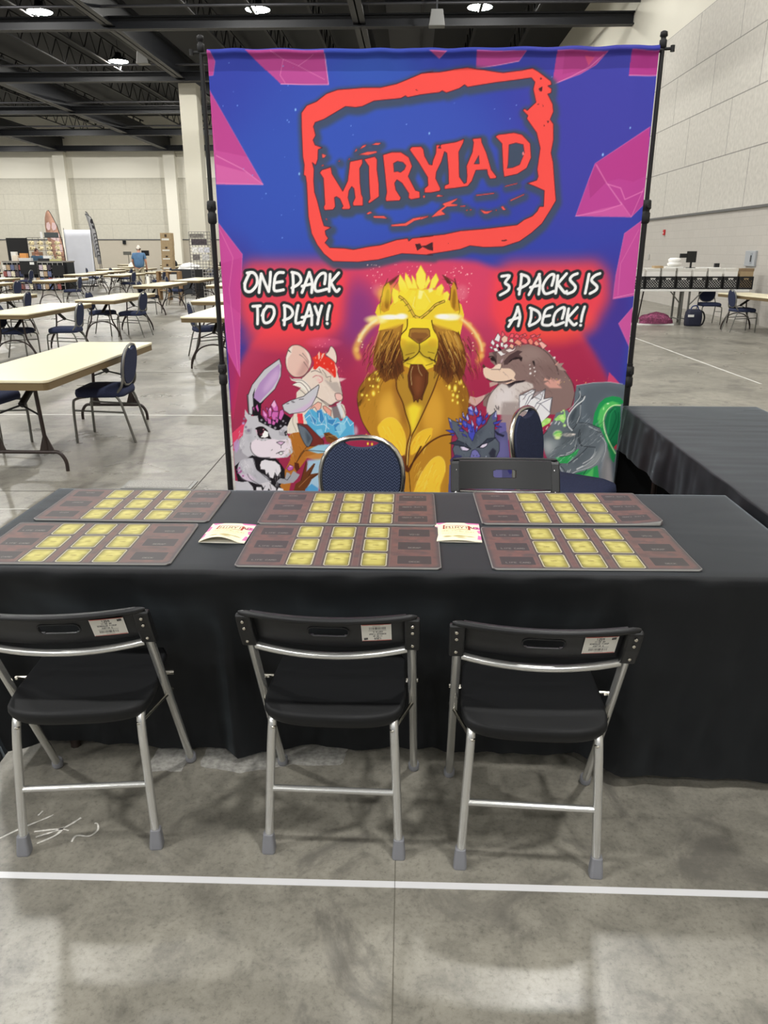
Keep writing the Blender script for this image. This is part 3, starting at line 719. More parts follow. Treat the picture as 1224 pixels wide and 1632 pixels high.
# ------------------------------------------------------------------ cloth-covered tables
def cloth(name, label, x0, x1, y0, y1, top, hem, m, push=(), seed=0, flare=.03, rough=1.0):
    """one continuous cloth: rings from the hem up the sides, over the edge and in to the middle of the top"""
    hx, hy, cx, cy = (x1-x0)/2, (y1-y0)/2, (x0+x1)/2, (y0+y1)/2
    per = []; st = .018; rc = .02
    def side(ax, ay, bx, by):
        n = max(2, int(math.hypot(bx-ax, by-ay) / st))
        for i in range(n): t = i / n; per.append((ax + (bx-ax)*t, ay + (by-ay)*t))
    c = [(hx, hy), (-hx, hy), (-hx, -hy), (hx, -hy)]
    for i in range(4): side(*c[i], *c[(i+1) % 4])
    n = len(per); V, Fc = [], []
    zs = [0, .03, .07, .12, .18, .25, .32, .4, .48, .56, .64, .72, .8, .87, .92, .96, .985]
    def nrm(x, y):
        a, b = max(0, abs(x) - hx + rc), max(0, abs(y) - hy + rc); l = math.hypot(a, b) or 1
        return math.copysign(a / l, x), math.copysign(b / l, y)
    for k, f in enumerate(zs):
        for x, y in per:
            nx, ny = nrm(x, y); h0 = hem(cx + x, cy + y); z = h0 + (top - h0) * f
            d = flare * (1 - f) + rough * (.016 * (1 - f) ** .7 * noise.noise(Vector((x*5.2 + seed, y*5.2, z*1.1))) + .006 * (1 - f*.7) * noise.noise(Vector((x*17 + seed, y*17, z*3.2))) + .004 * noise.noise(Vector((x*9, y*9 + seed, z*14))))
            X, Y_ = cx + x + nx * d, cy + y + ny * d
            if ny < 0:
                kz = min(1, max(0, (.73 - z) / .30))
                Y_ += max([0] + [pd * min(1, 1.8 * max(0, 1 - ((X - px) / pw) ** 2)) for px, pw, pd in push]) * kz * kz * (3 - 2 * kz)
            V.append((X, Y_, z + (.006 * noise.noise(Vector((x*6, y*6, seed))) if k == 0 else 0)))
    ins = [(.006, .998), (.02, 1.0), (.06, 1), (.12, 1), (.19, 1), (.26, 1), (.33, 1), (9, 1)]
    m_ = min(hx, hy)
    for d, f in ins:
        d = min(d, m_ * .9999)
        for x, y in per:
            X = math.copysign(max(abs(x) * (1 - d / hx) if hx > m_ + 1 and False else min(abs(x), hx - d), 0), x); Y_ = math.copysign(min(abs(y), hy - d), y)
            V.append((cx + X, cy + Y_, top * f + (0 if d < .01 else (1.6 if rough < 1.5 else .8) * (.0012 * noise.noise(Vector((X*7 + seed, Y_*7, 0))) + .0010 * noise.noise(Vector((X*3, Y_*24, seed)))))))
    R_ = len(zs) + len(ins)
    for i in range(R_ - 1): Fc += [(i*n + j, i*n + (j+1) % n, (i+1)*n + (j+1) % n, (i+1)*n + j) for j in range(n)]
    o = MB().add(V, Fc, True).build(name, m, None, weld=True)
    return tag(o, label, 'tablecloth')
TOP = .75
cloth('tablecloth', 'black cloth draped to the floor over the long table holding the playmats', -1.375, 1.205, 2.03, 2.835, TOP, lambda x, y: .035 + .012 * math.sin(x * 3), M_blk, [(-.925, .46, .12), (-.2, .44, .135), (.35, .32, .10)], 1.7, -.045, 2.1)
def long_table(label, x0, x1, y0, y1, legs=True):
    t = thing('folding_table', label, 'table', ((x0+x1)/2, (y0+y1)/2, 0)); hx, hy = (x1-x0)/2, (y1-y0)/2
    MB().box(-hx, hx, -hy, hy, .70, .738).build('tabletop', M_lam, t, bevel=.005)
    along = hx > hy
    for s in (-1, 1):
        for k in (-1, 1):
            x, y = (s*(hx - .18), k*(hy - .13)) if along else (k*(hx - .13), s*(hy - .18))
            MB().tube([(x, y, .70), (x, y, 0)], .017, 8).build('leg', M_brown, t)
    return t
long_table('brown legged folding table hidden under the long black cloth', -1.33, 1.16, 2.10, 2.79)
def hem2(x, y):
    if x < 1.35 and y < 4.5: return .50 + .02 * math.sin(y * 2.1)
    return .12 if y > 4.5 else .03
cloth('tablecloth', 'bare black cloth over the table running back along the right side', 1.262, 2.05, 2.18, 4.585, .752, hem2, M_blk, (), 9.3, .02, 1.3)
long_table('folding table hidden under the bare black cloth at the right', 1.30, 2.01, 2.24, 4.54)
tag(MB().box(-.16, .16, -.05, .05, 0, .03).build('wooden_block', mat('pale_wood', (196, 160, 96), .6, var=.1, scale=20), None, .003), 'pale wooden piece on the floor beyond the bare black table, by the banner', 'wood piece').location = (1.66, 5.3, 0)

# ------------------------------------------------------------------ playmats
MAT = Ink(756, 440, 756 / 610)                           # millimetres, 610 x 355
MAT.fill([(0, 0), (610, 0), (610, 355), (0, 355)], (.30, .29, .295))
g = random.Random(2)
MAT.fill([(10, 8), (600, 8), (600, 347), (10, 347)], (.40, .30, .285), 1, 9)
for _ in range(420):
    x, y, r_ = g.uniform(0, 610), g.uniform(0, 355), g.uniform(5, 26)
    MAT.glow(x, y, r_, r_ * .8, g.choice(((.47, .32, .29), (.34, .27, .26), (.42, .32, .30), (.31, .28, .28))), .45)
gold = (.70, .665, .35); line_ = (.82, .81, .68)
for cx in (190, 300, 410):
    MAT.fill([(cx-44, 6), (cx+44, 6), (cx+44, 349), (cx-44, 349)], (.27, .25, .255), .9, 4)
    for e in (-46, 46): MAT.line([(cx + e, 10), (cx + e, 345)], 1.1, (.5, .47, .42), .7)
    for cy in (62, 177, 292):
        q = rrect(76, 102, 9, 5, cx, cy); MAT.fill(q, line_); MAT.fill(rrect(71, 97, 7, 5, cx, cy), (.24, .23, .2)); MAT.fill(rrect(68, 94, 6, 5, cx, cy), (.50, .47, .22)); MAT.fill(rrect(54, 80, 6, 5, cx, cy), gold, 1, 7)
        for k in range(10): MAT.glow(cx + g.uniform(-26, 26), cy + g.uniform(-38, 38), 14, 12, (.80, .77, .46), .35)
        write(MAT, 'CARD', cx - 9, cy - 3, 5, (.45, .40, .18), 1, 1.5)
for cx, words in ((82, ('LIFE CARD', 'LIFE CARD', 'LIFE CARD')), (530, ('VOID', 'SCRAP', 'DECK'))):
    for cy, wd in zip((62, 177, 292), words):
        MAT.fill(rrect(104, 66, 3, 3, cx, cy), (.42, .36, .34), .5); MAT.fill(rrect(101, 63, 3, 3, cx, cy), (.24, .225, .225))
        write(MAT, wd, cx - wide(wd, 9) / 2, cy + 10, 9, (.5, .48, .46), 1.6)
bd = rrect(606, 351, 14, 5, 305, 177.5); MAT.line(bd + [bd[0]], 3.4, (.58, .58, .56)); bd = rrect(596, 341, 12, 5, 305, 177.5); MAT.line(bd + [bd[0]], 6, (.26, .25, .255), .8, 4)
def playmat(label, x, y, rz, curl=0.0):
    def fn(u, v):
        X, Y_ = (u - .5) * .61, (.5 - v) * .355; r_ = .016
        ax, ay = np.maximum(np.abs(X) - .305 + r_, 0), np.maximum(np.abs(Y_) - .1775 + r_, 0); l = np.hypot(ax, ay)
        k = np.where((l > r_) & (ax > 0) & (ay > 0), r_ / np.maximum(l, 1e-6), 1)
        X = np.sign(X) * (np.minimum(np.abs(X), .305 - r_) + ax * k); Y_ = np.sign(Y_) * (np.minimum(np.abs(Y_), .1775 - r_) + ay * k)
        Z = .0045 + .0012 * np.sin(X * 14 + 1) * np.cos(Y_ * 11) + curl * np.clip((-X - .16) / .145, 0, 1) ** 2 * np.clip((Y_ + .05) / .2, 0, 1)
        e = np.minimum(np.minimum(u, 1 - u), np.minimum(v, 1 - v)); Z = np.where(e < .0015, .0004, Z)
        return X, Y_, Z
    o = printed('playmat', MAT, fn, None, MT['print_rubber'])
    place(o, (x, y, .7515), rz); tag(o, label, 'playmat', 'playmats laid out on the black table'); return o
playmat('front left playmat, cut by the left edge of the photo', -1.012, 2.243, rad(1))
m0 = bpy.data.objects['playmat']
for x, y, r, lab in ((-.209, 2.243, 0, 'front middle playmat between the two cream flyers'), (.545, 2.252, 1, 'front right playmat, nearest the rightmost folding chair'),
        (-.99, 2.625, 180, 'back left playmat, next to the floor box cover'), (-.212, 2.613, 180, 'back middle playmat, in front of the patterned banquet chair')):
    o = m0.copy(); C.objects.link(o); place(o, (x, y, .7515), rad(r)); o['label'] = lab
playmat('back right playmat with one lifted corner', .548, 2.640, rad(181), .012)

# ------------------------------------------------------------------ folded flyers
FLY = Ink(300, 340, 2.0)                                 # 150 x 170 mm
FLY.a[:] = (.96, .92, .80)
FLY.glow(75, 85, 90, 60, (.98, .94, .72), .9)
for q in ([(0, 0), (40, 0), (14, 18)], [(100, 0), (150, 0), (150, 12), (112, 14)], [(0, 30), (10, 36), (10, 78), (0, 84)], [(118, 52), (142, 34), (150, 40), (150, 62)], [(138, 70), (150, 66), (150, 100), (142, 92)], [(140, 112), (150, 118), (150, 150), (136, 150)], [(0, 100), (6, 96), (9, 130), (0, 150)]): FLY.fill(q, (.83, .42, .66), .95)
fr = [(30, 24), (116, 30), (116, 66), (28, 60)]; FLY.line(fr + [fr[0]], 3.4, (.62, .22, .16)); FLY.line([(113, 32), (113, 64)], 6, (.66, .22, .18)); FLY.line([(31, 27), (30, 58)], 5, (.6, .24, .18))
write(FLY, 'MIRYIAD', 38, 36, 18, (.45, .2, .15), 3, 1.1)
write(FLY, 'ONE PACK', 24, 74, 9, (.66, .6, .46), 1.4); write(FLY, 'TO PLAY', 80, 82, 8, (.66, .6, .46), 1.4)
for x, y, wd, t_ in ((24, 98, 40, 'ONE'), (76, 98, 50, 'ARTS')): write(FLY, 'RULES OF PLAY', x, y, 7, (.74, .70, .58), 1.1) if x < 50 else None
for x, y, a, b in ((40, 132, 18, 9), (78, 130, 28, 10), (112, 130, 22, 5), (84, 144, 20, 5)): FLY.glow(x, y, a, b, (.66, .60, .34), .9)
def flyer(label, x, y, rz, gape, a=.148, b=.172):
    t = thing('folded_flyer', label, 'flyer', (x, y, .7515), rz, 'folded flyers between the playmats')
    printed('front_leaf', FLY, lambda u, v: ((u - .5) * a, (.5 - v) * b, .003 + gape * np.sin(np.pi * np.clip(u * 1.15, 0, 1)) * np.clip(v, 0, 1) ** 1.5 + .003 * np.sin(np.pi * u)), t, MT['print_paper'])
    MB().grid(lambda u, v: ((u - .5) * a, (.5 - v) * b, .0012), 6, 6).build('back_leaf', M_paper, t)
flyer('cream folded flyer with gaping front edge, between left and middle playmats', -.592, 2.340, rad(-2), .016)
flyer('flat cream folded flyer between middle and right playmats', .159, 2.372, rad(-1), .003)

# ------------------------------------------------------------------ the banner and its stand
# print of the banner, in millimetres from its top left corner: [kind, ink colour, settings, points, second colour]
ART = [
[0,[58,71,172],[1,0],[-97,-53,2506,-33,2835,2667,-327,2706]],
[6,[61,92,192],[773,535,837.5,737,0.8]],
[6,[60,88,188],[267,795,402,536,0.7]],
[6,[74,70,170],[2116,383,670,737,0.8]],
[6,[66,88,187],[1262,473,536,368.5,0.7]],
[6,[74,58,154],[2307,1311,402,402,0.6]],
[6,[74,52,136],[48,1388,301.5,536,0.7]],
[6,[58,95,184],[915,103,301.5,100.5,0.5]],
[0,[216,71,110],[1,16.8],[-29,2703,-7,1996,66,1705,152,1554,312,1387,428,1279,692,1130,912,1085,1203,1060,1494,1088,1752,1178,2039,1383,2224,1601,2376,1833,2464,2136,2518,2671],[126,40,72]],
[6,[224,72,108],[1244,1277,636.5,234.5,0.85]],
[6,[122,58,134],[799,1386,167.5,251.2,0.75]],
[6,[106,48,112],[683,1607,134,167.5,0.35]],
[0,[168,42,76],[0.5,46.9],[-29,2703,53,1917,225,1609,458,1497,759,1607,909,1912,907,2691]],
[0,[165,36,70],[0.55,40.2],[1460,2225,1443,1717,1660,1529,2021,1383,2271,1712,2383,1902,2414,2216]],
[0,[74,58,150],[0.85,20.1],[2031,1276,2376,1275,2402,1902,2269,1694,2119,1455]],
[0,[255,74,80],[0.85,36.9],[116,1138,163,1089,693,1081,739,1172,716,1441,609,1518,153,1528,85,1388,89,1208]],
[0,[255,74,80],[0.9,36.9],[1604,1129,1682,1088,2178,1081,2256,1150,2276,1293,2194,1473,1660,1522,1587,1384]],
[6,[255,90,72],[1951,1437,301.5,167.5,0.7]],
[6,[240,74,80],[343,1534,301.5,100.5,0.5]],
[0,[200,80,152],[0.92,0],[211,8,632,11,655,173,395,171]],
[2,[240,140,196],[3.7,0.45,0],[211,8,632,11,655,173,395,171]],
[0,[184,70,142],[0.7,0],[211,8,632,11,643,107,315,104]],
[2,[244,168,208],[3.4,0.9,0],[395,171,655,173,638,29]],
[2,[240,160,204],[2.7,0.7,0],[347,15,413,54,393,129,419,166]],
[2,[240,160,204],[2.7,0.6,0],[413,54,494,82,577,29]],
[2,[240,160,204],[2.7,0.6,0],[494,82,635,149]],
[0,[200,76,148],[0.92,0],[-10,1,20,13,41,61,26,127,-16,132]],
[2,[240,140,196],[3.7,0.45,0],[-10,1,20,13,41,61,26,127,-16,132]],
[0,[212,84,156],[0.92,0],[-10,181,273,676,4,675]],
[2,[240,140,196],[3.7,0.45,0],[-10,181,273,676,4,675]],
[0,[178,60,134],[0.45,0],[-10,181,191,533,16,500]],
[2,[246,176,214],[4,0.6,0],[4,669,273,676,163,597,14,526]],
[0,[224,120,180],[0.5,0],[11,571,187,614,273,676,4,672]],
[0,[212,80,156],[0.92,0],[4,882,132,1050,107,1280,74,1762,10,1610,-8,1208]],
[2,[240,140,196],[3.7,0.45,0],[4,882,132,1050,107,1280,74,1762,10,1610,-8,1208]],
[0,[184,60,136],[0.35,0],[-1,1103,127,1068,100,1388,15,1316]],
[2,[242,156,200],[3.4,0.5,0],[2,903,76,1068,42,1244,65,1724]],
[0,[192,48,96],[0.8,0],[10,1610,74,1762,14,2036,6,1918]],
[0,[226,68,104],[0.95,0],[1,2116,84,2043,160,2115,129,2237,2,2341]],
[0,[196,76,148],[0.92,0],[1452,17,1713,25,1678,69,1452,100]],
[2,[240,140,196],[3.7,0.45,0],[1452,17,1713,25,1678,69,1452,100]],
[2,[242,164,206],[3.4,0.8,0],[1452,100,1678,69]],
[0,[216,96,159],[0.92,0],[1198,16,1292,16,1252,51]],
[2,[240,140,196],[3.7,0.45,0],[1198,16,1292,16,1252,51]],
[0,[198,74,146],[0.92,0],[1878,21,2144,28,2090,87,2007,134,1919,163,1863,181]],
[2,[240,140,196],[3.7,0.45,0],[1878,21,2144,28,2090,87,2007,134,1919,163,1863,181]],
[0,[168,60,128],[0.5,0],[1919,27,2085,34,2025,116,1913,133]],
[2,[242,164,206],[3.7,0.7,0],[1863,181,1961,145,2057,98,2125,40]],
[0,[224,90,128],[0.7,0],[2026,45,2080,51,2050,92]],
[0,[192,64,144],[0.92,0],[2269,24,2421,31,2414,145,2265,144]],
[2,[240,140,196],[3.7,0.45,0],[2269,24,2421,31,2414,145,2265,144]],
[0,[168,52,132],[0.4,0],[2269,29,2409,36,2408,119,2271,112]],
[2,[242,164,206],[4,0.8,0],[2268,144,2414,145]],
[0,[202,72,152],[0.92,0],[2408,391,2126,572,2098,655,2040,844,2351,851,2424,779]],
[2,[240,140,196],[3.7,0.45,0],[2408,391,2126,572,2098,655,2040,844,2351,851,2424,779]],
[0,[184,60,138],[0.55,0],[2126,572,2403,403,2415,636,2342,668,2261,652,2193,668]],
[0,[168,56,128],[0.5,0],[2099,668,2127,584,2197,668,2113,752]],
[2,[244,160,208],[4.7,0.6,0],[2133,578,2201,678,2276,700,2306,759,2403,717]],
[2,[246,180,218],[4.7,0.55,0],[2040,844,2189,818,2291,785,2205,681]],
[2,[244,160,208],[4,0.5,0],[2283,772,2351,851,2408,701]],
[0,[224,112,180],[0.5,0],[2051,841,2188,805,2291,785,2347,848]],
[0,[212,82,158],[0.92,0],[2413,871,2321,938,2294,1170,2291,1297,2441,1275]],
[2,[240,140,196],[3.7,0.45,0],[2413,871,2321,938,2294,1170,2291,1297,2441,1275]],
[2,[246,180,218],[3.4,0.7,0],[2298,1290,2440,1261]],
[2,[240,156,200],[3.4,0.4,0],[2403,918,2316,1101,2318,1275]],
[0,[218,90,162],[0.92,0],[2451,1296,2337,1436,2441,1618,2453,1526]],
[2,[240,140,196],[3.7,0.45,0],[2451,1296,2337,1436,2441,1618,2453,1526]],
[0,[224,74,116],[0.9,0],[2309,1720,2417,1825,2296,1902]],
[7,[127,168,240],[64,67,474,1033,22,3.7,5]],
[7,[143,180,244],[506,130,1890,571,16,3.4,6]],
[6,[154,208,255],[469,294,5.9,9.6,1]],
[6,[154,208,255],[478,618,6.4,10.5,1]],
[6,[154,208,255],[1205,413,5.4,8.7,1]],
[6,[154,208,255],[2297,396,4.8,7.8,1]],
[6,[154,208,255],[2163,527,6.7,10.9,1]],
[2,[70,82,104],[50.2,0.92,8.7],[510,325,540,289,593,270,650,232,712,213,847,203,945,204,1031,185,1092,164,1171,135,1228,128,1160,137,1262,130,1344,116,1413,111,1464,119,1502,122,1572,132,1604,136,1704,128,1760,117,1793,133,1825,153,1862,178,1868,195,1848,201,1869,215,1868,235,1850,240,1880,289,1887,326,1872,364,1891,387,1897,466,1888,531,1903,579,1921,700,1933,776,1904,829,1862,898,1805,948,1741,992,1648,1021,1540,1024,1459,1015,1405,1034,1344,1044,1215,1063,1247,1067,1068,1058,931,1092,813,1105,668,1102,616,1061,578,1012,547,950,531,859,527,681,522,645,512,640,517,587,510,547,508,393,510,325]],
[2,[70,82,104],[50.2,0.92,8.7],[574,393,585,438,570,461,580,486,621,500,597,509,594,558,581,590,562,575,571,610,567,669,570,728,585,775,608,871,620,908,660,917,625,935,629,957,643,976,623,1000,650,1027,735,1030,787,1037,873,1021,944,1012,1035,984,1100,975,1107,990,1126,975,1245,963,1173,967,1308,954,1402,935,1522,926,1643,913,1722,904,1761,876,1806,857,1831,832,1843,807,1866,807,1864,724,1803,699,1766,686,1818,670,1825,651,1817,615,1827,507,1802,430,1743,360,1749,346,1720,320,1728,311,1744,320,1789,280,1770,217,1777,183,1757,163,1694,171,1568,182,1492,193,1417,204,1400,192,1372,209,1303,229,1280,219,1264,228,1162,239,1093,251,1081,243,1056,255,908,269,846,294,809,299,754,294,703,321,634,357,584,373,574,393]],
[2,[70,82,104],[50.2,0.92,8.7],[603,628,615,614,666,599,672,634,731,725,760,670,774,571,844,558,844,580,828,606,829,681,836,740,845,758,845,800,790,801,787,785,801,758,795,711,782,699,766,722,760,758,774,809,768,819,729,820,723,812,732,803,714,764,695,752,683,758,687,805,674,822,626,825,620,808,628,793,623,657,603,628]],
[2,[70,82,104],[50.2,0.92,8.7],[853,559,913,545,926,560,925,612,935,682,937,752,880,789,874,779,886,764,881,687,879,594,853,559]],
[2,[70,82,104],[50.2,0.92,8.7],[958,537,1008,523,1058,523,1102,549,1122,595,1100,647,1142,720,1165,726,1168,759,1117,768,1103,759,1104,735,1066,682,1037,664,1024,682,1031,717,1060,759,1053,773,977,777,973,764,980,729,970,635,958,537]],
[2,[70,82,104],[50.2,0.92,8.7],[1170,495,1183,509,1190,543,1216,586,1233,589,1236,568,1252,529,1254,487,1273,487,1280,505,1264,502,1283,484,1361,473,1406,458,1403,476,1379,523,1386,650,1414,686,1427,680,1429,644,1424,595,1454,524,1459,476,1451,458,1500,453,1504,476,1532,530,1562,614,1593,650,1590,659,1558,662,1544,638,1539,614,1477,617,1456,674,1434,699,1368,708,1305,714,1305,695,1328,686,1324,613,1314,529,1300,520,1285,571,1257,625,1254,658,1282,710,1279,723,1229,732,1193,732,1192,710,1212,695,1209,652,1159,578,1110,516,1107,509,1118,497,1170,495]],
[2,[70,82,104],[50.2,0.92,8.7],[1577,447,1593,438,1677,429,1722,439,1770,483,1780,555,1758,608,1708,638,1636,652,1628,614,1615,483,1577,447]],
[2,[70,82,104],[50.2,0.92,8.7],[603,628,615,614,666,599,672,634,731,725,760,670,774,571,844,558,844,580,828,606,829,681,836,740,845,758,845,800,790,801,787,785,801,758,795,711,782,699,766,722,760,758,774,809,768,819,729,820,723,812,732,803,714,764,695,752,683,758,687,805,674,822,626,825,620,808,628,793,623,657,603,628]],
[2,[70,82,104],[50.2,0.92,8.7],[853,559,913,545,926,560,925,612,935,682,937,752,880,789,874,779,886,764,881,687,879,594,853,559]],
[2,[70,82,104],[50.2,0.92,8.7],[958,537,1008,523,1058,523,1102,549,1122,595,1100,647,1142,720,1165,726,1168,759,1117,768,1103,759,1104,735,1066,682,1037,664,1024,682,1031,717,1060,759,1053,773,977,777,973,764,980,729,970,635,958,537]],
[2,[70,82,104],[50.2,0.92,8.7],[1170,495,1183,509,1190,543,1216,586,1233,589,1236,568,1252,529,1254,487,1273,487,1280,505,1264,502,1283,484,1361,473,1406,458,1403,476,1379,523,1386,650,1414,686,1427,680,1429,644,1424,595,1454,524,1459,476,1451,458,1500,453,1504,476,1532,530,1562,614,1593,650,1590,659,1558,662,1544,638,1539,614,1477,617,1456,674,1434,699,1368,708,1305,714,1305,695,1328,686,1324,613,1314,529,1300,520,1285,571,1257,625,1254,658,1282,710,1279,723,1229,732,1193,732,1192,710,1212,695,1209,652,1159,578,1110,516,1107,509,1118,497,1170,495]],
[2,[70,82,104],[50.2,0.92,8.7],[1577,447,1593,438,1677,429,1722,439,1770,483,1780,555,1758,608,1708,638,1636,652,1628,614,1615,483,1577,447]],
[2,[70,82,104],[40.2,0.88,8.4],[821,533,869,518,922,515,924,523,875,535,821,533]],
[2,[70,82,104],[40.2,0.88,8.4],[894,483,919,473,949,474,932,484,894,483]],
[2,[70,82,104],[40.2,0.88,8.4],[828,506,844,487,866,481,859,492,828,506]],
[2,[70,82,104],[40.2,0.88,8.4],[798,522,809,502,815,510,798,522]],
[2,[70,82,104],[40.2,0.88,8.4],[616,527,641,536,631,547,619,550,616,527]],
[2,[70,82,104],[40.2,0.88,8.4],[611,591,620,582,628,590,611,591]],
[2,[70,82,104],[40.2,0.88,8.4],[707,566,713,561,718,569,707,566]],
[2,[70,82,104],[40.2,0.88,8.4],[764,561,770,550,774,556,764,561]],
[2,[70,82,104],[40.2,0.88,8.4],[628,868,635,864,639,878,628,868]],
[2,[70,82,104],[40.2,0.88,8.4],[863,839,882,828,898,834,873,844,863,839]],
[2,[70,82,104],[40.2,0.88,8.4],[902,852,963,852,983,866,969,865,905,862,902,852]],
[2,[70,82,104],[40.2,0.88,8.4],[1003,899,1085,890,1130,864,1214,851,1217,858,1137,878,1092,905,1008,908,1003,899]],
[2,[70,82,104],[40.2,0.88,8.4],[1293,788,1375,760,1379,763,1343,788,1380,791,1377,799,1320,803,1290,825,1314,844,1231,859,1270,825,1307,800,1293,788]],
[2,[70,82,104],[40.2,0.88,8.4],[1171,862,1211,854,1215,857,1171,872,1171,862]],
[2,[70,82,104],[40.2,0.88,8.4],[1393,799,1423,797,1425,803,1397,804,1393,799]],
[2,[70,82,104],[40.2,0.88,8.4],[1481,742,1583,731,1583,736,1482,747,1481,742]],
[2,[70,82,104],[40.2,0.88,8.4],[1641,696,1709,681,1711,685,1644,700,1641,696]],
[2,[70,82,104],[40.2,0.88,8.4],[1674,770,1752,738,1751,743,1678,775,1674,770]],
[2,[70,82,104],[40.2,0.88,8.4],[1507,819,1541,829,1581,824,1551,841,1531,841,1507,819]],
[2,[70,82,104],[40.2,0.88,8.4],[1624,804,1636,801,1654,822,1637,822,1624,804]],
[2,[70,82,104],[40.2,0.88,8.4],[1429,819,1437,819,1437,825,1429,825,1429,819]],
[2,[70,82,104],[40.2,0.88,8.4],[1445,819,1460,817,1457,825,1445,819]],
[2,[70,82,104],[40.2,0.88,8.4],[1257,750,1268,739,1302,747,1275,750,1257,750]],
[2,[70,82,104],[40.2,0.88,8.4],[1183,744,1194,744,1194,753,1186,753,1183,744]],
[2,[70,82,104],[40.2,0.88,8.4],[1183,747,1192,741,1196,755,1186,756,1183,747]],
[2,[70,82,104],[40.2,0.88,8.4],[1594,819,1603,821,1599,828,1594,819]],
[0,[251,85,80],[1,0],[502,310,532,274,585,255,642,217,704,198,839,188,937,189,1023,170,1084,149,1163,120,1220,113,1152,122,1254,115,1336,101,1405,96,1456,104,1494,107,1564,117,1596,121,1696,113,1752,102,1785,118,1817,138,1854,163,1860,180,1840,186,1861,200,1860,220,1842,225,1872,274,1879,311,1864,349,1883,372,1889,451,1880,516,1895,564,1913,685,1925,761,1896,814,1854,883,1797,933,1733,977,1640,1006,1532,1009,1451,1000,1397,1019,1336,1029,1207,1048,1239,1052,1060,1043,923,1077,805,1090,660,1087,608,1046,570,997,539,935,523,844,519,666,514,630,504,625,509,572,502,532,500,378,502,310,566,378,576,358,626,342,695,306,746,279,801,284,838,279,900,254,1048,240,1073,228,1085,236,1154,224,1256,213,1272,204,1295,214,1364,194,1392,177,1409,189,1484,178,1560,167,1686,156,1749,148,1769,168,1762,202,1781,265,1736,305,1720,296,1712,305,1741,331,1735,345,1794,415,1819,492,1809,600,1817,636,1810,655,1758,671,1795,684,1856,709,1858,792,1835,792,1823,817,1798,842,1753,861,1714,889,1635,898,1514,911,1394,920,1300,939,1165,952,1237,948,1118,960,1099,975,1092,960,1027,969,936,997,865,1006,779,1022,727,1015,642,1012,615,985,635,961,621,942,617,920,652,902,612,893,600,856,577,760,562,713,559,654,563,595,554,560,573,575,586,543,589,494,613,485,572,471,562,446,577,423,566,378]],
[2,[74,28,38],[3.7,0.9,0],[502,310,532,274,585,255,642,217,704,198,839,188,937,189,1023,170,1084,149,1163,120,1220,113,1152,122,1254,115,1336,101,1405,96,1456,104,1494,107,1564,117,1596,121,1696,113,1752,102,1785,118,1817,138,1854,163,1860,180,1840,186,1861,200,1860,220,1842,225,1872,274,1879,311,1864,349,1883,372,1889,451,1880,516,1895,564,1913,685,1925,761,1896,814,1854,883,1797,933,1733,977,1640,1006,1532,1009,1451,1000,1397,1019,1336,1029,1207,1048,1239,1052,1060,1043,923,1077,805,1090,660,1087,608,1046,570,997,539,935,523,844,519,666,514,630,504,625,509,572,502,532,500,378,502,310]],
[2,[74,28,38],[3.7,0.9,0],[566,378,577,423,562,446,572,471,613,485,589,494,586,543,573,575,554,560,563,595,559,654,562,713,577,760,600,856,612,893,652,902,617,920,621,942,635,961,615,985,642,1012,727,1015,779,1022,865,1006,936,997,1027,969,1092,960,1099,975,1118,960,1237,948,1165,952,1300,939,1394,920,1514,911,1635,898,1714,889,1753,861,1798,842,1823,817,1835,792,1858,792,1856,709,1795,684,1758,671,1810,655,1817,636,1809,600,1819,492,1794,415,1735,345,1741,331,1712,305,1720,296,1736,305,1781,265,1762,202,1769,168,1749,148,1686,156,1560,167,1484,178,1409,189,1392,177,1364,194,1295,214,1272,204,1256,213,1154,224,1085,236,1073,228,1048,240,900,254,838,279,801,284,746,279,695,306,626,342,576,358,566,378]],
[0,[251,85,80],[1,0],[595,613,607,599,658,584,664,619,723,710,752,655,766,556,836,543,836,565,820,591,821,666,828,725,837,743,837,785,782,786,779,770,793,743,787,696,774,684,758,707,752,743,766,794,760,804,721,805,715,797,724,788,706,749,687,737,675,743,679,790,666,807,618,810,612,793,620,778,615,642]],
[2,[74,28,38],[3.4,0.9,0],[595,613,607,599,658,584,664,619,723,710,752,655,766,556,836,543,836,565,820,591,821,666,828,725,837,743,837,785,782,786,779,770,793,743,787,696,774,684,758,707,752,743,766,794,760,804,721,805,715,797,724,788,706,749,687,737,675,743,679,790,666,807,618,810,612,793,620,778,615,642,595,613]],
[0,[251,85,80],[1,0],[845,544,905,530,918,545,917,597,927,667,929,737,872,774,866,764,878,749,873,672,871,579]],
[2,[74,28,38],[3.4,0.9,0],[845,544,905,530,918,545,917,597,927,667,929,737,872,774,866,764,878,749,873,672,871,579,845,544]],
[0,[251,85,80],[1,0],[950,522,1000,508,1050,508,1094,534,1114,580,1092,632,1134,705,1157,711,1160,744,1109,753,1095,744,1096,720,1058,667,1029,649,1016,667,1023,702,1052,744,1045,758,969,762,965,749,972,714,962,620]],
[2,[74,28,38],[3.4,0.9,0],[950,522,1000,508,1050,508,1094,534,1114,580,1092,632,1134,705,1157,711,1160,744,1109,753,1095,744,1096,720,1058,667,1029,649,1016,667,1023,702,1052,744,1045,758,969,762,965,749,972,714,962,620,950,522]],
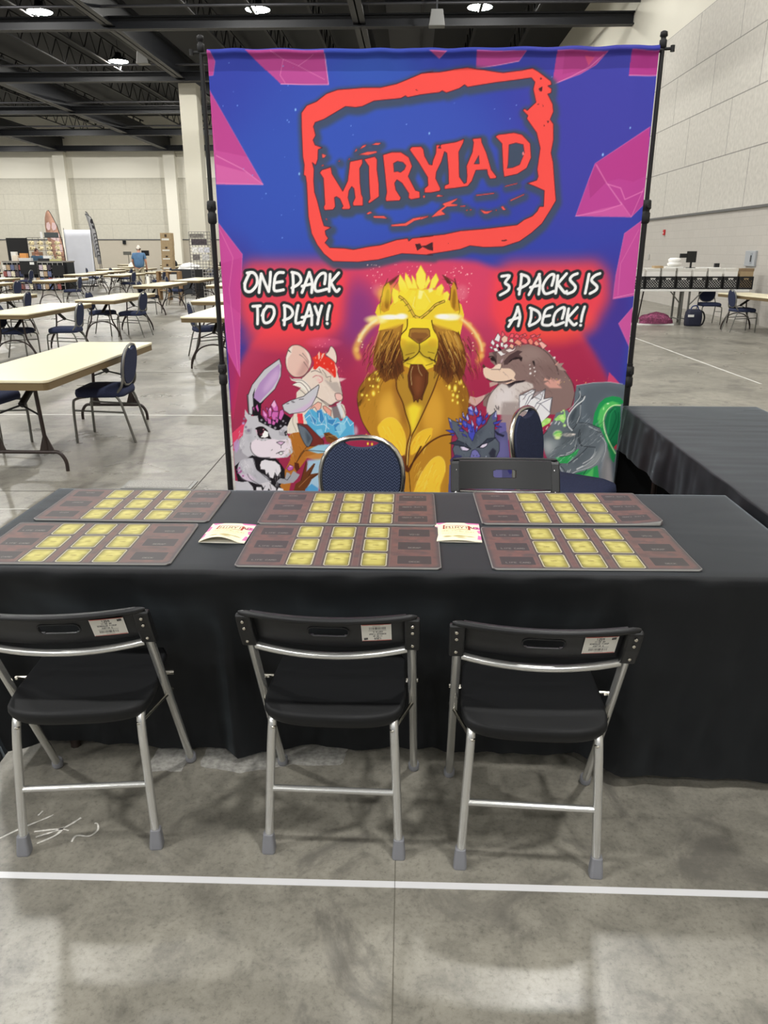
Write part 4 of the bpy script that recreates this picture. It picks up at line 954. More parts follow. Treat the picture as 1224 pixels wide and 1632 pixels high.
[0,[251,85,80],[1,0],[1162,480,1175,494,1182,528,1208,571,1225,574,1228,553,1244,514,1246,472,1265,472,1272,490,1256,487,1275,469,1353,458,1398,443,1395,461,1371,508,1378,635,1406,671,1419,665,1421,629,1416,580,1446,509,1451,461,1443,443,1492,438,1496,461,1524,515,1554,599,1585,635,1582,644,1550,647,1536,623,1531,599,1469,602,1448,659,1426,684,1360,693,1297,699,1297,680,1320,671,1316,598,1306,514,1292,505,1277,556,1249,610,1246,643,1274,695,1271,708,1221,717,1185,717,1184,695,1204,680,1201,637,1151,563,1102,501,1099,494,1110,482]],
[2,[74,28,38],[3.4,0.9,0],[1162,480,1175,494,1182,528,1208,571,1225,574,1228,553,1244,514,1246,472,1265,472,1272,490,1256,487,1275,469,1353,458,1398,443,1395,461,1371,508,1378,635,1406,671,1419,665,1421,629,1416,580,1446,509,1451,461,1443,443,1492,438,1496,461,1524,515,1554,599,1585,635,1582,644,1550,647,1536,623,1531,599,1469,602,1448,659,1426,684,1360,693,1297,699,1297,680,1320,671,1316,598,1306,514,1292,505,1277,556,1249,610,1246,643,1274,695,1271,708,1221,717,1185,717,1184,695,1204,680,1201,637,1151,563,1102,501,1099,494,1110,482,1162,480]],
[0,[251,85,80],[1,0],[1569,432,1585,423,1669,414,1714,424,1762,468,1772,540,1750,593,1700,623,1628,637,1620,599,1607,468]],
[2,[74,28,38],[3.4,0.9,0],[1569,432,1585,423,1669,414,1714,424,1762,468,1772,540,1750,593,1700,623,1628,637,1620,599,1607,468,1569,432]],
[0,[70,82,104],[1,0],[1009,565,1031,554,1063,560,1079,577,1070,597,1048,612,1032,606,1013,609]],
[2,[74,28,38],[3,0.8,0],[1009,565,1031,554,1063,560,1079,577,1070,597,1048,612,1032,606,1013,609,1009,565]],
[0,[70,82,104],[1,0],[1482,527,1487,569,1458,570]],
[2,[74,28,38],[3,0.8,0],[1482,527,1487,569,1458,570,1482,527]],
[0,[70,82,104],[1,0],[1646,474,1684,465,1724,474,1733,516,1710,575,1672,590,1642,593,1646,575]],
[2,[74,28,38],[3,0.8,0],[1646,474,1684,465,1724,474,1733,516,1710,575,1672,590,1642,593,1646,575,1646,474]],
[0,[240,138,144],[1,0],[1720,518,1727,507,1733,522,1726,530]],
[0,[248,96,88],[1,0],[814,521,862,506,915,503,917,511,868,523]],
[2,[74,28,38],[2,0.6,0],[814,521,862,506,915,503,917,511,868,523,814,521]],
[0,[248,96,88],[1,0],[887,471,912,461,942,462,925,472]],
[2,[74,28,38],[2,0.6,0],[887,471,912,461,942,462,925,472,887,471]],
[0,[248,96,88],[1,0],[821,494,837,475,859,469,852,480]],
[2,[74,28,38],[2,0.6,0],[821,494,837,475,859,469,852,480,821,494]],
[0,[248,96,88],[1,0],[791,510,802,490,808,498]],
[2,[74,28,38],[2,0.6,0],[791,510,802,490,808,498,791,510]],
[0,[248,96,88],[1,0],[609,515,634,524,624,535,612,538]],
[2,[74,28,38],[2,0.6,0],[609,515,634,524,624,535,612,538,609,515]],
[0,[248,96,88],[1,0],[604,579,613,570,621,578]],
[2,[74,28,38],[2,0.6,0],[604,579,613,570,621,578,604,579]],
[0,[248,96,88],[1,0],[700,554,706,549,711,557]],
[2,[74,28,38],[2,0.6,0],[700,554,706,549,711,557,700,554]],
[0,[248,96,88],[1,0],[757,549,763,538,767,544]],
[2,[74,28,38],[2,0.6,0],[757,549,763,538,767,544,757,549]],
[0,[248,96,88],[1,0],[621,856,628,852,632,866]],
[2,[74,28,38],[2,0.6,0],[621,856,628,852,632,866,621,856]],
[0,[248,96,88],[1,0],[856,827,875,816,891,822,866,832]],
[2,[74,28,38],[2,0.6,0],[856,827,875,816,891,822,866,832,856,827]],
[0,[248,96,88],[1,0],[895,840,956,840,976,854,962,853,898,850]],
[2,[74,28,38],[2,0.6,0],[895,840,956,840,976,854,962,853,898,850,895,840]],
[0,[248,96,88],[1,0],[996,887,1078,878,1123,852,1207,839,1210,846,1130,866,1085,893,1001,896]],
[2,[74,28,38],[2,0.6,0],[996,887,1078,878,1123,852,1207,839,1210,846,1130,866,1085,893,1001,896,996,887]],
[0,[248,96,88],[1,0],[1286,776,1368,748,1372,751,1336,776,1373,779,1370,787,1313,791,1283,813,1307,832,1224,847,1263,813,1300,788]],
[2,[74,28,38],[2,0.6,0],[1286,776,1368,748,1372,751,1336,776,1373,779,1370,787,1313,791,1283,813,1307,832,1224,847,1263,813,1300,788,1286,776]],
[0,[248,96,88],[1,0],[1164,850,1204,842,1208,845,1164,860]],
[2,[74,28,38],[2,0.6,0],[1164,850,1204,842,1208,845,1164,860,1164,850]],
[0,[248,96,88],[1,0],[1386,787,1416,785,1418,791,1390,792]],
[2,[74,28,38],[2,0.6,0],[1386,787,1416,785,1418,791,1390,792,1386,787]],
[0,[248,96,88],[1,0],[1474,730,1576,719,1576,724,1475,735]],
[2,[74,28,38],[2,0.6,0],[1474,730,1576,719,1576,724,1475,735,1474,730]],
[0,[248,96,88],[1,0],[1634,684,1702,669,1704,673,1637,688]],
[2,[74,28,38],[2,0.6,0],[1634,684,1702,669,1704,673,1637,688,1634,684]],
[0,[248,96,88],[1,0],[1667,758,1745,726,1744,731,1671,763]],
[2,[74,28,38],[2,0.6,0],[1667,758,1745,726,1744,731,1671,763,1667,758]],
[0,[248,96,88],[1,0],[1500,807,1534,817,1574,812,1544,829,1524,829]],
[2,[74,28,38],[2,0.6,0],[1500,807,1534,817,1574,812,1544,829,1524,829,1500,807]],
[0,[248,96,88],[1,0],[1617,792,1629,789,1647,810,1630,810]],
[2,[74,28,38],[2,0.6,0],[1617,792,1629,789,1647,810,1630,810,1617,792]],
[0,[248,96,88],[1,0],[1422,807,1430,807,1430,813,1422,813]],
[2,[74,28,38],[2,0.6,0],[1422,807,1430,807,1430,813,1422,813,1422,807]],
[0,[248,96,88],[1,0],[1438,807,1453,805,1450,813]],
[2,[74,28,38],[2,0.6,0],[1438,807,1453,805,1450,813,1438,807]],
[0,[248,96,88],[1,0],[1250,738,1261,727,1295,735,1268,738]],
[2,[74,28,38],[2,0.6,0],[1250,738,1261,727,1295,735,1268,738,1250,738]],
[0,[248,96,88],[1,0],[1176,732,1187,732,1187,741,1179,741]],
[2,[74,28,38],[2,0.6,0],[1176,732,1187,732,1187,741,1179,741,1176,732]],
[0,[248,96,88],[1,0],[1176,735,1185,729,1189,743,1179,744]],
[2,[74,28,38],[2,0.6,0],[1176,735,1185,729,1189,743,1179,744,1176,735]],
[0,[248,96,88],[1,0],[1587,807,1596,809,1592,816]],
[2,[74,28,38],[2,0.6,0],[1587,807,1596,809,1592,816,1587,807]],
[0,[74,42,48],[1,0],[1135,991,1164,988,1177,1009,1148,1028]],
[0,[74,42,48],[1,0],[1184,1009,1238,982,1239,1028,1210,1022]],
[0,[74,42,48],[1,0],[1166,1003,1200,997,1233,980,1241,1019,1207,1016]],
[0,[74,42,48],[1,0],[1628,971,1658,968,1664,974,1632,977]],
[0,[74,42,48],[1,0],[1830,375,1837,378,1834,386]],
[0,[74,42,48],[1,0],[1845,357,1858,356,1855,369]],
[0,[74,42,48],[1,0],[1790,199,1811,188,1810,214,1797,211]],
[0,[74,42,48],[1,0],[1793,146,1809,149,1800,157]],
[0,[74,42,48],[1,0],[1785,274,1798,272,1798,278]],
[0,[74,42,48],[1,0],[1817,274,1824,285,1820,288]],
[0,[74,42,48],[1,0],[1322,985,1330,986,1326,991]],
[0,[74,42,48],[1,0],[1124,196,1146,204,1134,204]],
[3,[44,49,52],[48.2,1,0],[154,1154,190,1152,210,1180,205,1222,170,1258,140,1253,137,1217,159,1170,168,1157]],
[3,[44,49,52],[48.2,1,0],[135,1214,153,1180]],
[3,[44,49,52],[48.2,1,0],[236,1159,227,1206,218,1264]],
[3,[44,49,52],[48.2,1,0],[236,1159,260,1222,275,1258]],
[3,[44,49,52],[48.2,1,0],[291,1149,285,1206,275,1258]],
[3,[44,49,52],[48.2,1,0],[367,1151,340,1151,320,1169,310,1211,311,1253,363,1248]],
[3,[44,49,52],[48.2,1,0],[315,1208,359,1201]],
[3,[44,49,52],[48.2,1,0],[421,1151,422,1206,417,1263]],
[3,[44,49,52],[48.2,1,0],[416,1149,454,1159,469,1190,452,1216,413,1237]],
[3,[44,49,52],[48.2,1,0],[519,1149,507,1180,472,1263]],
[3,[44,49,52],[48.2,1,0],[519,1149,534,1206,529,1263]],
[3,[44,49,52],[48.2,1,0],[473,1227,533,1213]],
[3,[44,49,52],[48.2,1,0],[607,1213,614,1159,589,1156,562,1185,549,1226,560,1255,620,1242]],
[3,[44,49,52],[48.2,1,0],[641,1159,637,1205,633,1255]],
[3,[44,49,52],[48.2,1,0],[692,1151,643,1205]],
[3,[44,49,52],[48.2,1,0],[643,1203,674,1255,693,1242]],
[3,[44,49,52],[48.2,1,0],[177,1343,221,1340]],
[3,[44,49,52],[48.2,1,0],[204,1343,203,1396,199,1445]],
[3,[44,49,52],[48.2,1,0],[260,1343,295,1348,302,1385,278,1428,246,1439,234,1418,239,1375,259,1348]],
[3,[44,49,52],[48.2,1,0],[229,1396,242,1364]],
[3,[44,49,52],[48.2,1,0],[365,1337,365,1391,359,1450]],
[3,[44,49,52],[48.2,1,0],[362,1337,397,1348,413,1380,395,1407,355,1423]],
[3,[44,49,52],[48.2,1,0],[447,1337,434,1390,430,1439,463,1433]],
[3,[44,49,52],[48.2,1,0],[513,1334,495,1385,468,1452]],
[3,[44,49,52],[48.2,1,0],[513,1334,525,1390,524,1449]],
[3,[44,49,52],[48.2,1,0],[467,1406,528,1393]],
[3,[44,49,52],[48.2,1,0],[546,1342,564,1393]],
[3,[44,49,52],[48.2,1,0],[587,1339,569,1395,559,1444]],
[3,[44,49,52],[48.2,1,0],[634,1337,622,1379,617,1417]],
[3,[44,49,52],[48.2,1,0],[616,1439,618,1441]],
[3,[44,49,52],[39.9,1,0],[154,1168,189,1165,210,1194,205,1235,170,1272,140,1267,136,1230,158,1183,167,1170]],
[3,[44,49,52],[39.9,1,0],[134,1228,152,1194]],
[3,[44,49,52],[39.9,1,0],[235,1173,226,1220,218,1277]],
[3,[44,49,52],[39.9,1,0],[235,1173,259,1235,274,1272]],
[3,[44,49,52],[39.9,1,0],[290,1162,285,1219,274,1272]],
[3,[44,49,52],[39.9,1,0],[366,1165,339,1165,319,1183,309,1225,310,1267,362,1261]],
[3,[44,49,52],[39.9,1,0],[315,1222,359,1214]],
[3,[44,49,52],[39.9,1,0],[421,1165,421,1219,416,1277]],
[3,[44,49,52],[39.9,1,0],[415,1162,453,1172,468,1204,451,1230,412,1251]],
[3,[44,49,52],[39.9,1,0],[519,1162,507,1193,471,1277]],
[3,[44,49,52],[39.9,1,0],[519,1162,533,1219,529,1277]],
[3,[44,49,52],[39.9,1,0],[473,1240,533,1227]],
[3,[44,49,52],[39.9,1,0],[607,1227,613,1172,589,1170,561,1198,549,1240,559,1269,620,1256]],
[3,[44,49,52],[39.9,1,0],[641,1172,637,1219,633,1269]],
[3,[44,49,52],[39.9,1,0],[692,1164,642,1219]],
[3,[44,49,52],[39.9,1,0],[642,1216,674,1269,693,1255]],
[3,[44,49,52],[39.9,1,0],[176,1357,220,1354]],
[3,[44,49,52],[39.9,1,0],[204,1357,202,1410,198,1459]],
[3,[44,49,52],[39.9,1,0],[259,1357,295,1362,301,1399,277,1442,246,1453,233,1432,238,1389,259,1362]],
[3,[44,49,52],[39.9,1,0],[228,1410,241,1378]],
[3,[44,49,52],[39.9,1,0],[364,1351,365,1404,358,1464]],
[3,[44,49,52],[39.9,1,0],[361,1351,397,1362,412,1394,394,1420,355,1437]],
[3,[44,49,52],[39.9,1,0],[447,1351,434,1404,429,1453,463,1447]],
[3,[44,49,52],[39.9,1,0],[513,1348,495,1399,468,1466]],
[3,[44,49,52],[39.9,1,0],[513,1348,525,1404,523,1463]],
[3,[44,49,52],[39.9,1,0],[466,1420,528,1407]],
[3,[44,49,52],[39.9,1,0],[546,1356,564,1407]],
[3,[44,49,52],[39.9,1,0],[587,1353,569,1409,558,1458]],
[3,[44,49,52],[39.9,1,0],[634,1350,622,1393,616,1431]],
[3,[44,49,52],[39.9,1,0],[616,1453,618,1455]],
[3,[255,255,255],[16.4,1,0],[154,1154,190,1152,210,1180,205,1222,170,1258,140,1253,137,1217,159,1170,168,1157]],
[3,[255,255,255],[16.4,1,0],[135,1214,153,1180]],
[3,[255,255,255],[16.4,1,0],[236,1159,227,1206,218,1264]],
[3,[255,255,255],[16.4,1,0],[236,1159,260,1222,275,1258]],
[3,[255,255,255],[16.4,1,0],[291,1149,285,1206,275,1258]],
[3,[255,255,255],[16.4,1,0],[367,1151,340,1151,320,1169,310,1211,311,1253,363,1248]],
[3,[255,255,255],[16.4,1,0],[315,1208,359,1201]],
[3,[255,255,255],[16.4,1,0],[421,1151,422,1206,417,1263]],
[3,[255,255,255],[16.4,1,0],[416,1149,454,1159,469,1190,452,1216,413,1237]],
[3,[255,255,255],[16.4,1,0],[519,1149,507,1180,472,1263]],
[3,[255,255,255],[16.4,1,0],[519,1149,534,1206,529,1263]],
[3,[255,255,255],[16.4,1,0],[473,1227,533,1213]],
[3,[255,255,255],[16.4,1,0],[607,1213,614,1159,589,1156,562,1185,549,1226,560,1255,620,1242]],
[3,[255,255,255],[16.4,1,0],[641,1159,637,1205,633,1255]],
[3,[255,255,255],[16.4,1,0],[692,1151,643,1205]],
[3,[255,255,255],[16.4,1,0],[643,1203,674,1255,693,1242]],
[3,[255,255,255],[16.4,1,0],[177,1343,221,1340]],
[3,[255,255,255],[16.4,1,0],[204,1343,203,1396,199,1445]],
[3,[255,255,255],[16.4,1,0],[260,1343,295,1348,302,1385,278,1428,246,1439,234,1418,239,1375,259,1348]],
[3,[255,255,255],[16.4,1,0],[229,1396,242,1364]],
[3,[255,255,255],[16.4,1,0],[365,1337,365,1391,359,1450]],
[3,[255,255,255],[16.4,1,0],[362,1337,397,1348,413,1380,395,1407,355,1423]],
[3,[255,255,255],[16.4,1,0],[447,1337,434,1390,430,1439,463,1433]],
[3,[255,255,255],[16.4,1,0],[513,1334,495,1385,468,1452]],
[3,[255,255,255],[16.4,1,0],[513,1334,525,1390,524,1449]],
[3,[255,255,255],[16.4,1,0],[467,1406,528,1393]],
[3,[255,255,255],[16.4,1,0],[546,1342,564,1393]],
[3,[255,255,255],[16.4,1,0],[587,1339,569,1395,559,1444]],
[3,[255,255,255],[16.4,1,0],[634,1337,622,1379,617,1417]],
[3,[255,255,255],[16.4,1,0],[616,1439,618,1441]],
[3,[44,49,52],[47.6,1,0],[1640,1169,1685,1166,1662,1204,1685,1223,1681,1248,1637,1274]],
[3,[44,49,52],[47.6,1,0],[1755,1161,1753,1210,1747,1270]],
[3,[44,49,52],[47.6,1,0],[1752,1158,1790,1172,1800,1199,1781,1220,1740,1240]],
[3,[44,49,52],[47.6,1,0],[1859,1158,1842,1193,1804,1272]],
[3,[44,49,52],[47.6,1,0],[1856,1158,1865,1209,1861,1270]],
[3,[44,49,52],[47.6,1,0],[1810,1231,1866,1218]],
[3,[44,49,52],[47.6,1,0],[1934,1220,1944,1166,1924,1161,1898,1188,1882,1226,1891,1259,1909,1267,1947,1253]],
[3,[44,49,52],[47.6,1,0],[1964,1166,1962,1215,1959,1264]],
[3,[44,49,52],[47.6,1,0],[2013,1155,1967,1212]],
[3,[44,49,52],[47.6,1,0],[1967,1212,2010,1261,2021,1253]],
[3,[44,49,52],[47.6,1,0],[2075,1155,2048,1166,2036,1190,2069,1226,2060,1253,2027,1267]],
[3,[44,49,52],[47.6,1,0],[2142,1158,2136,1209,2129,1264]],
[3,[44,49,52],[47.6,1,0],[2204,1155,2177,1166,2159,1193,2193,1225,2189,1247,2157,1266]],
[3,[44,49,52],[47.6,1,0],[1743,1342,1729,1392,1695,1454]],
[3,[44,49,52],[47.6,1,0],[1743,1342,1759,1397,1752,1451]],
[3,[44,49,52],[47.6,1,0],[1699,1420,1759,1400]],
[3,[44,49,52],[47.6,1,0],[1824,1358,1824,1403,1815,1442]],
[3,[44,49,52],[47.6,1,0],[1815,1347,1864,1369,1878,1403,1857,1431,1818,1450]],
[3,[44,49,52],[47.6,1,0],[1945,1341,1909,1358,1896,1408,1895,1442,1933,1447,1949,1436]],
[3,[44,49,52],[47.6,1,0],[1901,1397,1934,1391]],
[3,[44,49,52],[47.6,1,0],[2007,1408,2017,1352,2000,1347,1967,1374,1956,1419,1967,1447,2017,1430]],
[3,[44,49,52],[47.6,1,0],[2040,1352,2035,1397,2033,1447]],
[3,[44,49,52],[47.6,1,0],[2090,1344,2038,1405]],
[3,[44,49,52],[47.6,1,0],[2038,1405,2075,1444,2092,1436]],
[3,[44,49,52],[47.6,1,0],[2132,1341,2122,1385,2118,1424]],
[3,[44,49,52],[47.6,1,0],[2116,1446,2118,1447]],
[3,[44,49,52],[39.2,1,0],[1641,1183,1686,1180,1663,1218,1686,1238,1682,1262,1638,1289]],
[3,[44,49,52],[39.2,1,0],[1756,1175,1753,1224,1748,1284]],
[3,[44,49,52],[39.2,1,0],[1753,1172,1791,1186,1801,1213,1782,1235,1741,1254]],
[3,[44,49,52],[39.2,1,0],[1860,1172,1843,1207,1805,1287]],
[3,[44,49,52],[39.2,1,0],[1857,1172,1866,1224,1862,1284]],
[3,[44,49,52],[39.2,1,0],[1811,1246,1867,1232]],
[3,[44,49,52],[39.2,1,0],[1935,1234,1945,1180,1925,1175,1899,1202,1883,1240,1892,1273,1910,1281,1948,1267]],
[3,[44,49,52],[39.2,1,0],[1965,1180,1963,1229,1961,1278]],
[3,[44,49,52],[39.2,1,0],[2014,1169,1968,1226]],
[3,[44,49,52],[39.2,1,0],[1968,1226,2011,1275,2022,1267]],
[3,[44,49,52],[39.2,1,0],[2076,1169,2049,1180,2037,1204,2071,1240,2061,1267,2029,1281]],
[3,[44,49,52],[39.2,1,0],[2144,1172,2137,1223,2130,1278]],
[3,[44,49,52],[39.2,1,0],[2205,1169,2178,1180,2161,1207,2194,1239,2191,1261,2158,1281]],
[3,[44,49,52],[39.2,1,0],[1744,1356,1729,1406,1695,1468]],
[3,[44,49,52],[39.2,1,0],[1744,1356,1760,1412,1753,1465]],
[3,[44,49,52],[39.2,1,0],[1699,1435,1760,1415]],
[3,[44,49,52],[39.2,1,0],[1825,1373,1825,1417,1816,1457]],
[3,[44,49,52],[39.2,1,0],[1815,1361,1865,1384,1879,1417,1858,1445,1819,1465]],
[3,[44,49,52],[39.2,1,0],[1946,1356,1910,1372,1897,1423,1896,1456,1934,1462,1950,1451]],
[3,[44,49,52],[39.2,1,0],[1901,1411,1935,1406]],
[3,[44,49,52],[39.2,1,0],[2008,1422,2018,1366,2001,1361,1968,1389,1957,1434,1968,1462,2018,1445]],
[3,[44,49,52],[39.2,1,0],[2041,1366,2036,1411,2034,1462]],
[3,[44,49,52],[39.2,1,0],[2091,1358,2039,1419]],
[3,[44,49,52],[39.2,1,0],[2039,1419,2077,1459,2093,1450]],
[3,[44,49,52],[39.2,1,0],[2134,1355,2123,1400,2120,1439]],
[3,[44,49,52],[39.2,1,0],[2117,1460,2119,1461]],
[3,[255,255,255],[15.7,1,0],[1640,1169,1685,1166,1662,1204,1685,1223,1681,1248,1637,1274]],
[3,[255,255,255],[15.7,1,0],[1755,1161,1753,1210,1747,1270]],
[3,[255,255,255],[15.7,1,0],[1752,1158,1790,1172,1800,1199,1781,1220,1740,1240]],
[3,[255,255,255],[15.7,1,0],[1859,1158,1842,1193,1804,1272]],
[3,[255,255,255],[15.7,1,0],[1856,1158,1865,1209,1861,1270]],
[3,[255,255,255],[15.7,1,0],[1810,1231,1866,1218]],
[3,[255,255,255],[15.7,1,0],[1934,1220,1944,1166,1924,1161,1898,1188,1882,1226,1891,1259,1909,1267,1947,1253]],
[3,[255,255,255],[15.7,1,0],[1964,1166,1962,1215,1959,1264]],
[3,[255,255,255],[15.7,1,0],[2013,1155,1967,1212]],
[3,[255,255,255],[15.7,1,0],[1967,1212,2010,1261,2021,1253]],
[3,[255,255,255],[15.7,1,0],[2075,1155,2048,1166,2036,1190,2069,1226,2060,1253,2027,1267]],
[3,[255,255,255],[15.7,1,0],[2142,1158,2136,1209,2129,1264]],
[3,[255,255,255],[15.7,1,0],[2204,1155,2177,1166,2159,1193,2193,1225,2189,1247,2157,1266]],
[3,[255,255,255],[15.7,1,0],[1743,1342,1729,1392,1695,1454]],
[3,[255,255,255],[15.7,1,0],[1743,1342,1759,1397,1752,1451]],
[3,[255,255,255],[15.7,1,0],[1699,1420,1759,1400]],
[3,[255,255,255],[15.7,1,0],[1824,1358,1824,1403,1815,1442]],
[3,[255,255,255],[15.7,1,0],[1815,1347,1864,1369,1878,1403,1857,1431,1818,1450]],
[3,[255,255,255],[15.7,1,0],[1945,1341,1909,1358,1896,1408,1895,1442,1933,1447,1949,1436]],
[3,[255,255,255],[15.7,1,0],[1901,1397,1934,1391]],
[3,[255,255,255],[15.7,1,0],[2007,1408,2017,1352,2000,1347,1967,1374,1956,1419,1967,1447,2017,1430]],
[3,[255,255,255],[15.7,1,0],[2040,1352,2035,1397,2033,1447]],
[3,[255,255,255],[15.7,1,0],[2090,1344,2038,1405]],
[3,[255,255,255],[15.7,1,0],[2038,1405,2075,1444,2092,1436]],
[3,[255,255,255],[15.7,1,0],[2132,1341,2122,1385,2118,1424]],
[3,[255,255,255],[15.7,1,0],[2116,1446,2118,1447]],
[7,[255,216,216],[857,1102,948,1242,26,3.7,1]],
[7,[255,200,200],[949,1102,1242,1172,22,3,2]],
[7,[255,216,208],[1296,1137,1466,1313,50,3.7,3]],
[7,[255,216,216],[1349,1102,1461,1171,12,3.4,4]],
[6,[232,138,154],[1409,1259,53.6,60.3,0.5]],
[6,[224,136,152],[919,1243,46.9,46.9,0.4]],
[8,[192,136,44],[3.4],[913,1715,851,1762,806,1825,793,1889,798,1946,823,2036,874,2120,938,2166,1028,2191,1086,2257,1098,2518,1377,2515,1381,2321,1379,2123,1440,2057,1474,1941,1471,1853,1431,1772,1398,1716,1255,1668,1019,1669],[60,36,22]],
[1,[138,90,34],[0.7,6.7],[913,1715,851,1762,800,1832,793,1901,824,1920,856,1857,907,1806,944,1756]],
[1,[138,90,34],[0.75,10.1],[1398,1716,1437,1772,1478,1865,1470,1992,1427,2031,1424,1929,1371,1835,1319,1779]],
[6,[240,184,72],[991,1970,93.8,160.8,0.8]],
[6,[234,176,64],[1258,1987,87.1,201,0.75]],
[6,[232,176,64],[979,2108,73.7,100.5,0.5]],
[6,[224,160,48],[1267,2411,87.1,134,0.5]],
[0,[150,96,42],[0.55,13.4],[1032,1761,1071,1900,1109,2008,1136,2112,1072,2034,1020,1919,1007,1805]],
[0,[184,138,48],[1,0],[1032,1743,1293,1717,1258,1841,1198,1982,1136,2125,1110,2060,1084,1944,1039,1843]],
[0,[253,226,60],[0.95,13.4],[1096,1944,1134,1915,1191,1937,1173,2007,1136,2125,1110,2034]],
[3,[90,48,22],[7.4,0.95,0],[1032,1761,1035,1830,1071,1912,1090,1982,1116,2060,1120,2112,1099,2191,1093,2324]],
[3,[90,48,22],[7.4,0.95,0],[1293,1729,1258,1835,1210,1950,1161,2059,1124,2138,1112,2230,1106,2324]],
[1,[251,208,60],[0.95,3.4],[938,2035,976,2009,1021,2012,1065,2060,1092,2138,1086,2237,1054,2251,996,2218,938,2139,915,2074]],
[3,[251,224,112],[2.3,0.8,0],[938,2035,976,2009,1021,2012,1065,2060,1092,2138,1089,2237]],
[1,[248,200,56],[0.95,3.4],[1250,2072,1257,2091,1239,2150,1138,2243,1121,2223,1130,2164,1174,2098]],
[3,[248,224,112],[2.3,0.8,0],[1250,2072,1200,2085,1149,2131,1124,2190]],
[1,[253,208,64],[0.95,3.4],[1305,2252,1338,2288,1343,2355,1316,2443,1298,2516,1154,2517,1160,2445,1198,2357,1254,2275]],
[3,[251,232,120],[2.7,0.8,0],[1160,2445,1198,2357,1254,2275,1305,2252,1338,2288,1343,2355]],
[5,[255,240,128],[2.7,0.7,0],[970,2153,984,2178,989,2204]],
[5,[251,224,96],[2.7,0.7,0],[1061,2140,1075,2165,1081,2191]],
[5,[255,240,128],[2.7,0.7,0],[947,2063,961,2087,966,2114]],
[5,[251,224,96],[2.7,0.7,0],[972,2100,986,2125,992,2151]],
[5,[255,240,128],[2.7,0.7,0],[1001,2203,1016,2228,1021,2254]],
[5,[224,160,40],[2.7,0.7,0],[991,2207,1005,2232,1011,2259]],
[5,[251,224,96],[2.7,0.7,0],[1023,2208,1038,2234,1043,2260]],
[5,[224,160,40],[2.7,0.7,0],[990,2063,1004,2088,1010,2114]],
[5,[224,160,40],[2.7,0.7,0],[959,2224,973,2249,978,2276]],
[5,[255,240,128],[2.7,0.7,0],[978,2066,992,2090,997,2117]],
[5,[255,240,128],[2.7,0.7,0],[1001,2183,1016,2208,1021,2234]],
[5,[255,240,128],[2.7,0.7,0],[1034,2217,1049,2242,1054,2269]],
[5,[224,160,40],[2.7,0.7,0],[1036,2158,1050,2183,1056,2209]],
[5,[224,160,40],[2.7,0.7,0],[1056,2076,1070,2101,1076,2127]],
[5,[251,224,96],[2.7,0.7,0],[1004,2104,1019,2129,1024,2155]],
[5,[255,240,128],[2.7,0.7,0],[997,2167,1011,2192,1016,2218]],
[5,[251,224,96],[2.7,0.7,0],[994,2203,1009,2228,1014,2254]],
[5,[251,224,96],[2.7,0.7,0],[985,2160,999,2185,1005,2211]],
[5,[224,160,40],[2.7,0.7,0],[969,2118,983,2143,989,2169]],
[5,[251,224,96],[2.7,0.7,0],[1054,2229,1068,2255,1074,2281]],
[5,[255,240,128],[2.7,0.7,0],[1032,2179,1046,2204,1051,2231]],
[5,[251,224,96],[2.7,0.7,0],[1068,2214,1083,2239,1088,2266]],
[5,[251,224,96],[2.7,0.7,0],[952,2172,966,2197,971,2223]],
[5,[255,240,128],[2.7,0.7,0],[1050,2157,1064,2182,1070,2209]],
[5,[251,224,96],[2.7,0.7,0],[954,2142,969,2167,974,2194]],
[5,[224,160,40],[2.7,0.7,0],[1071,2075,1085,2100,1090,2126]],
[5,[255,240,128],[2.7,0.7,0],[1177,2123,1163,2148,1158,2174]],
[5,[224,160,40],[2.7,0.7,0],[1179,2144,1165,2169,1160,2195]],
[5,[224,160,40],[2.7,0.7,0],[1147,2160,1133,2185,1128,2211]],
[5,[251,224,96],[2.7,0.7,0],[1174,2157,1161,2182,1156,2209]],
[5,[251,224,96],[2.7,0.7,0],[1217,2188,1204,2213,1199,2240]],
[5,[224,160,40],[2.7,0.7,0],[1162,2114,1149,2139,1144,2165]],
[5,[224,160,40],[2.7,0.7,0],[1150,2159,1136,2184,1131,2210]],
[5,[255,240,128],[2.7,0.7,0],[1222,2188,1209,2213,1204,2239]],
[5,[224,160,40],[2.7,0.7,0],[1193,2123,1179,2148,1175,2175]],
[5,[255,240,128],[2.7,0.7,0],[1224,2138,1210,2163,1206,2189]],
[5,[255,240,128],[2.7,0.7,0],[1224,2182,1210,2207,1205,2233]],
[5,[255,240,128],[2.7,0.7,0],[1175,2179,1161,2205,1156,2231]],
[5,[251,224,96],[2.7,0.7,0],[1197,2157,1183,2183,1178,2209]],
[5,[251,224,96],[2.7,0.7,0],[1152,2188,1138,2213,1133,2240]],
[5,[251,224,96],[2.7,0.7,0],[1205,2417,1191,2443,1186,2471]],
[5,[255,240,128],[2.7,0.7,0],[1199,2350,1185,2376,1180,2403]],
[5,[224,160,40],[2.7,0.7,0],[1241,2400,1227,2426,1222,2453]],
[5,[255,240,128],[2.7,0.7,0],[1280,2489,1266,2515,1262,2543]],
[5,[251,224,96],[2.7,0.7,0],[1168,2414,1154,2440,1150,2468]],
[5,[255,240,128],[2.7,0.7,0],[1185,2418,1171,2444,1166,2471]],
[5,[255,240,128],[2.7,0.7,0],[1233,2427,1219,2453,1215,2480]],
[5,[255,240,128],[2.7,0.7,0],[1252,2345,1238,2371,1233,2398]],
[5,[251,224,96],[2.7,0.7,0],[1168,2302,1154,2327,1149,2354]],
[5,[251,224,96],[2.7,0.7,0],[1168,2364,1154,2390,1150,2417]],
[5,[255,240,128],[2.7,0.7,0],[1231,2409,1217,2435,1212,2462]],
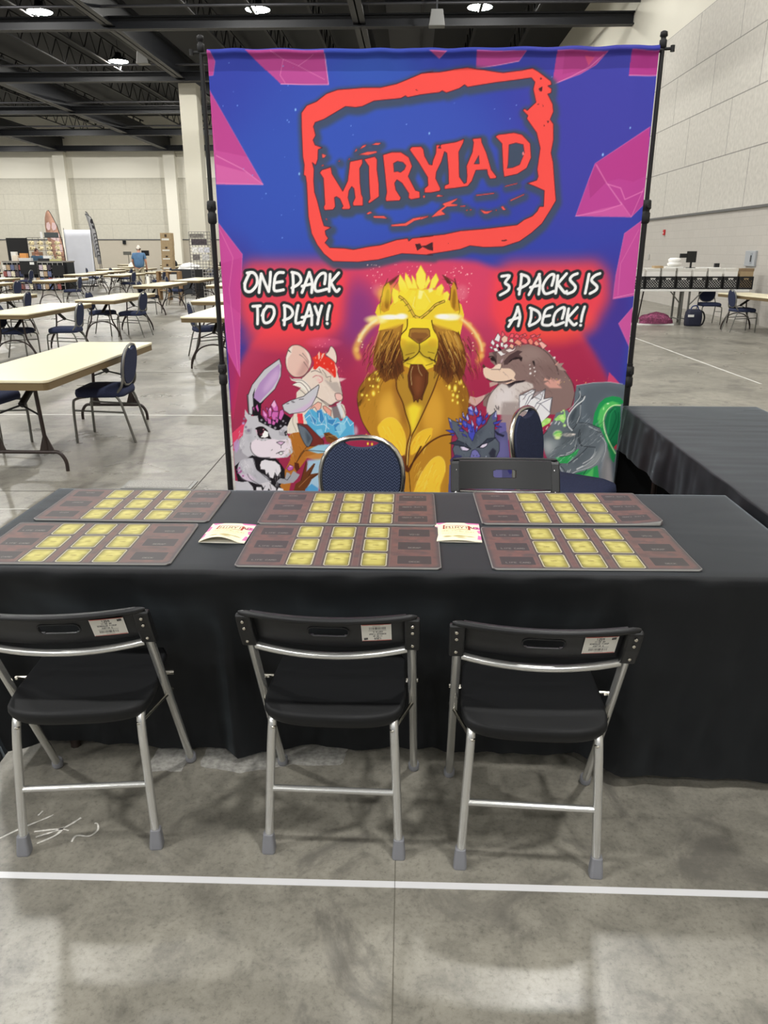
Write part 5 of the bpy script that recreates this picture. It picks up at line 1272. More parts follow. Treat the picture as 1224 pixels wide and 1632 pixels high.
[5,[255,240,128],[2.7,0.7,0],[1190,2327,1176,2353,1171,2380]],
[5,[255,240,128],[2.7,0.7,0],[1285,2341,1272,2367,1267,2394]],
[5,[251,224,96],[2.7,0.7,0],[1181,2454,1167,2481,1163,2508]],
[5,[251,224,96],[2.7,0.7,0],[1262,2315,1248,2341,1243,2368]],
[5,[224,160,40],[2.7,0.7,0],[1198,2452,1184,2478,1180,2506]],
[5,[251,224,96],[2.7,0.7,0],[1213,2426,1199,2452,1194,2480]],
[5,[255,240,128],[2.7,0.7,0],[1264,2309,1250,2335,1246,2362]],
[5,[224,160,40],[2.7,0.7,0],[1302,2425,1288,2451,1284,2478]],
[5,[224,160,40],[2.7,0.7,0],[1229,2463,1215,2489,1211,2517]],
[5,[224,160,40],[2.7,0.7,0],[1178,2440,1164,2466,1159,2494]],
[5,[224,160,40],[2.7,0.7,0],[1292,2379,1278,2405,1274,2432]],
[5,[224,160,40],[2.7,0.7,0],[1276,2295,1262,2321,1258,2348]],
[5,[251,224,96],[2.7,0.7,0],[1212,2459,1198,2485,1193,2513]],
[5,[251,224,96],[2.7,0.7,0],[1191,2346,1177,2372,1172,2399]],
[5,[251,224,96],[2.7,0.7,0],[1178,2415,1164,2441,1159,2468]],
[5,[255,240,128],[2.7,0.7,0],[1184,2349,1170,2374,1165,2401]],
[5,[255,240,128],[2.7,0.7,0],[1232,2417,1218,2443,1214,2471]],
[5,[255,240,128],[2.7,0.7,0],[1225,2372,1211,2398,1206,2425]],
[5,[251,224,96],[2.7,0.7,0],[1186,2290,1172,2316,1167,2343]],
[5,[251,224,96],[2.7,0.7,0],[1306,2376,1293,2402,1288,2429]],
[5,[251,224,96],[2.7,0.7,0],[1198,2441,1184,2467,1179,2494]],
[5,[251,224,96],[2.7,0.7,0],[1275,2484,1261,2510,1256,2538]],
[5,[224,160,40],[2.7,0.7,0],[1213,2335,1200,2361,1195,2388]],
[3,[90,48,22],[10.1,0.95,0],[1378,2110,1309,2123,1227,2176,1164,2256,1119,2324]],
[3,[74,40,20],[10.1,0.9,0],[1188,2190,1151,2263,1113,2351,1090,2337]],
[0,[122,74,28],[0.8,0],[1047,2251,1093,2250,1094,2351,1084,2337]],
[0,[90,44,20],[1,0],[1089,2257,1103,2324,1119,2330,1113,2357,1090,2351]],
[2,[58,32,16],[4,1,0],[1114,2357,1128,2517]],
[3,[255,240,160],[3.4,0.9,0],[1123,2125,1108,2210,1103,2310]],
[2,[106,64,22],[3,0.9,0],[1245,2117,1214,2170]],
[3,[60,36,22],[3.4,0.8,0],[793,1889,798,1946,823,2036,874,2120]],
[6,[253,224,64],[907,1731,13.7,17.8,1]],
[6,[255,240,136],[907,1731,7.7,10,0.9]],
[6,[253,224,64],[919,1771,17.8,20.5,1]],
[6,[255,240,136],[919,1771,10,11.5,0.9]],
[6,[253,224,64],[866,1769,12.3,15.1,1]],
[6,[255,240,136],[866,1769,6.9,8.4,0.9]],
[6,[253,224,64],[888,1812,9.6,12.3,1]],
[6,[255,240,136],[888,1812,5.4,6.9,0.9]],
[6,[253,224,64],[891,1856,15.1,23.3,1]],
[6,[255,240,136],[891,1856,8.4,13,0.9]],
[6,[253,224,64],[850,1869,9.6,10.9,1]],
[6,[255,240,136],[850,1869,5.4,6.1,0.9]],
[6,[253,224,64],[821,1866,10.9,12.3,1]],
[6,[255,240,136],[821,1866,6.1,6.9,0.9]],
[6,[253,224,64],[919,1815,8.2,13.7,1]],
[6,[255,240,136],[919,1815,4.6,7.7,0.9]],
[6,[253,224,64],[862,1895,8.2,9.6,1]],
[6,[255,240,136],[862,1895,4.6,5.4,0.9]],
[6,[253,224,64],[871,1809,6.2,6.8,1]],
[6,[255,240,136],[871,1809,3.4,3.8,0.9]],
[6,[253,224,64],[922,1847,5.5,5.5,1]],
[6,[255,240,136],[922,1847,3.1,3.1,0.9]],
[6,[253,224,64],[891,1768,6.2,6.2,1]],
[6,[255,240,136],[891,1768,3.4,3.4,0.9]],
[6,[253,224,64],[1354,1816,12.3,23.3,1]],
[6,[255,240,136],[1354,1816,6.9,13,0.9]],
[6,[253,224,64],[1389,1822,15.1,31.5,1]],
[6,[255,240,136],[1389,1822,8.4,17.6,0.9]],
[6,[253,224,64],[1419,1784,16.4,23.3,1]],
[6,[255,240,136],[1419,1784,9.2,13,0.9]],
[6,[253,224,64],[1378,1863,11.6,16.4,1]],
[6,[255,240,136],[1378,1863,6.5,9.2,0.9]],
[6,[253,224,64],[1404,1872,11.6,17.8,1]],
[6,[255,240,136],[1404,1872,6.5,10,0.9]],
[6,[253,224,64],[1376,1896,9.6,13.7,1]],
[6,[255,240,136],[1376,1896,5.4,7.7,0.9]],
[6,[253,224,64],[1407,1910,8.9,15.1,1]],
[6,[255,240,136],[1407,1910,5,8.4,0.9]],
[6,[253,224,64],[1440,1894,6.8,9.6,1]],
[6,[255,240,136],[1440,1894,3.8,5.4,0.9]],
[6,[253,224,64],[1394,1781,6.8,6.8,1]],
[6,[255,240,136],[1394,1781,3.8,3.8,0.9]],
[6,[253,224,64],[1335,1807,5.5,5.5,1]],
[6,[255,240,136],[1335,1807,3.1,3.1,0.9]],
[6,[253,224,64],[1440,1812,6.2,9.6,1]],
[6,[255,240,136],[1440,1812,3.4,5.4,0.9]],
[6,[253,224,64],[1413,1842,5.5,6.8,1]],
[6,[255,240,136],[1413,1842,3.1,3.8,0.9]],
[6,[253,224,64],[1371,1838,4.8,5.5,1]],
[6,[255,240,136],[1371,1838,2.7,3.1,0.9]],
[0,[74,48,16],[0.6,0],[806,1844,844,1813,831,1838,812,1857]],
[0,[74,48,16],[0.6,0],[792,1920,824,1888,811,1933,799,1940]],
[6,[253,224,64],[845,2120,8.7,13.4,1]],
[6,[253,224,64],[854,2173,8.7,13.4,1]],
[6,[253,224,64],[880,2176,8.7,13.4,1]],
[0,[242,210,58],[1,0],[942,1310,918,1336,904,1375,923,1408,933,1440,923,1480,963,1546,1059,1680,1141,1713,1210,1713,1291,1679,1408,1518,1422,1439,1430,1387,1412,1329,1388,1310,1335,1303,1267,1246,1162,1240,1056,1246,1016,1304,983,1349]],
[0,[208,154,48],[1,0],[940,1298,956,1227,983,1199,993,1234,998,1310,986,1362,956,1375,938,1362]],
[0,[208,154,48],[1,0],[1341,1297,1350,1233,1362,1196,1379,1233,1391,1297,1403,1361,1377,1368,1353,1342]],
[1,[154,106,32],[0.9,3.4],[963,1285,980,1240,990,1285,980,1349,963,1343]],
[1,[154,106,32],[0.9,3.4],[1358,1284,1368,1239,1379,1284,1373,1355,1358,1335]],
[6,[240,192,80],[941,1278,30.2,53.6,0.4]],
[5,[74,48,24],[5,0.9,0],[943,1285,956,1227,983,1202,1029,1170,1047,1161]],
[5,[74,48,24],[5,0.9,0],[996,1323,1003,1253,1029,1208,1049,1183]],
[5,[74,48,24],[5,0.9,0],[963,1221,976,1189,979,1180]],
[5,[74,48,24],[5,0.9,0],[1386,1239,1365,1201,1325,1176,1295,1160]],
[5,[74,48,24],[5,0.9,0],[1342,1303,1346,1239,1325,1195,1292,1183]],
[5,[74,48,24],[5,0.9,0],[1379,1220,1368,1182]],
[5,[74,48,24],[5,0.9,0],[940,1285,933,1330,936,1382]],
[5,[74,48,24],[5,0.9,0],[1395,1303,1403,1361,1397,1387]],
[0,[58,42,16],[0.7,0],[983,1205,1047,1161,1016,1202,996,1221]],
[0,[58,42,16],[0.7,0],[1295,1160,1332,1182,1362,1214,1326,1208]],
[0,[251,229,60],[1,0],[1049,1158,1075,1195,1109,1240,1083,1272,1049,1246,1039,1208]],
[0,[255,242,122],[0.5,5],[1049,1158,1075,1195,1109,1240,1083,1272,1049,1246,1039,1208]],
[2,[216,176,32],[2.7,0.8,0],[1049,1158,1075,1195,1109,1240,1083,1272,1049,1246,1039,1208]],
[0,[251,229,60],[1,0],[1081,1148,1108,1183,1135,1240,1095,1240,1078,1189]],
[0,[255,242,122],[0.5,5],[1081,1148,1108,1183,1135,1240,1095,1240,1078,1189]],
[2,[216,176,32],[2.7,0.8,0],[1081,1148,1108,1183,1135,1240,1095,1240,1078,1189]],
[0,[251,229,60],[1,0],[1118,1161,1138,1189,1155,1240,1125,1240]],
[0,[255,242,122],[0.5,5],[1118,1161,1138,1189,1155,1240,1125,1240]],
[2,[216,176,32],[2.7,0.8,0],[1118,1161,1138,1189,1155,1240,1125,1240]],
[0,[251,229,60],[1,0],[1169,1107,1200,1157,1201,1233,1168,1252,1145,1208,1144,1157]],
[0,[255,242,122],[0.5,5],[1169,1107,1200,1157,1201,1233,1168,1252,1145,1208,1144,1157]],
[2,[216,176,32],[2.7,0.8,0],[1169,1107,1200,1157,1201,1233,1168,1252,1145,1208,1144,1157]],
[0,[251,229,60],[1,0],[1216,1164,1227,1195,1201,1240,1194,1221]],
[0,[255,242,122],[0.5,5],[1216,1164,1227,1195,1201,1240,1194,1221]],
[2,[216,176,32],[2.7,0.8,0],[1216,1164,1227,1195,1201,1240,1194,1221]],
[0,[251,229,60],[1,0],[1259,1152,1276,1189,1254,1233,1221,1240,1233,1189]],
[0,[255,242,122],[0.5,5],[1259,1152,1276,1189,1254,1233,1221,1240,1233,1189]],
[2,[216,176,32],[2.7,0.8,0],[1259,1152,1276,1189,1254,1233,1221,1240,1233,1189]],
[0,[251,229,60],[1,0],[1293,1211,1307,1233,1288,1284,1255,1271,1267,1233]],
[0,[255,242,122],[0.5,5],[1293,1211,1307,1233,1288,1284,1255,1271,1267,1233]],
[2,[216,176,32],[2.7,0.8,0],[1293,1211,1307,1233,1288,1284,1255,1271,1267,1233]],
[0,[251,229,60],[1,0],[1009,1234,1043,1253,1043,1310,1016,1330,1003,1272]],
[0,[255,242,122],[0.5,5],[1009,1234,1043,1253,1043,1310,1016,1330,1003,1272]],
[2,[216,176,32],[2.7,0.8,0],[1009,1234,1043,1253,1043,1310,1016,1330,1003,1272]],
[0,[251,229,60],[1,0],[1327,1252,1341,1271,1329,1310,1296,1323,1304,1265]],
[0,[255,242,122],[0.5,5],[1327,1252,1341,1271,1329,1310,1296,1323,1304,1265]],
[2,[216,176,32],[2.7,0.8,0],[1327,1252,1341,1271,1329,1310,1296,1323,1304,1265]],
[0,[251,229,60],[1,0],[1125,1246,1149,1252,1123,1329,1096,1304]],
[0,[255,242,122],[0.5,5],[1125,1246,1149,1252,1123,1329,1096,1304]],
[2,[216,176,32],[2.7,0.8,0],[1125,1246,1149,1252,1123,1329,1096,1304]],
[0,[251,229,60],[1,0],[1162,1243,1188,1252,1229,1323,1203,1361,1137,1362,1143,1297]],
[0,[255,242,122],[0.5,5],[1162,1243,1188,1252,1229,1323,1203,1361,1137,1362,1143,1297]],
[2,[216,176,32],[2.7,0.8,0],[1162,1243,1188,1252,1229,1323,1203,1361,1137,1362,1143,1297]],
[0,[248,224,64],[0.75,10.1],[1056,1240,1294,1239,1335,1310,1269,1329,1230,1374,1171,1407,1124,1375,1076,1317,1043,1310]],
[0,[255,248,160],[0.9,3.4],[1162,1246,1188,1252,1176,1297,1156,1297]],
[0,[255,248,176],[0.8,3.4],[1214,1240,1241,1233,1244,1252,1221,1262]],
[2,[255,248,168],[3.4,0.8,0],[1139,1284,1126,1336,1137,1349]],
[2,[255,248,168],[3.4,0.8,0],[1188,1252,1229,1316]],
[6,[251,230,62],[1015,1264,134,73.7,0.5]],
[3,[74,56,20],[15.4,0.95,0],[1049,1285,1076,1304,1110,1349,1137,1394,1171,1407]],
[3,[232,192,80],[9.4,1,0],[1049,1285,1076,1304,1110,1349,1137,1394,1171,1407]],
[3,[74,56,20],[15.4,0.95,0],[1309,1310,1263,1329,1230,1361,1191,1394,1171,1407]],
[3,[232,192,80],[9.4,1,0],[1309,1310,1263,1329,1230,1361,1191,1394,1171,1407]],
[2,[74,56,20],[3,0.9,0],[1054,1307,1072,1297]],
[2,[74,56,20],[3,0.9,0],[1080,1336,1099,1326]],
[2,[74,56,20],[3,0.9,0],[1101,1368,1119,1358]],
[2,[74,56,20],[3,0.9,0],[1128,1401,1146,1390]],
[2,[74,56,20],[3,0.9,0],[1280,1319,1298,1309]],
[2,[74,56,20],[3,0.9,0],[1250,1342,1269,1332]],
[2,[74,56,20],[3,0.9,0],[1221,1368,1239,1358]],
[2,[74,56,20],[3,0.9,0],[1188,1400,1207,1390]],
[2,[74,56,20],[3,0.9,0],[1172,1414,1190,1403]],
[2,[74,56,20],[3.4,0.9,0],[1170,1414,1171,1446]],
[6,[255,244,160],[911,1415,87.1,33.5,1]],
[6,[255,255,255],[993,1400,80.4,20.1,1]],
[6,[255,255,255],[1060,1396,46.9,23.4,1]],
[6,[255,252,224],[1350,1399,87.1,26.8,1]],
[6,[255,255,255],[1298,1396,53.6,20.1,1]],
[3,[246,200,88],[36.9,0.75,8.4],[911,1426,866,1459,828,1503,801,1551,785,1596,800,1637]],
[3,[255,244,200],[16.8,0.85,5],[911,1418,866,1451,828,1496,805,1540]],
[3,[251,176,72],[33.5,0.75,8.4],[1418,1417,1460,1450,1502,1497,1530,1545,1543,1589,1531,1648]],
[3,[255,240,176],[13.4,0.8,5],[1418,1413,1459,1446,1498,1490,1534,1552,1544,1596]],
[6,[251,216,120],[855,1459,20.1,20.1,0.5]],
[6,[251,216,120],[813,1510,20.1,20.1,0.5]],
[6,[251,216,120],[793,1592,20.1,20.1,0.5]],
[6,[251,216,120],[1463,1442,20.1,20.1,0.5]],
[6,[251,216,120],[1510,1508,20.1,20.1,0.5]],
[6,[251,216,120],[1550,1559,20.1,20.1,0.5]],
[6,[251,216,120],[1545,1626,20.1,20.1,0.5]],
[6,[255,248,192],[820,1544,4.7,5.4,1]],
[6,[255,248,192],[827,1562,4.7,5.4,1]],
[6,[255,248,192],[823,1577,4.7,5.4,1]],
[6,[255,248,192],[1486,1548,4.7,5.4,1]],
[6,[255,248,192],[1490,1567,4.7,5.4,1]],
[6,[255,248,192],[1487,1593,4.7,5.4,1]],
[6,[255,248,192],[1480,1493,4.7,5.4,1]],
[1,[251,224,56],[1,0],[1097,1414,1137,1407,1198,1413,1241,1420,1259,1466,1284,1518,1275,1598,1263,1665,1209,1679,1167,1639,1127,1679,1072,1666,1058,1599,1048,1519,1078,1473]],
[1,[184,154,48],[0.7,13.4],[1058,1559,1112,1545,1166,1565,1227,1545,1278,1558,1270,1652,1236,1679,1167,1625,1100,1680,1066,1653]],
[0,[168,134,44],[0.4,13.4],[1085,1579,1139,1545,1166,1572,1127,1626,1079,1646]],
[6,[216,168,48],[1061,1550,40.2,33.5,0.6]],
[6,[216,168,48],[1249,1549,40.2,33.5,0.6]],
[3,[60,36,22],[6,0.95,0],[1096,1414,1091,1466,1058,1506,1051,1559,1065,1612,1072,1653]],
[3,[60,36,22],[6,0.95,0],[1239,1420,1252,1472,1280,1518,1282,1585,1266,1638,1263,1665]],
[9,[168,120,56],[4],[1111,1473,1125,1466,1219,1467,1229,1479,1231,1512,1206,1532,1173,1553,1159,1553,1125,1529,1104,1512],[60,36,22]],
[0,[138,90,48],[0.9,0],[1118,1492,1138,1490,1206,1491,1223,1505,1180,1545,1159,1545,1118,1519]],
[0,[110,70,38],[0.7,3.4],[1146,1525,1193,1525,1170,1552]],
[3,[60,36,22],[5.4,0.95,0],[1168,1553,1168,1599,1140,1632,1100,1653,1069,1670]],
[3,[60,36,22],[5.4,0.95,0],[1168,1599,1195,1629,1236,1645,1267,1662]],
[2,[60,36,22],[3.4,0.7,0],[1086,1624,1140,1609]],
[2,[60,36,22],[3.4,0.7,0],[1221,1605,1259,1612]],
[2,[60,36,22],[7.4,0.95,0],[1069,1656,1086,1656,1106,1639]],
[2,[60,36,22],[7.4,0.95,0],[1263,1655,1243,1652,1229,1638]],
[2,[60,36,22],[3,0.8,0],[1209,1686,1250,1672]],
[2,[60,36,22],[3,0.8,0],[1093,1673,1120,1679]],
[0,[122,74,32],[1,0],[929,1480,963,1473,1030,1466,1071,1440,1058,1519,1051,1579,1069,1653,1080,1720,1052,1734,1032,1789,1018,1757,963,1790,936,1757,915,1714,888,1681,895,1600]],
[0,[122,74,32],[1,0],[1245,1439,1286,1466,1367,1478,1400,1491,1429,1557,1453,1664,1442,1732,1416,1780,1388,1746,1348,1801,1306,1755,1264,1719,1276,1652,1284,1545]],
[0,[122,74,32],[1,0],[926,1681,1056,1681,1082,1718,1032,1755,1007,1774,1001,1762,969,1781,944,1749]],
[0,[122,74,32],[1,0],[1255,1680,1416,1679,1404,1716,1356,1766,1375,1784,1332,1785,1293,1735,1256,1717]],
[0,[192,140,56],[0.85,6.7],[936,1480,1071,1440,1051,1506,984,1579,915,1613]],
[0,[192,140,56],[0.85,6.7],[1245,1439,1353,1472,1408,1518,1438,1597,1342,1564,1280,1512]],
[0,[90,46,26],[0.65,13.4],[915,1626,984,1599,1058,1586,1073,1680,1032,1755,929,1714]],
[0,[90,46,26],[0.65,13.4],[1282,1585,1370,1598,1439,1644,1436,1746,1340,1753,1277,1679]],
[5,[232,184,80],[2.7,0.9,0],[960,1490,933,1556,909,1622]],
[5,[240,204,112],[2.9,0.9,0],[1377,1489,1403,1554,1423,1620]],
[5,[168,112,48],[2.6,0.9,0],[984,1549,957,1596,941,1644]],
[5,[232,184,80],[4.2,0.9,0],[1347,1548,1373,1594,1391,1642]],
[5,[232,184,80],[5,0.9,0],[992,1589,965,1654,952,1719]],
[5,[240,204,112],[4.6,0.9,0],[1346,1588,1372,1652,1385,1717]],
[5,[240,204,112],[4.8,0.9,0],[927,1487,899,1560,879,1633]],
[5,[58,30,18],[4,0.9,0],[1399,1485,1425,1557,1445,1631]],
[5,[168,112,48],[4.3,0.9,0],[931,1498,903,1570,879,1641]],
[5,[46,24,16],[3.8,0.9,0],[1403,1496,1429,1567,1453,1639]],
[5,[46,24,16],[4.2,0.9,0],[975,1569,948,1628,923,1689]],
[5,[168,112,48],[3.7,0.9,0],[1352,1567,1378,1626,1392,1686]],
[5,[240,204,112],[4.8,0.9,0],[943,1558,916,1601,896,1644]],
[5,[46,24,16],[3,0.9,0],[1389,1556,1415,1599,1426,1642]],
[5,[82,48,26],[4.7,0.9,0],[966,1539,939,1593,924,1647]],
[5,[168,112,48],[2.7,0.9,0],[1362,1538,1388,1592,1412,1645]],
[5,[232,184,80],[2.4,0.9,0],[1032,1624,1005,1671,982,1718]],
[5,[46,24,16],[4.6,0.9,0],[1296,1623,1322,1669,1340,1716]],
[5,[232,184,80],[3.9,0.9,0],[1040,1552,1013,1607,997,1663]],
[5,[232,184,80],[2.4,0.9,0],[1287,1551,1313,1606,1332,1661]],
[5,[168,112,48],[4.2,0.9,0],[1026,1484,999,1558,974,1633]],
[5,[232,184,80],[2.9,0.9,0],[1304,1483,1330,1557,1354,1631]],
[5,[46,24,16],[4.9,0.9,0],[971,1487,943,1538,931,1589]],
[5,[168,112,48],[2.9,0.9,0],[1361,1486,1387,1536,1410,1587]],
[5,[240,204,112],[2.8,0.9,0],[933,1604,906,1681,888,1759]],
[5,[168,112,48],[3.5,0.9,0],[1406,1601,1433,1679,1446,1756]],
[5,[232,184,80],[2.6,0.9,0],[1004,1542,977,1588,956,1634]],
[5,[82,48,26],[2.7,0.9,0],[1327,1541,1353,1586,1370,1632]],
[5,[46,24,16],[3.6,0.9,0],[1023,1540,996,1594,984,1649]],
[5,[232,184,80],[3.5,0.9,0],[1311,1539,1337,1592,1349,1647]],
[5,[46,24,16],[4.6,0.9,0],[1023,1564,996,1605,977,1646]],
[5,[82,48,26],[4.4,0.9,0],[1312,1563,1337,1603,1354,1645]],
[5,[82,48,26],[3.7,0.9,0],[1014,1498,987,1557,972,1617]],
[5,[46,24,16],[4,0.9,0],[1313,1497,1338,1556,1362,1615]],
[5,[46,24,16],[2.6,0.9,0],[1029,1628,1002,1677,984,1726]],
[5,[82,48,26],[3.3,0.9,0],[1311,1627,1336,1675,1360,1724]],
[5,[46,24,16],[4.1,0.9,0],[1038,1564,1011,1639,997,1715]],
[5,[168,112,48],[3.3,0.9,0],[1295,1563,1321,1638,1345,1714]],
[5,[82,48,26],[3.7,0.9,0],[1035,1506,1008,1568,986,1632]],
[5,[46,24,16],[4.5,0.9,0],[1294,1505,1320,1567,1339,1630]],
[5,[232,184,80],[3.1,0.9,0],[971,1551,943,1610,930,1670]],
[5,[82,48,26],[4.7,0.9,0],[1361,1549,1387,1608,1411,1668]],
[5,[46,24,16],[4.5,0.9,0],[1030,1600,1004,1677,984,1755]],
[5,[46,24,16],[5,0.9,0],[1305,1599,1331,1675,1352,1753]],
[5,[168,112,48],[3,0.9,0],[952,1511,925,1569,902,1629]],
[5,[240,204,112],[3.8,0.9,0],[1375,1509,1401,1568,1415,1626]],
[5,[58,30,18],[4.4,0.9,0],[984,1482,957,1525,932,1568]],
[5,[232,184,80],[4.5,0.9,0],[1340,1481,1366,1524,1378,1566]],
[5,[82,48,26],[4.8,0.9,0],[1008,1476,981,1533,956,1589]],
[5,[232,184,80],[2.7,0.9,0],[1325,1475,1351,1531,1366,1588]],
[5,[232,184,80],[4.6,0.9,0],[1049,1590,1023,1661,1002,1733]],
[5,[46,24,16],[5,0.9,0],[1278,1589,1304,1660,1316,1731]],
[5,[82,48,26],[3.3,0.9,0],[947,1605,920,1654,903,1703]],
[5,[240,204,112],[4.8,0.9,0],[1380,1604,1406,1652,1429,1700]],
[5,[58,30,18],[3.5,0.9,0],[1004,1488,977,1561,954,1634]],
[5,[232,184,80],[3.8,0.9,0],[1325,1487,1351,1559,1364,1632]],
[5,[232,184,80],[3.8,0.9,0],[1045,1489,1019,1563,997,1638]],
[5,[58,30,18],[3.8,0.9,0],[1283,1488,1309,1562,1325,1637]],
[5,[232,184,80],[5,0.9,0],[1045,1538,1018,1598,993,1660]],
[5,[58,30,18],[2.9,0.9,0],[1290,1537,1316,1597,1330,1658]],
[5,[168,112,48],[3.9,0.9,0],[941,1545,913,1612,893,1678]],
[5,[168,112,48],[4.5,0.9,0],[1385,1544,1412,1609,1429,1675]],
[5,[82,48,26],[3.7,0.9,0],[1019,1523,992,1584,975,1645]],
[5,[240,204,112],[2.8,0.9,0],[1316,1522,1342,1582,1356,1643]],
[5,[82,48,26],[4.9,0.9,0],[1056,1599,1029,1650,1009,1700]],
[5,[240,204,112],[3.1,0.9,0],[1283,1598,1308,1648,1322,1699]],
[5,[232,184,80],[3.1,0.9,0],[998,1605,971,1669,958,1735]],
[5,[46,24,16],[3.7,0.9,0],[1340,1604,1366,1667,1381,1732]],
[5,[60,36,22],[4,0.85,0],[932,1663,941,1718,947,1749]],
[5,[60,36,22],[4,0.85,0],[1409,1661,1402,1716,1397,1747]],
[5,[60,36,22],[4,0.85,0],[941,1675,949,1731,959,1772]],
[5,[60,36,22],[4,0.85,0],[1400,1673,1393,1728,1384,1770]],
[5,[60,36,22],[4,0.85,0],[950,1687,958,1743,972,1758]],
[5,[60,36,22],[4,0.85,0],[1391,1685,1384,1741,1371,1756]],
[5,[60,36,22],[4,0.85,0],[958,1663,967,1756,973,1781]],
[5,[60,36,22],[4,0.85,0],[1381,1661,1375,1753,1370,1779]],
[5,[60,36,22],[4,0.85,0],[967,1675,976,1718,986,1767]],
[5,[60,36,22],[4,0.85,0],[1372,1673,1365,1716,1356,1765]],
[5,[60,36,22],[4,0.85,0],[976,1687,984,1731,998,1752]],
[5,[60,36,22],[4,0.85,0],[1363,1685,1356,1729,1343,1750]],
[5,[60,36,22],[4,0.85,0],[984,1663,993,1743,1000,1775]],
[5,[60,36,22],[4,0.85,0],[1353,1661,1347,1741,1341,1773]],
[5,[60,36,22],[4,0.85,0],[993,1675,1002,1755,1012,1761]],
[5,[60,36,22],[4,0.85,0],[1344,1673,1338,1754,1328,1759]],
[5,[60,36,22],[4,0.85,0],[1002,1687,1011,1718,1025,1784]],
[5,[60,36,22],[4,0.85,0],[1335,1686,1328,1716,1316,1782]],
[5,[60,36,22],[4,0.85,0],[1010,1663,1019,1730,1026,1770]],
[5,[60,36,22],[4,0.85,0],[1326,1661,1319,1729,1313,1768]],
[5,[60,36,22],[4,0.85,0],[1019,1675,1028,1743,1038,1755]],
[5,[60,36,22],[4,0.85,0],[1317,1673,1310,1741,1300,1754]],
[5,[60,36,22],[4,0.85,0],[1028,1687,1037,1755,1051,1778]],
[5,[60,36,22],[4,0.85,0],[1308,1686,1301,1754,1287,1777]],
[5,[60,36,22],[4,0.85,0],[1036,1662,1045,1718,1052,1764]],
[5,[60,36,22],[4,0.85,0],[1298,1661,1290,1717,1285,1763]],
[5,[60,36,22],[4,0.85,0],[1045,1675,1054,1730,1064,1749]],
[5,[60,36,22],[4,0.85,0],[1289,1674,1281,1729,1272,1748]],
[5,[60,36,22],[4,0.85,0],[1054,1687,1063,1743,1077,1772]],
[5,[60,36,22],[4,0.85,0],[1280,1686,1272,1741,1259,1771]],
[5,[60,36,22],[4,0.85,0],[1062,1662,1072,1755,1078,1758]],
[5,[60,36,22],[4,0.85,0],[1270,1661,1263,1754,1257,1757]],
[9,[106,58,32],[3.7],[1118,1680,1187,1680,1225,1729,1223,1792,1196,1867,1190,1899,1171,1886,1165,1912,1152,1893,1140,1909,1133,1874,1107,1817,1101,1749],[60,36,22]],
[0,[138,80,48],[0.7,10.1],[1144,1742,1188,1754,1183,1836,1158,1880,1139,1817]],
[3,[232,208,144],[3,0.9,0],[1131,1693,1119,1736,1126,1805]],
[3,[232,208,144],[3,0.8,0],[1162,1680,1169,1717,1188,1748]],
[3,[60,36,22],[3.4,0.8,0],[1116,1718,1113,1792,1139,1867]],
[3,[60,36,22],[3.4,0.8,0],[1212,1729,1205,1817,1184,1880]],
[6,[232,96,136],[589,1552,134,40.2,0.5]],
[6,[224,72,104],[604,1721,100.5,100.5,0.6]],
[7,[248,160,176],[533,1534,643,1683,18,3.4,11]],
[7,[240,112,128],[606,1645,718,1797,26,3.7,12]],
[1,[230,220,207],[1,0],[416,1883,428,1845,521,1792,616,1943,700,1924,722,2000,724,2110,341,2113,360,2042,400,1983]],
[3,[74,58,58],[3.4,0.9,0],[693,1931,711,1966,724,2020]],
[3,[106,90,80],[2.7,0.7,0],[392,1999,387,2042,408,2100]],
[0,[232,64,76],[1,0],[416,1987,450,1987,456,2053,421,2053]],
[8,[234,216,204],[3.4],[501,1724,524,1695,547,1680,600,1672,659,1701,684,1776,694,1829,703,1878,697,1905,662,1912,616,1936,571,1905,508,1849,454,1777,469,1755],[74,58,58]],
[1,[184,170,164],[0.8,3.4],[593,1776,635,1791,672,1791,692,1840,694,1859,656,1851,626,1821]],
[0,[216,194,184],[0.5,10.1],[561,1732,606,1731,635,1776,597,1791,567,1761]],
[0,[243,236,228],[1,0],[375,1751,393,1770,446,1770,483,1792,512,1837,496,1860,456,1830,392,1808,423,1792,389,1781]],
[3,[74,58,58],[3.4,0.85,0],[375,1751,401,1777,453,1781,490,1811,508,1841]],
[3,[74,58,58],[3.4,0.85,0],[392,1808,438,1792,475,1822,493,1856]],
[3,[74,58,58],[3.4,0.85,0],[407,1819,444,1841,473,1868]],
[3,[74,58,58],[3.4,0.85,0],[512,1728,538,1721,568,1732]],
[8,[232,194,182],[3.7],[380,1588,405,1570,446,1570,490,1599,511,1635,514,1672,493,1721,458,1755,409,1760,376,1733,359,1688,361,1643],[58,42,42]],
[0,[240,226,216],[0.9,3.4],[361,1643,380,1596,405,1573,396,1618,372,1651,366,1703,380,1736,365,1710]],
[1,[200,154,148],[0.8,10.1],[461,1673,507,1654,497,1710,458,1751,421,1751,449,1702]],
[0,[42,32,32],[1,0],[376,1603,396,1616,381,1596]],
[0,[244,223,212],[0.9,3.4],[468,1584,504,1621,514,1669,501,1710,499,1661,489,1621]],
[5,[74,52,52],[3.4,0.8,0],[444,1625,469,1643,498,1680]],
[5,[74,52,52],[3.4,0.8,0],[463,1617,484,1643,502,1672]],
[5,[74,52,52],[3.4,0.8,0],[469,1669,487,1695,497,1713]],
[8,[239,217,204],[3.4],[601,1624,620,1605,636,1574,658,1594,670,1635,665,1675,645,1657],[58,42,42]],
[0,[232,56,44],[1,0],[522,1643,549,1628,564,1606,579,1617,598,1613,601,1635,623,1642,656,1668,668,1716,662,1761,650,1761,621,1731,591,1709,562,1694,539,1717,524,1709,532,1672]],
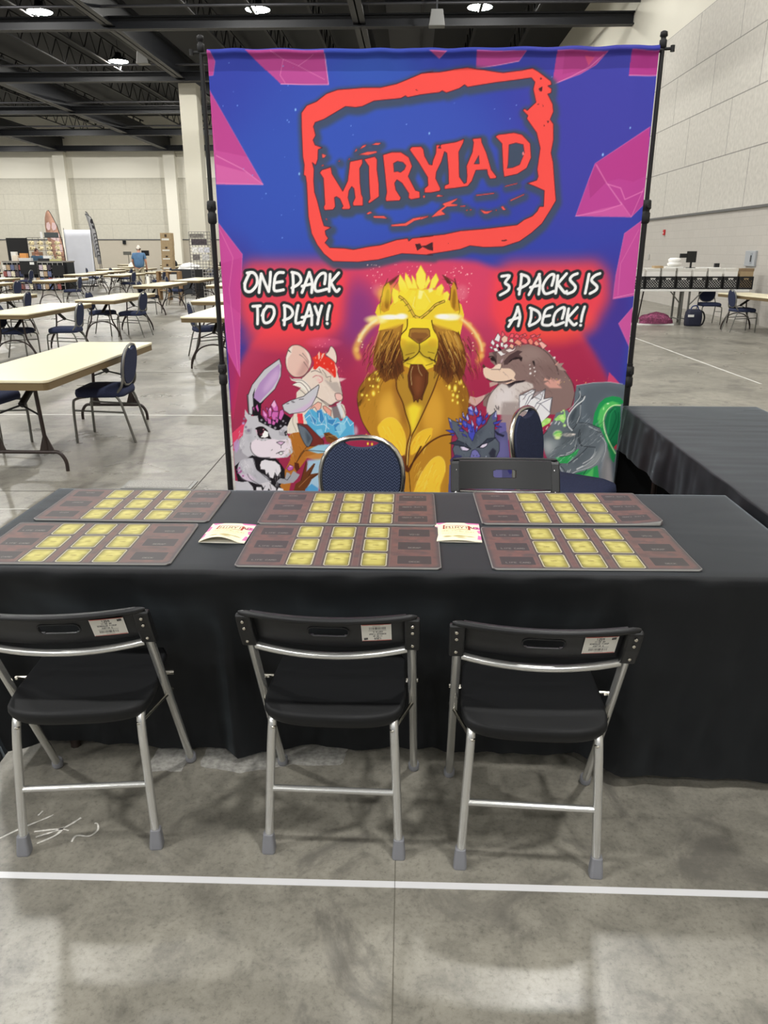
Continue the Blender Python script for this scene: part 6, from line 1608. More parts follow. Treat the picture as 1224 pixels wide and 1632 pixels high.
[6,[248,160,144],[564,1624,5.4,7.4,0.9]],
[6,[248,160,144],[578,1631,5.4,7.4,0.9]],
[6,[248,160,144],[541,1643,5.4,7.4,0.9]],
[6,[248,160,144],[592,1676,5.4,7.4,0.9]],
[6,[248,160,144],[637,1675,5.4,7.4,0.9]],
[6,[248,160,144],[612,1709,5.4,7.4,0.9]],
[6,[248,160,144],[570,1657,5.4,7.4,0.9]],
[6,[248,160,144],[644,1716,5.4,7.4,0.9]],
[6,[248,160,144],[547,1672,5.4,7.4,0.9]],
[0,[244,200,184],[0.9,0],[559,1657,556,1620,566,1602,569,1643]],
[0,[244,200,184],[0.9,0],[574,1654,582,1620,598,1613,586,1639]],
[0,[244,200,184],[0.9,0],[665,1761,663,1716,656,1672,674,1709]],
[3,[90,74,70],[3.4,0.8,0],[561,1709,579,1739,605,1761,635,1787]],
[0,[220,202,188],[0.9,0],[576,1735,606,1746,635,1780,620,1791,597,1769]],
[2,[90,74,70],[3,0.8,0],[580,1717,598,1739,605,1761,632,1754,627,1787]],
[3,[200,106,112],[5.4,0.8,0],[522,1762,545,1750,575,1761,578,1784,559,1795]],
[0,[240,184,180],[0.8,6.7],[545,1765,575,1769,570,1792,548,1784]],
[8,[242,196,188],[3.4],[656,1859,690,1861,703,1882,693,1901,666,1901,656,1878],[90,58,58]],
[0,[250,224,224],[0.8,3.4],[673,1761,726,1768,691,1787,680,1783]],
[3,[58,48,48],[4,0.8,0],[541,1883,586,1909,624,1932,662,1924]],
[0,[106,96,104],[0.8,3.4],[631,1939,670,1935,692,1974,702,2020,648,2036,638,1982]],
[0,[223,228,234],[0.9,0],[662,1924,693,1905,689,1935,703,1981,695,2020,680,1974]],
[9,[240,184,168],[3],[469,1991,517,1936,548,1913,571,1921,566,1951,543,1975,532,1952,524,1944,489,1979],[90,52,52]],
[9,[236,168,152],[3],[578,1940,593,1936,631,1966,626,2013,607,2013,600,1978,581,1955],[90,52,52]],
[0,[192,56,72],[1,0],[672,2020,699,2016,702,2036,690,2051,675,2036]],
[0,[180,112,44],[1,0],[339,2146,382,2111,423,2104,474,2187,583,2179,595,2263,471,2271,428,2328,370,2399,338,2526,268,2527,316,2371,361,2286,378,2202]],
[0,[90,176,220],[1,0],[464,2022,461,1998,493,1960,516,1963,532,1998,562,1955,588,1986,600,1982,641,2017,668,2009,706,2051,726,1997,745,2020,752,2110,550,2112,512,2084]],
[0,[90,176,220],[1,0],[473,2015,508,1954,541,1981,569,1953,588,1994,627,2014,681,2041,722,2000,768,2040,773,2129,678,2157,612,2103,544,2131,478,2063]],
[0,[60,134,196],[0.9,0],[493,1963,507,1998,537,2029,529,2060,502,2037]],
[2,[232,248,255],[2.7,0.8,0],[493,1963,507,1998,537,2029,529,2060,502,2037]],
[0,[60,134,196],[0.9,0],[539,1967,570,1959,587,2021,567,2052,545,2013]],
[2,[232,248,255],[2.7,0.8,0],[539,1967,570,1959,587,2021,567,2052,545,2013]],
[0,[60,134,196],[0.9,0],[604,1982,614,2021,660,2020,636,2059,606,2044]],
[2,[232,248,255],[2.7,0.8,0],[604,1982,614,2021,660,2020,636,2059,606,2044]],
[0,[60,134,196],[0.9,0],[644,2052,683,2036,690,2098,651,2098]],
[2,[232,248,255],[2.7,0.8,0],[644,2052,683,2036,690,2098,651,2098]],
[2,[232,248,255],[4,0.85,0],[464,2022,496,1994,521,2052]],
[2,[232,248,255],[4,0.85,0],[554,1982,552,2037]],
[2,[232,248,255],[4,0.85,0],[592,2001,598,2060,589,2099]],
[2,[232,248,255],[4,0.85,0],[668,2040,706,2051,729,2012]],
[2,[232,248,255],[4,0.85,0],[536,2060,583,2052,613,2083]],
[0,[160,220,244],[0.7,0],[653,2075,708,2020,720,2074,679,2130]],
[2,[240,251,255],[3.4,0.9,0],[721,2013,747,2060,768,2040]],
[0,[138,204,234],[0.8,0],[531,2090,565,2082,584,2130,550,2151]],
[0,[216,240,250],[0.6,6.7],[774,2053,791,2074,794,2101,780,2129,767,2108]],
[9,[118,48,42],[3.4],[414,2049,478,2056,537,2117,577,2158,576,2193,474,2194,435,2132],[42,26,26]],
[8,[106,116,128],[3.4],[418,2056,464,2076,503,2131,505,2159,474,2201,435,2132],[30,26,32]],
[0,[58,68,80],[0.7,6.7],[464,2090,503,2145,474,2187]],
[0,[122,74,36],[1,0],[578,2110,612,2103,652,2130,685,2157,651,2185,597,2165]],
[2,[58,36,20],[4,0.9,0],[585,2110,625,2144,678,2157]],
[2,[216,160,80],[3.4,0.8,0],[598,2130,652,2123,672,2150]],
[0,[154,208,236],[0.95,3.4],[473,2222,542,2186,624,2179,664,2185,650,2227,540,2242]],
[0,[200,138,72],[0.9,3.4],[444,2271,527,2242,595,2249,566,2298,471,2271]],
[0,[168,216,238],[0.9,6.7],[471,2285,567,2277,571,2369,533,2499,464,2499,461,2370]],
[3,[42,32,32],[4.4,0.8,0],[402,2300,445,2236,473,2222,582,2228]],
[2,[58,36,20],[3.4,0.8,0],[474,2194,431,2243,402,2300]],
[0,[106,58,30],[1,0],[366,2526,390,2442,425,2420,441,2370,464,2285,470,2306,461,2363,511,2306,521,2309,489,2377,537,2369,537,2380,494,2412,480,2441,421,2525]],
[2,[42,20,16],[3.4,0.8,0],[425,2420,464,2292]],
[2,[42,20,16],[3.4,0.8,0],[467,2406,518,2309]],
[2,[42,20,16],[3.4,0.8,0],[488,2405,537,2375]],
[2,[176,122,72],[4,0.8,0],[410,2464,453,2420,481,2391]],
[0,[90,40,24],[1,0],[388,2300,415,2306,421,2342,399,2363,387,2335]],
[0,[74,154,208],[0.9,0],[451,2478,493,2441,534,2470,533,2524,449,2525]],
[0,[28,24,30],[1,0],[3,2328,44,2295,121,2254,266,2269,303,2313,325,2349,323,2410,289,2456,315,2497,108,2499,72,2433,20,2434]],
[0,[168,164,174],[1,0],[5,2231,45,2151,78,2119,122,2174,125,2254,93,2274,44,2295,3,2332]],
[0,[184,154,200],[0.9,0],[9,2175,34,2151,44,2167,41,2214,20,2243,6,2211]],
[9,[211,209,216],[3.4],[112,1870,141,1870,136,1993,119,2013,113,1970],[28,24,30]],
[9,[201,199,207],[4],[117,1876,147,1809,225,1717,321,1651,332,1690,326,1755,286,1835,216,1902,188,1929,146,1943,137,1997,117,1990],[28,24,30]],
[0,[180,140,196],[0.95,0],[154,1869,195,1796,258,1729,319,1680,324,1716,308,1775,266,1835,210,1889,181,1926,148,1923]],
[0,[214,180,220],[0.8,13.4],[220,1822,270,1749,318,1703,309,1769,260,1822,211,1869]],
[0,[28,24,30],[1,0],[147,1869,163,1829,153,1889,188,1922,215,1909,187,1942,146,1943]],
[9,[205,203,211],[3.7],[326,1934,373,1907,461,1879,512,1837,555,1807,558,1818,542,1875,509,1936,462,1975,369,1991,336,1968],[28,24,30]],
[0,[216,180,220],[0.7,6.7],[370,1980,440,1952,494,1921,534,1867,509,1933,462,1975]],
[2,[42,38,44],[4,0.9,0],[354,1926,367,1924]],
[2,[42,38,44],[4,0.9,0],[384,1912,396,1910]],
[2,[42,38,44],[4,0.9,0],[432,1899,444,1896]],
[2,[42,38,44],[4,0.9,0],[447,1898,459,1895]],
[2,[42,38,44],[4,0.9,0],[391,1918,403,1916]],
[0,[28,24,30],[1,0],[139,1947,197,1927,190,1993,222,2039,333,1984,378,2015,352,2069,273,2109,167,2055,140,1993]],
[0,[198,196,204],[1,0],[93,1962,113,1993,135,2005,170,2001,176,2039,221,2063,282,2094,301,2093,337,2062,352,2069,350,2124,372,2164,378,2207,381,2235,344,2268,266,2273,168,2269,118,2254,93,2266,63,2242,43,2190,70,2127,81,2072,103,2032,89,2005]],
[0,[166,164,174],[0.9,0],[297,2093,300,2125,334,2132,343,2101,328,2085,312,2109]],
[0,[180,178,188],[0.6,6.7],[97,2127,132,2126,126,2174,99,2166]],
[0,[160,158,168],[0.7,3.4],[80,2095,131,2079,125,2118,90,2119]],
[1,[236,223,234],[0.97,3.4],[115,2202,122,2174,155,2150,193,2161,256,2149,294,2157,333,2152,365,2144,373,2172,366,2216,337,2252,289,2272,180,2269,134,2246]],
[3,[28,24,30],[3.4,0.9,0],[118,2174,114,2210,130,2246,168,2269,234,2269]],
[2,[28,24,30],[3.4,0.7,0],[258,2275,289,2284,288,2301]],
[9,[212,108,184],[2.7],[203,1960,232,1992,228,2039,201,2000],[58,24,50]],
[9,[212,108,184],[2.7],[223,1946,238,1954,233,1977],[58,24,50]],
[9,[212,108,184],[2.7],[237,1969,254,1942,261,1965,255,2004,239,2012],[58,24,50]],
[9,[212,108,184],[2.7],[279,1900,300,1949,299,1973,272,1973,256,1934],[58,24,50]],
[9,[212,108,184],[2.7],[264,1975,302,1976,292,2031,262,2027,255,2000],[58,24,50]],
[9,[212,108,184],[2.7],[310,1969,330,1961,336,1988,315,2031,299,2019],[58,24,50]],
[9,[212,108,184],[2.7],[228,2010,254,2027,253,2055,233,2051],[58,24,50]],
[9,[212,108,184],[2.7],[262,2027,282,2043,271,2062,256,2055],[58,24,50]],
[9,[212,108,184],[2.7],[285,2009,300,2027,291,2050,280,2039],[58,24,50]],
[9,[212,108,184],[2.7],[160,1946,172,1927,180,1966,175,1981],[58,24,50]],
[9,[212,108,184],[2.7],[142,1954,152,1943,152,1977],[58,24,50]],
[9,[212,108,184],[2.7],[201,2000,230,2031,222,2039],[58,24,50]],
[0,[242,188,224],[0.9,0],[258,1934,279,1903,289,1934,277,1953]],
[0,[242,188,224],[0.9,0],[207,1969,224,2000,216,2004]],
[0,[242,188,224],[0.9,0],[242,1961,254,1950,256,1973]],
[6,[138,122,150],[84,2021,10.2,10.2,1]],
[6,[138,122,150],[79,2048,12.6,12.6,1]],
[6,[138,122,150],[91,2073,11,11,1]],
[6,[138,122,150],[107,2095,13.4,13.4,1]],
[6,[168,164,176],[192,2028,9.5,9.5,1]],
[6,[168,164,176],[214,2047,8.7,8.7,1]],
[6,[168,164,176],[244,2066,10.2,10.2,1]],
[6,[168,164,176],[275,2078,11,11,1]],
[6,[168,164,176],[310,2066,9.5,9.5,1]],
[6,[168,164,176],[327,2034,8.7,8.7,1]],
[6,[168,164,176],[342,2046,5.5,5.5,1]],
[6,[168,164,176],[313,2089,7.9,7.9,1]],
[6,[208,160,220],[76,2051,10.1,10.1,0.9]],
[0,[232,160,192],[0.8,3.4],[154,2095,174,2075,198,2071,187,2126,209,2145,164,2126]],
[1,[26,18,22],[1,0],[150,2083,174,2071,201,2071,227,2094,237,2125,248,2149,217,2145,182,2146,164,2126,161,2094]],
[0,[122,48,72],[0.9,3.4],[169,2094,189,2079,212,2094,203,2126,179,2126]],
[0,[255,255,255],[1,0],[208,2094,231,2106,229,2133,209,2141,182,2138,195,2126]],
[6,[255,255,255],[199,2119,8.7,10.1,1]],
[0,[28,24,30],[0.9,0],[173,2087,197,2078,204,2098,187,2118,172,2110]],
[6,[248,160,184],[201,2087,4.7,5.4,1]],
[0,[28,24,30],[1,0],[332,2105,348,2093,350,2117,342,2132,335,2125]],
[6,[255,255,255],[344,2113,3.4,5,1]],
[9,[220,184,216],[3.7],[280,2171,302,2164,333,2168,308,2190],[28,24,30]],
[2,[28,24,30],[3.4,0.8,0],[308,2190,308,2208]],
[2,[28,24,30],[4,0.9,0],[275,2244,303,2230,326,2228]],
[9,[255,255,255],[3],[289,2240,307,2230,320,2240,306,2252],[28,24,30]],
[6,[42,32,38],[147,2134,3,2.7,1]],
[6,[42,32,38],[161,2152,3,2.7,1]],
[6,[42,32,38],[185,2157,3,2.7,1]],
[6,[42,32,38],[209,2157,3,2.7,1]],
[6,[42,32,38],[245,2221,3,2.7,1]],
[6,[42,32,38],[251,2217,3,2.7,1]],
[6,[42,32,38],[343,2210,3,2.7,1]],
[6,[42,32,38],[346,2150,3,2.7,1]],
[0,[230,226,234],[1,0],[178,2294,202,2283,226,2289,265,2293,295,2321,301,2357,276,2394,261,2366,248,2407,228,2399,218,2366,205,2383,199,2350,172,2346,169,2318]],
[1,[186,184,194],[1,0],[53,2287,124,2274,138,2310,148,2351,197,2387,231,2423,227,2432,166,2449,108,2433,53,2409,24,2368,27,2327]],
[0,[216,212,220],[0.6,10.1],[56,2295,108,2282,129,2335,103,2376,65,2351]],
[0,[224,200,224],[0.7,6.7],[39,2376,102,2384,140,2416,84,2429,45,2409]],
[3,[28,24,30],[3.7,0.9,0],[128,2274,144,2343,167,2367,227,2423]],
[3,[28,24,30],[3.4,0.7,0],[83,2380,101,2412,158,2449]],
[6,[168,76,144],[21,2352,8.7,8.7,0.95]],
[6,[168,76,144],[34,2340,8.7,8.7,0.95]],
[6,[168,76,144],[36,2368,8.7,8.7,0.95]],
[6,[168,76,144],[24,2372,8.7,8.7,0.95]],
[6,[168,76,144],[54,2392,8.7,8.7,0.95]],
[6,[168,76,144],[44,2360,8.7,8.7,0.95]],
[0,[214,210,218],[1,0],[167,2441,219,2428,234,2444,264,2472,263,2501,231,2498,217,2473,204,2498,171,2502,185,2473]],
[0,[200,198,206],[1,0],[1,2426,44,2434,84,2429,114,2466,120,2503,-4,2504]],
[0,[221,218,224],[1,0],[138,2466,169,2465,175,2502,132,2503]],
[0,[228,226,232],[1,0],[280,2468,308,2476,315,2501,263,2501]],
[2,[28,24,30],[3.4,0.8,0],[226,2448,232,2481]],
[2,[28,24,30],[3.4,0.7,0],[194,2457,176,2490]],
[0,[162,162,172],[1,0],[270,2427,291,2406,323,2410,336,2365,356,2373,359,2389,380,2356,403,2373,419,2381,402,2409,377,2434,321,2443,282,2439]],
[2,[28,24,30],[3.4,0.8,0],[323,2410,338,2418,359,2389]],
[9,[192,92,176],[2.7],[337,2341,358,2316,381,2328,376,2348,352,2357],[74,24,56]],
[0,[240,200,228],[0.9,0],[354,2320,377,2328,357,2332]],
[0,[142,116,112],[1,0],[1585,1608,1625,1600,1704,1575,1769,1560,1824,1558,1880,1574,1936,1599,1996,1657,2005,1672,2028,1982,1681,1984,1588,1936,1565,1929,1563,1883,1599,1852,1653,1796,1615,1777,1666,1681,1629,1688,1598,1659]],
[0,[142,116,112],[1,0],[1838,1563,1912,1581,1990,1653,2030,1690,2091,1773,2116,1857,2104,1932,2032,1971,1974,1952,1848,1728]],
[0,[122,96,94],[0.5,13.4],[1882,1682,1991,1672,2052,1745,1943,1764]],
[6,[160,128,122],[1908,1905,73.7,73.7,0.6]],
[6,[165,141,135],[1833,1621,100.5,67,0.6]],
[0,[110,86,84],[0.6,16.8],[1834,1658,1867,1650,1889,1709,1864,1783,1819,1776,1862,1746,1881,1709]],
[0,[36,26,32],[1,0],[1701,1796,1756,1777,1819,1772,1797,1784,1746,1799,1717,1822]],
[3,[42,32,36],[3.4,0.8,0],[1707,1566,1829,1554,1926,1602,1987,1676,2010,1736]],
[3,[42,32,36],[3.4,0.8,0],[1990,1653,2081,1764,2115,1838,2096,1952]],
[0,[216,204,200],[1,3.4],[1617,1837,1671,1792,1701,1803,1717,1822,1753,1792,1819,1780,1857,1795,1866,1817,1786,1851,1786,1912,1828,1934,1794,1983,1590,1985,1584,1936,1597,1883]],
[1,[232,223,224],[0.8,20.1],[1636,1841,1691,1814,1747,1821,1744,1897,1697,1935,1632,1913]],
[3,[42,32,36],[3.4,0.8,0],[1653,1796,1610,1852,1593,1887,1584,1944]],
[0,[200,164,156],[1,0],[1596,1785,1648,1781,1645,1796,1601,1815]],
[0,[142,116,112],[1,0],[1562,1868,1599,1845,1586,1898,1565,1932]],
[0,[220,186,176],[0.9,0],[1482,1870,1520,1879,1576,1860,1558,1898,1513,1936,1474,1908]],
[2,[58,42,44],[3.4,0.7,0],[1603,1851,1522,1936,1484,1918]],
[1,[241,211,189],[1,0],[1556,1707,1566,1692,1604,1703,1636,1677,1662,1677,1666,1699,1718,1703,1750,1732,1744,1758,1756,1773,1722,1769,1682,1779,1626,1779,1580,1763,1561,1740]],
[0,[244,220,202],[1,0],[1640,1681,1650,1673,1666,1688,1656,1707,1611,1707]],
[2,[74,52,48],[3.4,0.8,0],[1604,1707,1659,1707,1666,1684]],
[3,[42,30,32],[5.4,0.9,0],[1580,1763,1626,1781,1708,1779,1729,1769]],
[0,[232,196,176],[1,0],[1686,1792,1752,1773,1745,1780,1705,1796]],
[0,[90,56,48],[1,0],[1554,1674,1570,1689,1563,1700,1548,1692]],
[0,[46,34,36],[1,0],[1594,1641,1612,1630,1631,1652,1636,1681,1620,1659,1602,1655]],
[0,[46,34,36],[1,0],[1702,1673,1712,1651,1744,1629,1788,1636,1783,1662,1767,1644,1730,1651]],
[3,[58,44,44],[7.4,0.9,0],[1586,1633,1612,1630,1631,1659]],
[0,[86,66,68],[0.7,0],[1603,1604,1632,1600,1635,1659,1619,1630]],
[0,[78,58,60],[0.9,0],[1676,1659,1707,1622,1757,1593,1786,1600,1765,1618,1788,1636,1752,1633,1716,1651,1702,1677,1680,1681]],
[0,[200,168,176],[0.8,0],[1660,1651,1675,1640,1668,1662,1658,1673]],
[9,[36,26,30],[2],[1849,1658,1859,1654,1865,1687,1857,1680],[42,34,38]],
[9,[244,240,242],[2.7],[1614,1532,1634,1492,1650,1513,1644,1546],[90,48,56]],
[9,[244,240,242],[2.7],[1593,1550,1603,1528,1619,1550,1612,1568],[90,48,56]],
[9,[240,200,180],[2.7],[1654,1528,1671,1503,1694,1517,1692,1542,1670,1553],[90,48,56]],
[9,[240,106,120],[2.7],[1654,1510,1659,1481,1675,1499,1668,1513],[90,48,56]],
[9,[244,240,242],[2.7],[1623,1560,1637,1553,1646,1571,1631,1579],[90,48,56]],
[9,[248,244,244],[2.7],[1652,1546,1670,1549,1668,1578,1653,1568],[90,48,56]],
[9,[240,204,188],[2.7],[1699,1542,1713,1524,1727,1528,1729,1549],[90,48,56]],
[9,[242,90,108],[2.7],[1701,1517,1711,1495,1729,1495,1727,1520],[90,48,56]],
[9,[240,232,232],[2.7],[1667,1564,1689,1553,1700,1567,1683,1586],[90,48,56]],
[9,[244,184,160],[2.7],[1704,1571,1714,1553,1733,1564,1727,1585],[90,48,56]],
[9,[240,96,112],[2.7],[1730,1513,1744,1495,1763,1509,1756,1524],[90,48,56]],
[9,[240,154,132],[2.7],[1732,1549,1749,1528,1768,1538,1780,1553,1763,1567],[90,48,56]],
[9,[242,106,112],[2.7],[1768,1538,1785,1517,1808,1531,1813,1553,1798,1556],[90,48,56]],
[9,[242,136,120],[2.7],[1812,1534,1829,1520,1845,1538,1843,1560,1828,1560],[90,48,56]],
[9,[240,96,108],[2.7],[1781,1502,1795,1493,1806,1506,1796,1513],[90,48,56]],
[9,[244,160,144],[2.7],[1849,1552,1863,1534,1878,1549,1883,1563,1865,1567],[90,48,56]],
[9,[244,180,172],[2.7],[1878,1549,1896,1541,1931,1566,1906,1588],[90,48,56]],
[9,[244,168,160],[2.7],[1870,1527,1888,1522,1896,1534,1885,1541],[90,48,56]],
[9,[242,100,116],[2.7],[1825,1509,1850,1498,1861,1506,1840,1520],[90,48,56]],
[9,[240,112,128],[2.7],[1858,1513,1886,1498,1876,1516],[90,48,56]],
[9,[248,244,244],[2.7],[1609,1582,1631,1579,1643,1600,1621,1600],[90,48,56]],
[9,[244,240,240],[2.7],[1632,1600,1658,1597,1673,1611,1695,1611,1659,1629],[90,48,56]],
[9,[240,228,224],[2.7],[1680,1593,1708,1582,1727,1589,1752,1567,1735,1596,1706,1607],[90,48,56]],
[9,[248,244,244],[2.7],[1585,1572,1605,1571,1606,1590],[90,48,56]],
[9,[240,160,144],[2.7],[1763,1571,1783,1549,1774,1571],[90,48,56]],
[9,[240,112,120],[2.7],[1763,1509,1781,1499,1774,1520],[90,48,56]],
[0,[30,26,34],[1,0],[1638,1575,1649,1575,1661,1593,1647,1593]],
[6,[251,246,246],[1837,1702,6,6,1]],
[6,[251,246,246],[1840,1730,9.4,9.4,1]],
[6,[251,246,246],[1860,1696,6,6,1]],
[6,[251,246,246],[1867,1718,7.7,7.7,1]],
[6,[251,246,246],[1833,1680,5.1,5.1,1]],
[6,[251,246,246],[1865,1743,3.4,3.4,1]],
[6,[251,246,246],[1944,1597,6.8,6.8,1]],
[6,[251,246,246],[1977,1635,9.4,9.4,1]],
[6,[251,246,246],[1678,1933,4.3,4.3,1]],
[6,[251,246,246],[1690,1954,3.4,3.4,1]],
[0,[224,168,152],[0.9,0],[1923,1776,1929,1757,1959,1772,1966,1753,1978,1775]],
[0,[224,168,152],[0.9,0],[1982,1679,2004,1657,2006,1686]],
[0,[228,168,156],[0.9,3.4],[1926,1792,1979,1760,1999,1773,2026,1764,2019,1801,2039,1820,1965,1820]],
[0,[168,144,136],[1,0],[1991,1672,2037,1667,2020,1690,2059,1717,2013,1708]],
[2,[42,32,38],[4.7,0.8,0],[1640,1928,1645,1939]],
[2,[42,32,38],[4.7,0.8,0],[1646,1939,1651,1951]],
[2,[42,32,38],[4.7,0.8,0],[1657,1932,1662,1943]],
[2,[42,32,38],[4.7,0.8,0],[1656,1943,1661,1955]],
[2,[42,32,38],[4.7,0.8,0],[1634,1947,1639,1959]],
[0,[169,154,152],[0.9,6.7],[1679,1906,1870,1905,1885,2141,1671,2143]],
[9,[241,239,243],[3.4],[1782,1868,1854,1830,1877,1830,1858,1887,1937,1825,1932,1886,1983,1876,1976,1981,1915,2049,1863,1972,1787,1954],[58,58,68]],
[2,[80,80,92],[3.4,0.85,0],[1781,1863,1824,1859,1878,1828]],
[2,[80,80,92],[3.4,0.85,0],[1824,1862,1807,1889]],
[2,[80,80,92],[3.4,0.85,0],[1843,1870,1820,1927]],
[2,[80,80,92],[3.4,0.85,0],[1862,1873,1828,1931]],
[2,[80,80,92],[3.4,0.85,0],[1843,1870,1882,1843]],
[2,[80,80,92],[3.4,0.85,0],[1866,1870,1915,1892,1930,1832]],
[2,[80,80,92],[3.4,0.85,0],[1915,1892,1891,1911,1864,1972]],
[2,[80,80,92],[3.4,0.85,0],[1891,1911,1913,1915,1982,1880]],
[2,[80,80,92],[3.4,0.85,0],[1913,1915,1973,1968,1979,1888]],
[2,[80,80,92],[3.4,0.85,0],[1913,1915,1883,1972]],
[2,[80,80,92],[3.4,0.85,0],[1883,1847,1934,1832,1937,1884]],
[0,[200,198,208],[0.4,0],[1882,1843,1866,1870,1915,1888,1930,1835]],
[0,[103,114,124],[1,0],[2121,1801,2221,1783,2313,1779,2379,1790,2416,1799,2502,2460,2049,2465,2031,2224,2103,2047]],
[0,[89,98,108],[0.7,13.4],[2169,1819,2296,1790,2409,1818,2425,1883,2320,1855,2251,1912,2243,2027,2182,1970]],
[2,[216,224,228],[4,0.6,0],[2121,1802,2221,1785,2323,1781,2397,1792]],
[0,[37,154,86],[1,0],[2240,2035,2244,1972,2267,1910,2301,1877,2342,1865,2389,1872,2420,1905,2384,1924,2339,1934,2311,1981,2307,2049,2338,2121,2399,2218,2391,2283,2349,2239,2301,2131,2255,2093]],
[0,[98,205,106],[0.9,3.4],[2266,2006,2275,1948,2304,1910,2345,1896,2392,1910,2365,1919,2321,1939,2298,1996,2299,2063,2280,2054]],
[3,[205,245,176],[7.4,0.95,0],[2398,1921,2356,1922,2322,1948,2303,2001,2314,2073,2350,2150,2395,2223]],
[0,[27,122,76],[1,0],[2310,2025,2323,1962,2357,1926,2399,1929,2417,2159,2382,2189,2343,2131]],
[3,[14,74,52],[4.7,0.7,0],[2346,2111,2378,2005,2359,1948,2337,1967]],
[3,[14,74,52],[4.7,0.7,0],[2354,2140,2392,2053,2389,1967]],
[3,[48,160,96],[8,0.6,0],[2335,2092,2343,1976,2368,1943]],
[0,[200,60,80],[1,0],[2381,2184,2400,2160,2397,2204]],
[6,[232,255,216],[2319,1910,10.1,5.4,1]],
[6,[200,248,176],[2296,1941,5.4,13.4,0.9]],
[0,[112,122,132],[1,0],[2013,1971,2077,1952,2149,2028,2196,2032,2285,2085,2340,2162,2358,2260,2401,2410,2387,2461,2318,2452,2291,2361,2228,2301,2136,2342,2116,2464,2049,2465,1964,2224,1966,2107]],
[0,[154,154,158],[0.9,6.7],[2329,2180,2355,2209,2377,2283,2401,2439,2319,2439,2317,2309]],
[0,[194,188,190],[0.7,10.1],[2346,2259,2367,2288,2395,2429,2352,2434]],
[0,[53,168,90],[1,0],[2026,2252,2092,2241,2173,2191,2158,2231,2105,2291,2063,2301]],
[0,[47,158,86],[1,0],[2111,2376,2186,2340,2251,2324,2292,2299,2309,2384,2319,2439,2054,2442,2062,2422]],
[0,[93,196,104],[0.95,3.4],[2171,2395,2235,2354,2270,2314,2270,2374,2251,2430,2135,2431]],
[0,[28,124,74],[0.8,3.4],[2111,2376,2168,2355,2224,2339,2161,2390,2123,2401]],
[0,[106,115,123],[1,0],[1940,2115,1983,2051,2043,2036,2125,2055,2156,2031,2227,2040,2285,2063,2324,2131,2332,2209,2305,2279,2233,2329,2130,2366,2094,2401,2094,2331,2052,2291,2119,2290,2175,2211,2152,2162,2146,2211,2096,2241,1978,2262,1932,2144]],
[0,[142,151,156],[0.9,13.4],[1970,2134,2027,2143,2083,2133,2086,2172,2013,2212,1977,2242,1938,2164]],
[0,[198,201,203],[0.7,16.8],[1947,2154,2000,2158,2008,2202,1977,2237]],
[0,[80,88,95],[0.65,13.4],[2062,2094,2107,2074,2180,2045,2210,2064,2176,2113,2172,2171,2140,2132,2095,2162,2032,2212]],
[0,[86,94,102],[0.6,16.8],[2134,2290,2187,2235,2229,2176,2258,2180,2208,2260,2164,2310]],
[0,[162,166,168],[0.8,13.4],[2255,2259,2294,2210,2313,2160,2325,2141,2327,2209,2296,2284,2232,2324,2185,2335,2229,2289]],
[5,[232,234,236],[4.7,0.85,0],[2125,2366,2166,2340,2232,2319,2277,2289,2306,2239]],
[5,[232,234,236],[4.7,0.85,0],[2166,2330,2220,2299,2265,2259]],
[5,[232,234,236],[4.7,0.85,0],[2246,2259,2266,2225,2269,2195]],
[5,[232,234,236],[4.7,0.85,0],[2165,2325,2202,2305]],
[5,[232,234,236],[4.7,0.85,0],[2201,2290,2259,2249,2279,2210]],
[5,[232,234,236],[4.7,0.85,0],[2113,2336,2101,2371,2095,2411]],
[5,[232,234,236],[4.7,0.85,0],[2127,2330,2111,2371,2114,2411]],
[5,[232,234,236],[4.7,0.85,0],[2058,2241,2115,2231,2146,2201,2148,2172]],
[5,[232,234,236],[4.7,0.85,0],[2095,2226,2136,2201,2150,2132]],
[5,[232,234,236],[4.7,0.85,0],[2114,2167,2132,2142,2134,2113]],
[5,[232,234,236],[4.7,0.85,0],[2219,2054,2258,2073,2297,2092]],
[5,[232,234,236],[4.7,0.85,0],[2294,2112,2326,2150,2332,2209,2314,2279]],
[3,[34,38,44],[3.7,0.85,0],[2156,2031,2208,2035,2285,2063]],
[3,[34,38,44],[3.7,0.85,0],[2164,2074,2158,2123,2176,2171,2220,2181,2268,2185]],
[3,[34,38,44],[3.7,0.85,0],[2170,2093,2169,2142,2187,2181]],
[3,[34,38,44],[3.7,0.85,0],[2153,2171,2146,2206,2110,2236,2049,2251]],
[3,[34,38,44],[3.7,0.85,0],[1940,2115,1966,2085]],
[3,[34,38,44],[3.7,0.85,0],[2110,2291,2177,2235,2220,2186]],
[3,[34,38,44],[3.7,0.85,0],[2268,2083,2297,2092]],
[3,[34,38,44],[3.7,0.85,0],[2094,2401,2094,2341,2053,2301]],
[3,[34,38,44],[3.7,0.85,0],[2211,2360,2228,2329]],
[3,[34,38,44],[3.7,0.85,0],[2031,2261,2063,2301]],
[3,[34,38,44],[3.7,0.85,0],[2039,2301,2066,2341,2075,2401]],
[2,[184,188,194],[6.7,0.8,0],[2037,2281,2059,2311,2053,2361]],
[2,[184,188,194],[6.7,0.8,0],[2064,2321,2081,2351,2069,2391]],
[2,[184,188,194],[6.7,0.8,0],[2048,2361,2046,2402,2062,2422]],
[8,[95,104,112],[3.4],[2081,2041,2082,1993,2107,1945,2131,1902,2146,1855,2138,1817,2151,1855,2161,1873,2177,1864,2168,1892,2156,1921,2161,1987,2142,2040,2117,2074,2092,2065],[30,34,40]],
[3,[223,227,230],[8,0.95,0],[2117,2079,2091,2050,2085,2002,2103,1959,2133,1921,2168,1892,2177,1869]],
[3,[223,227,230],[5.4,0.8,0],[2144,1836,2149,1869,2123,1911,2089,1954]],
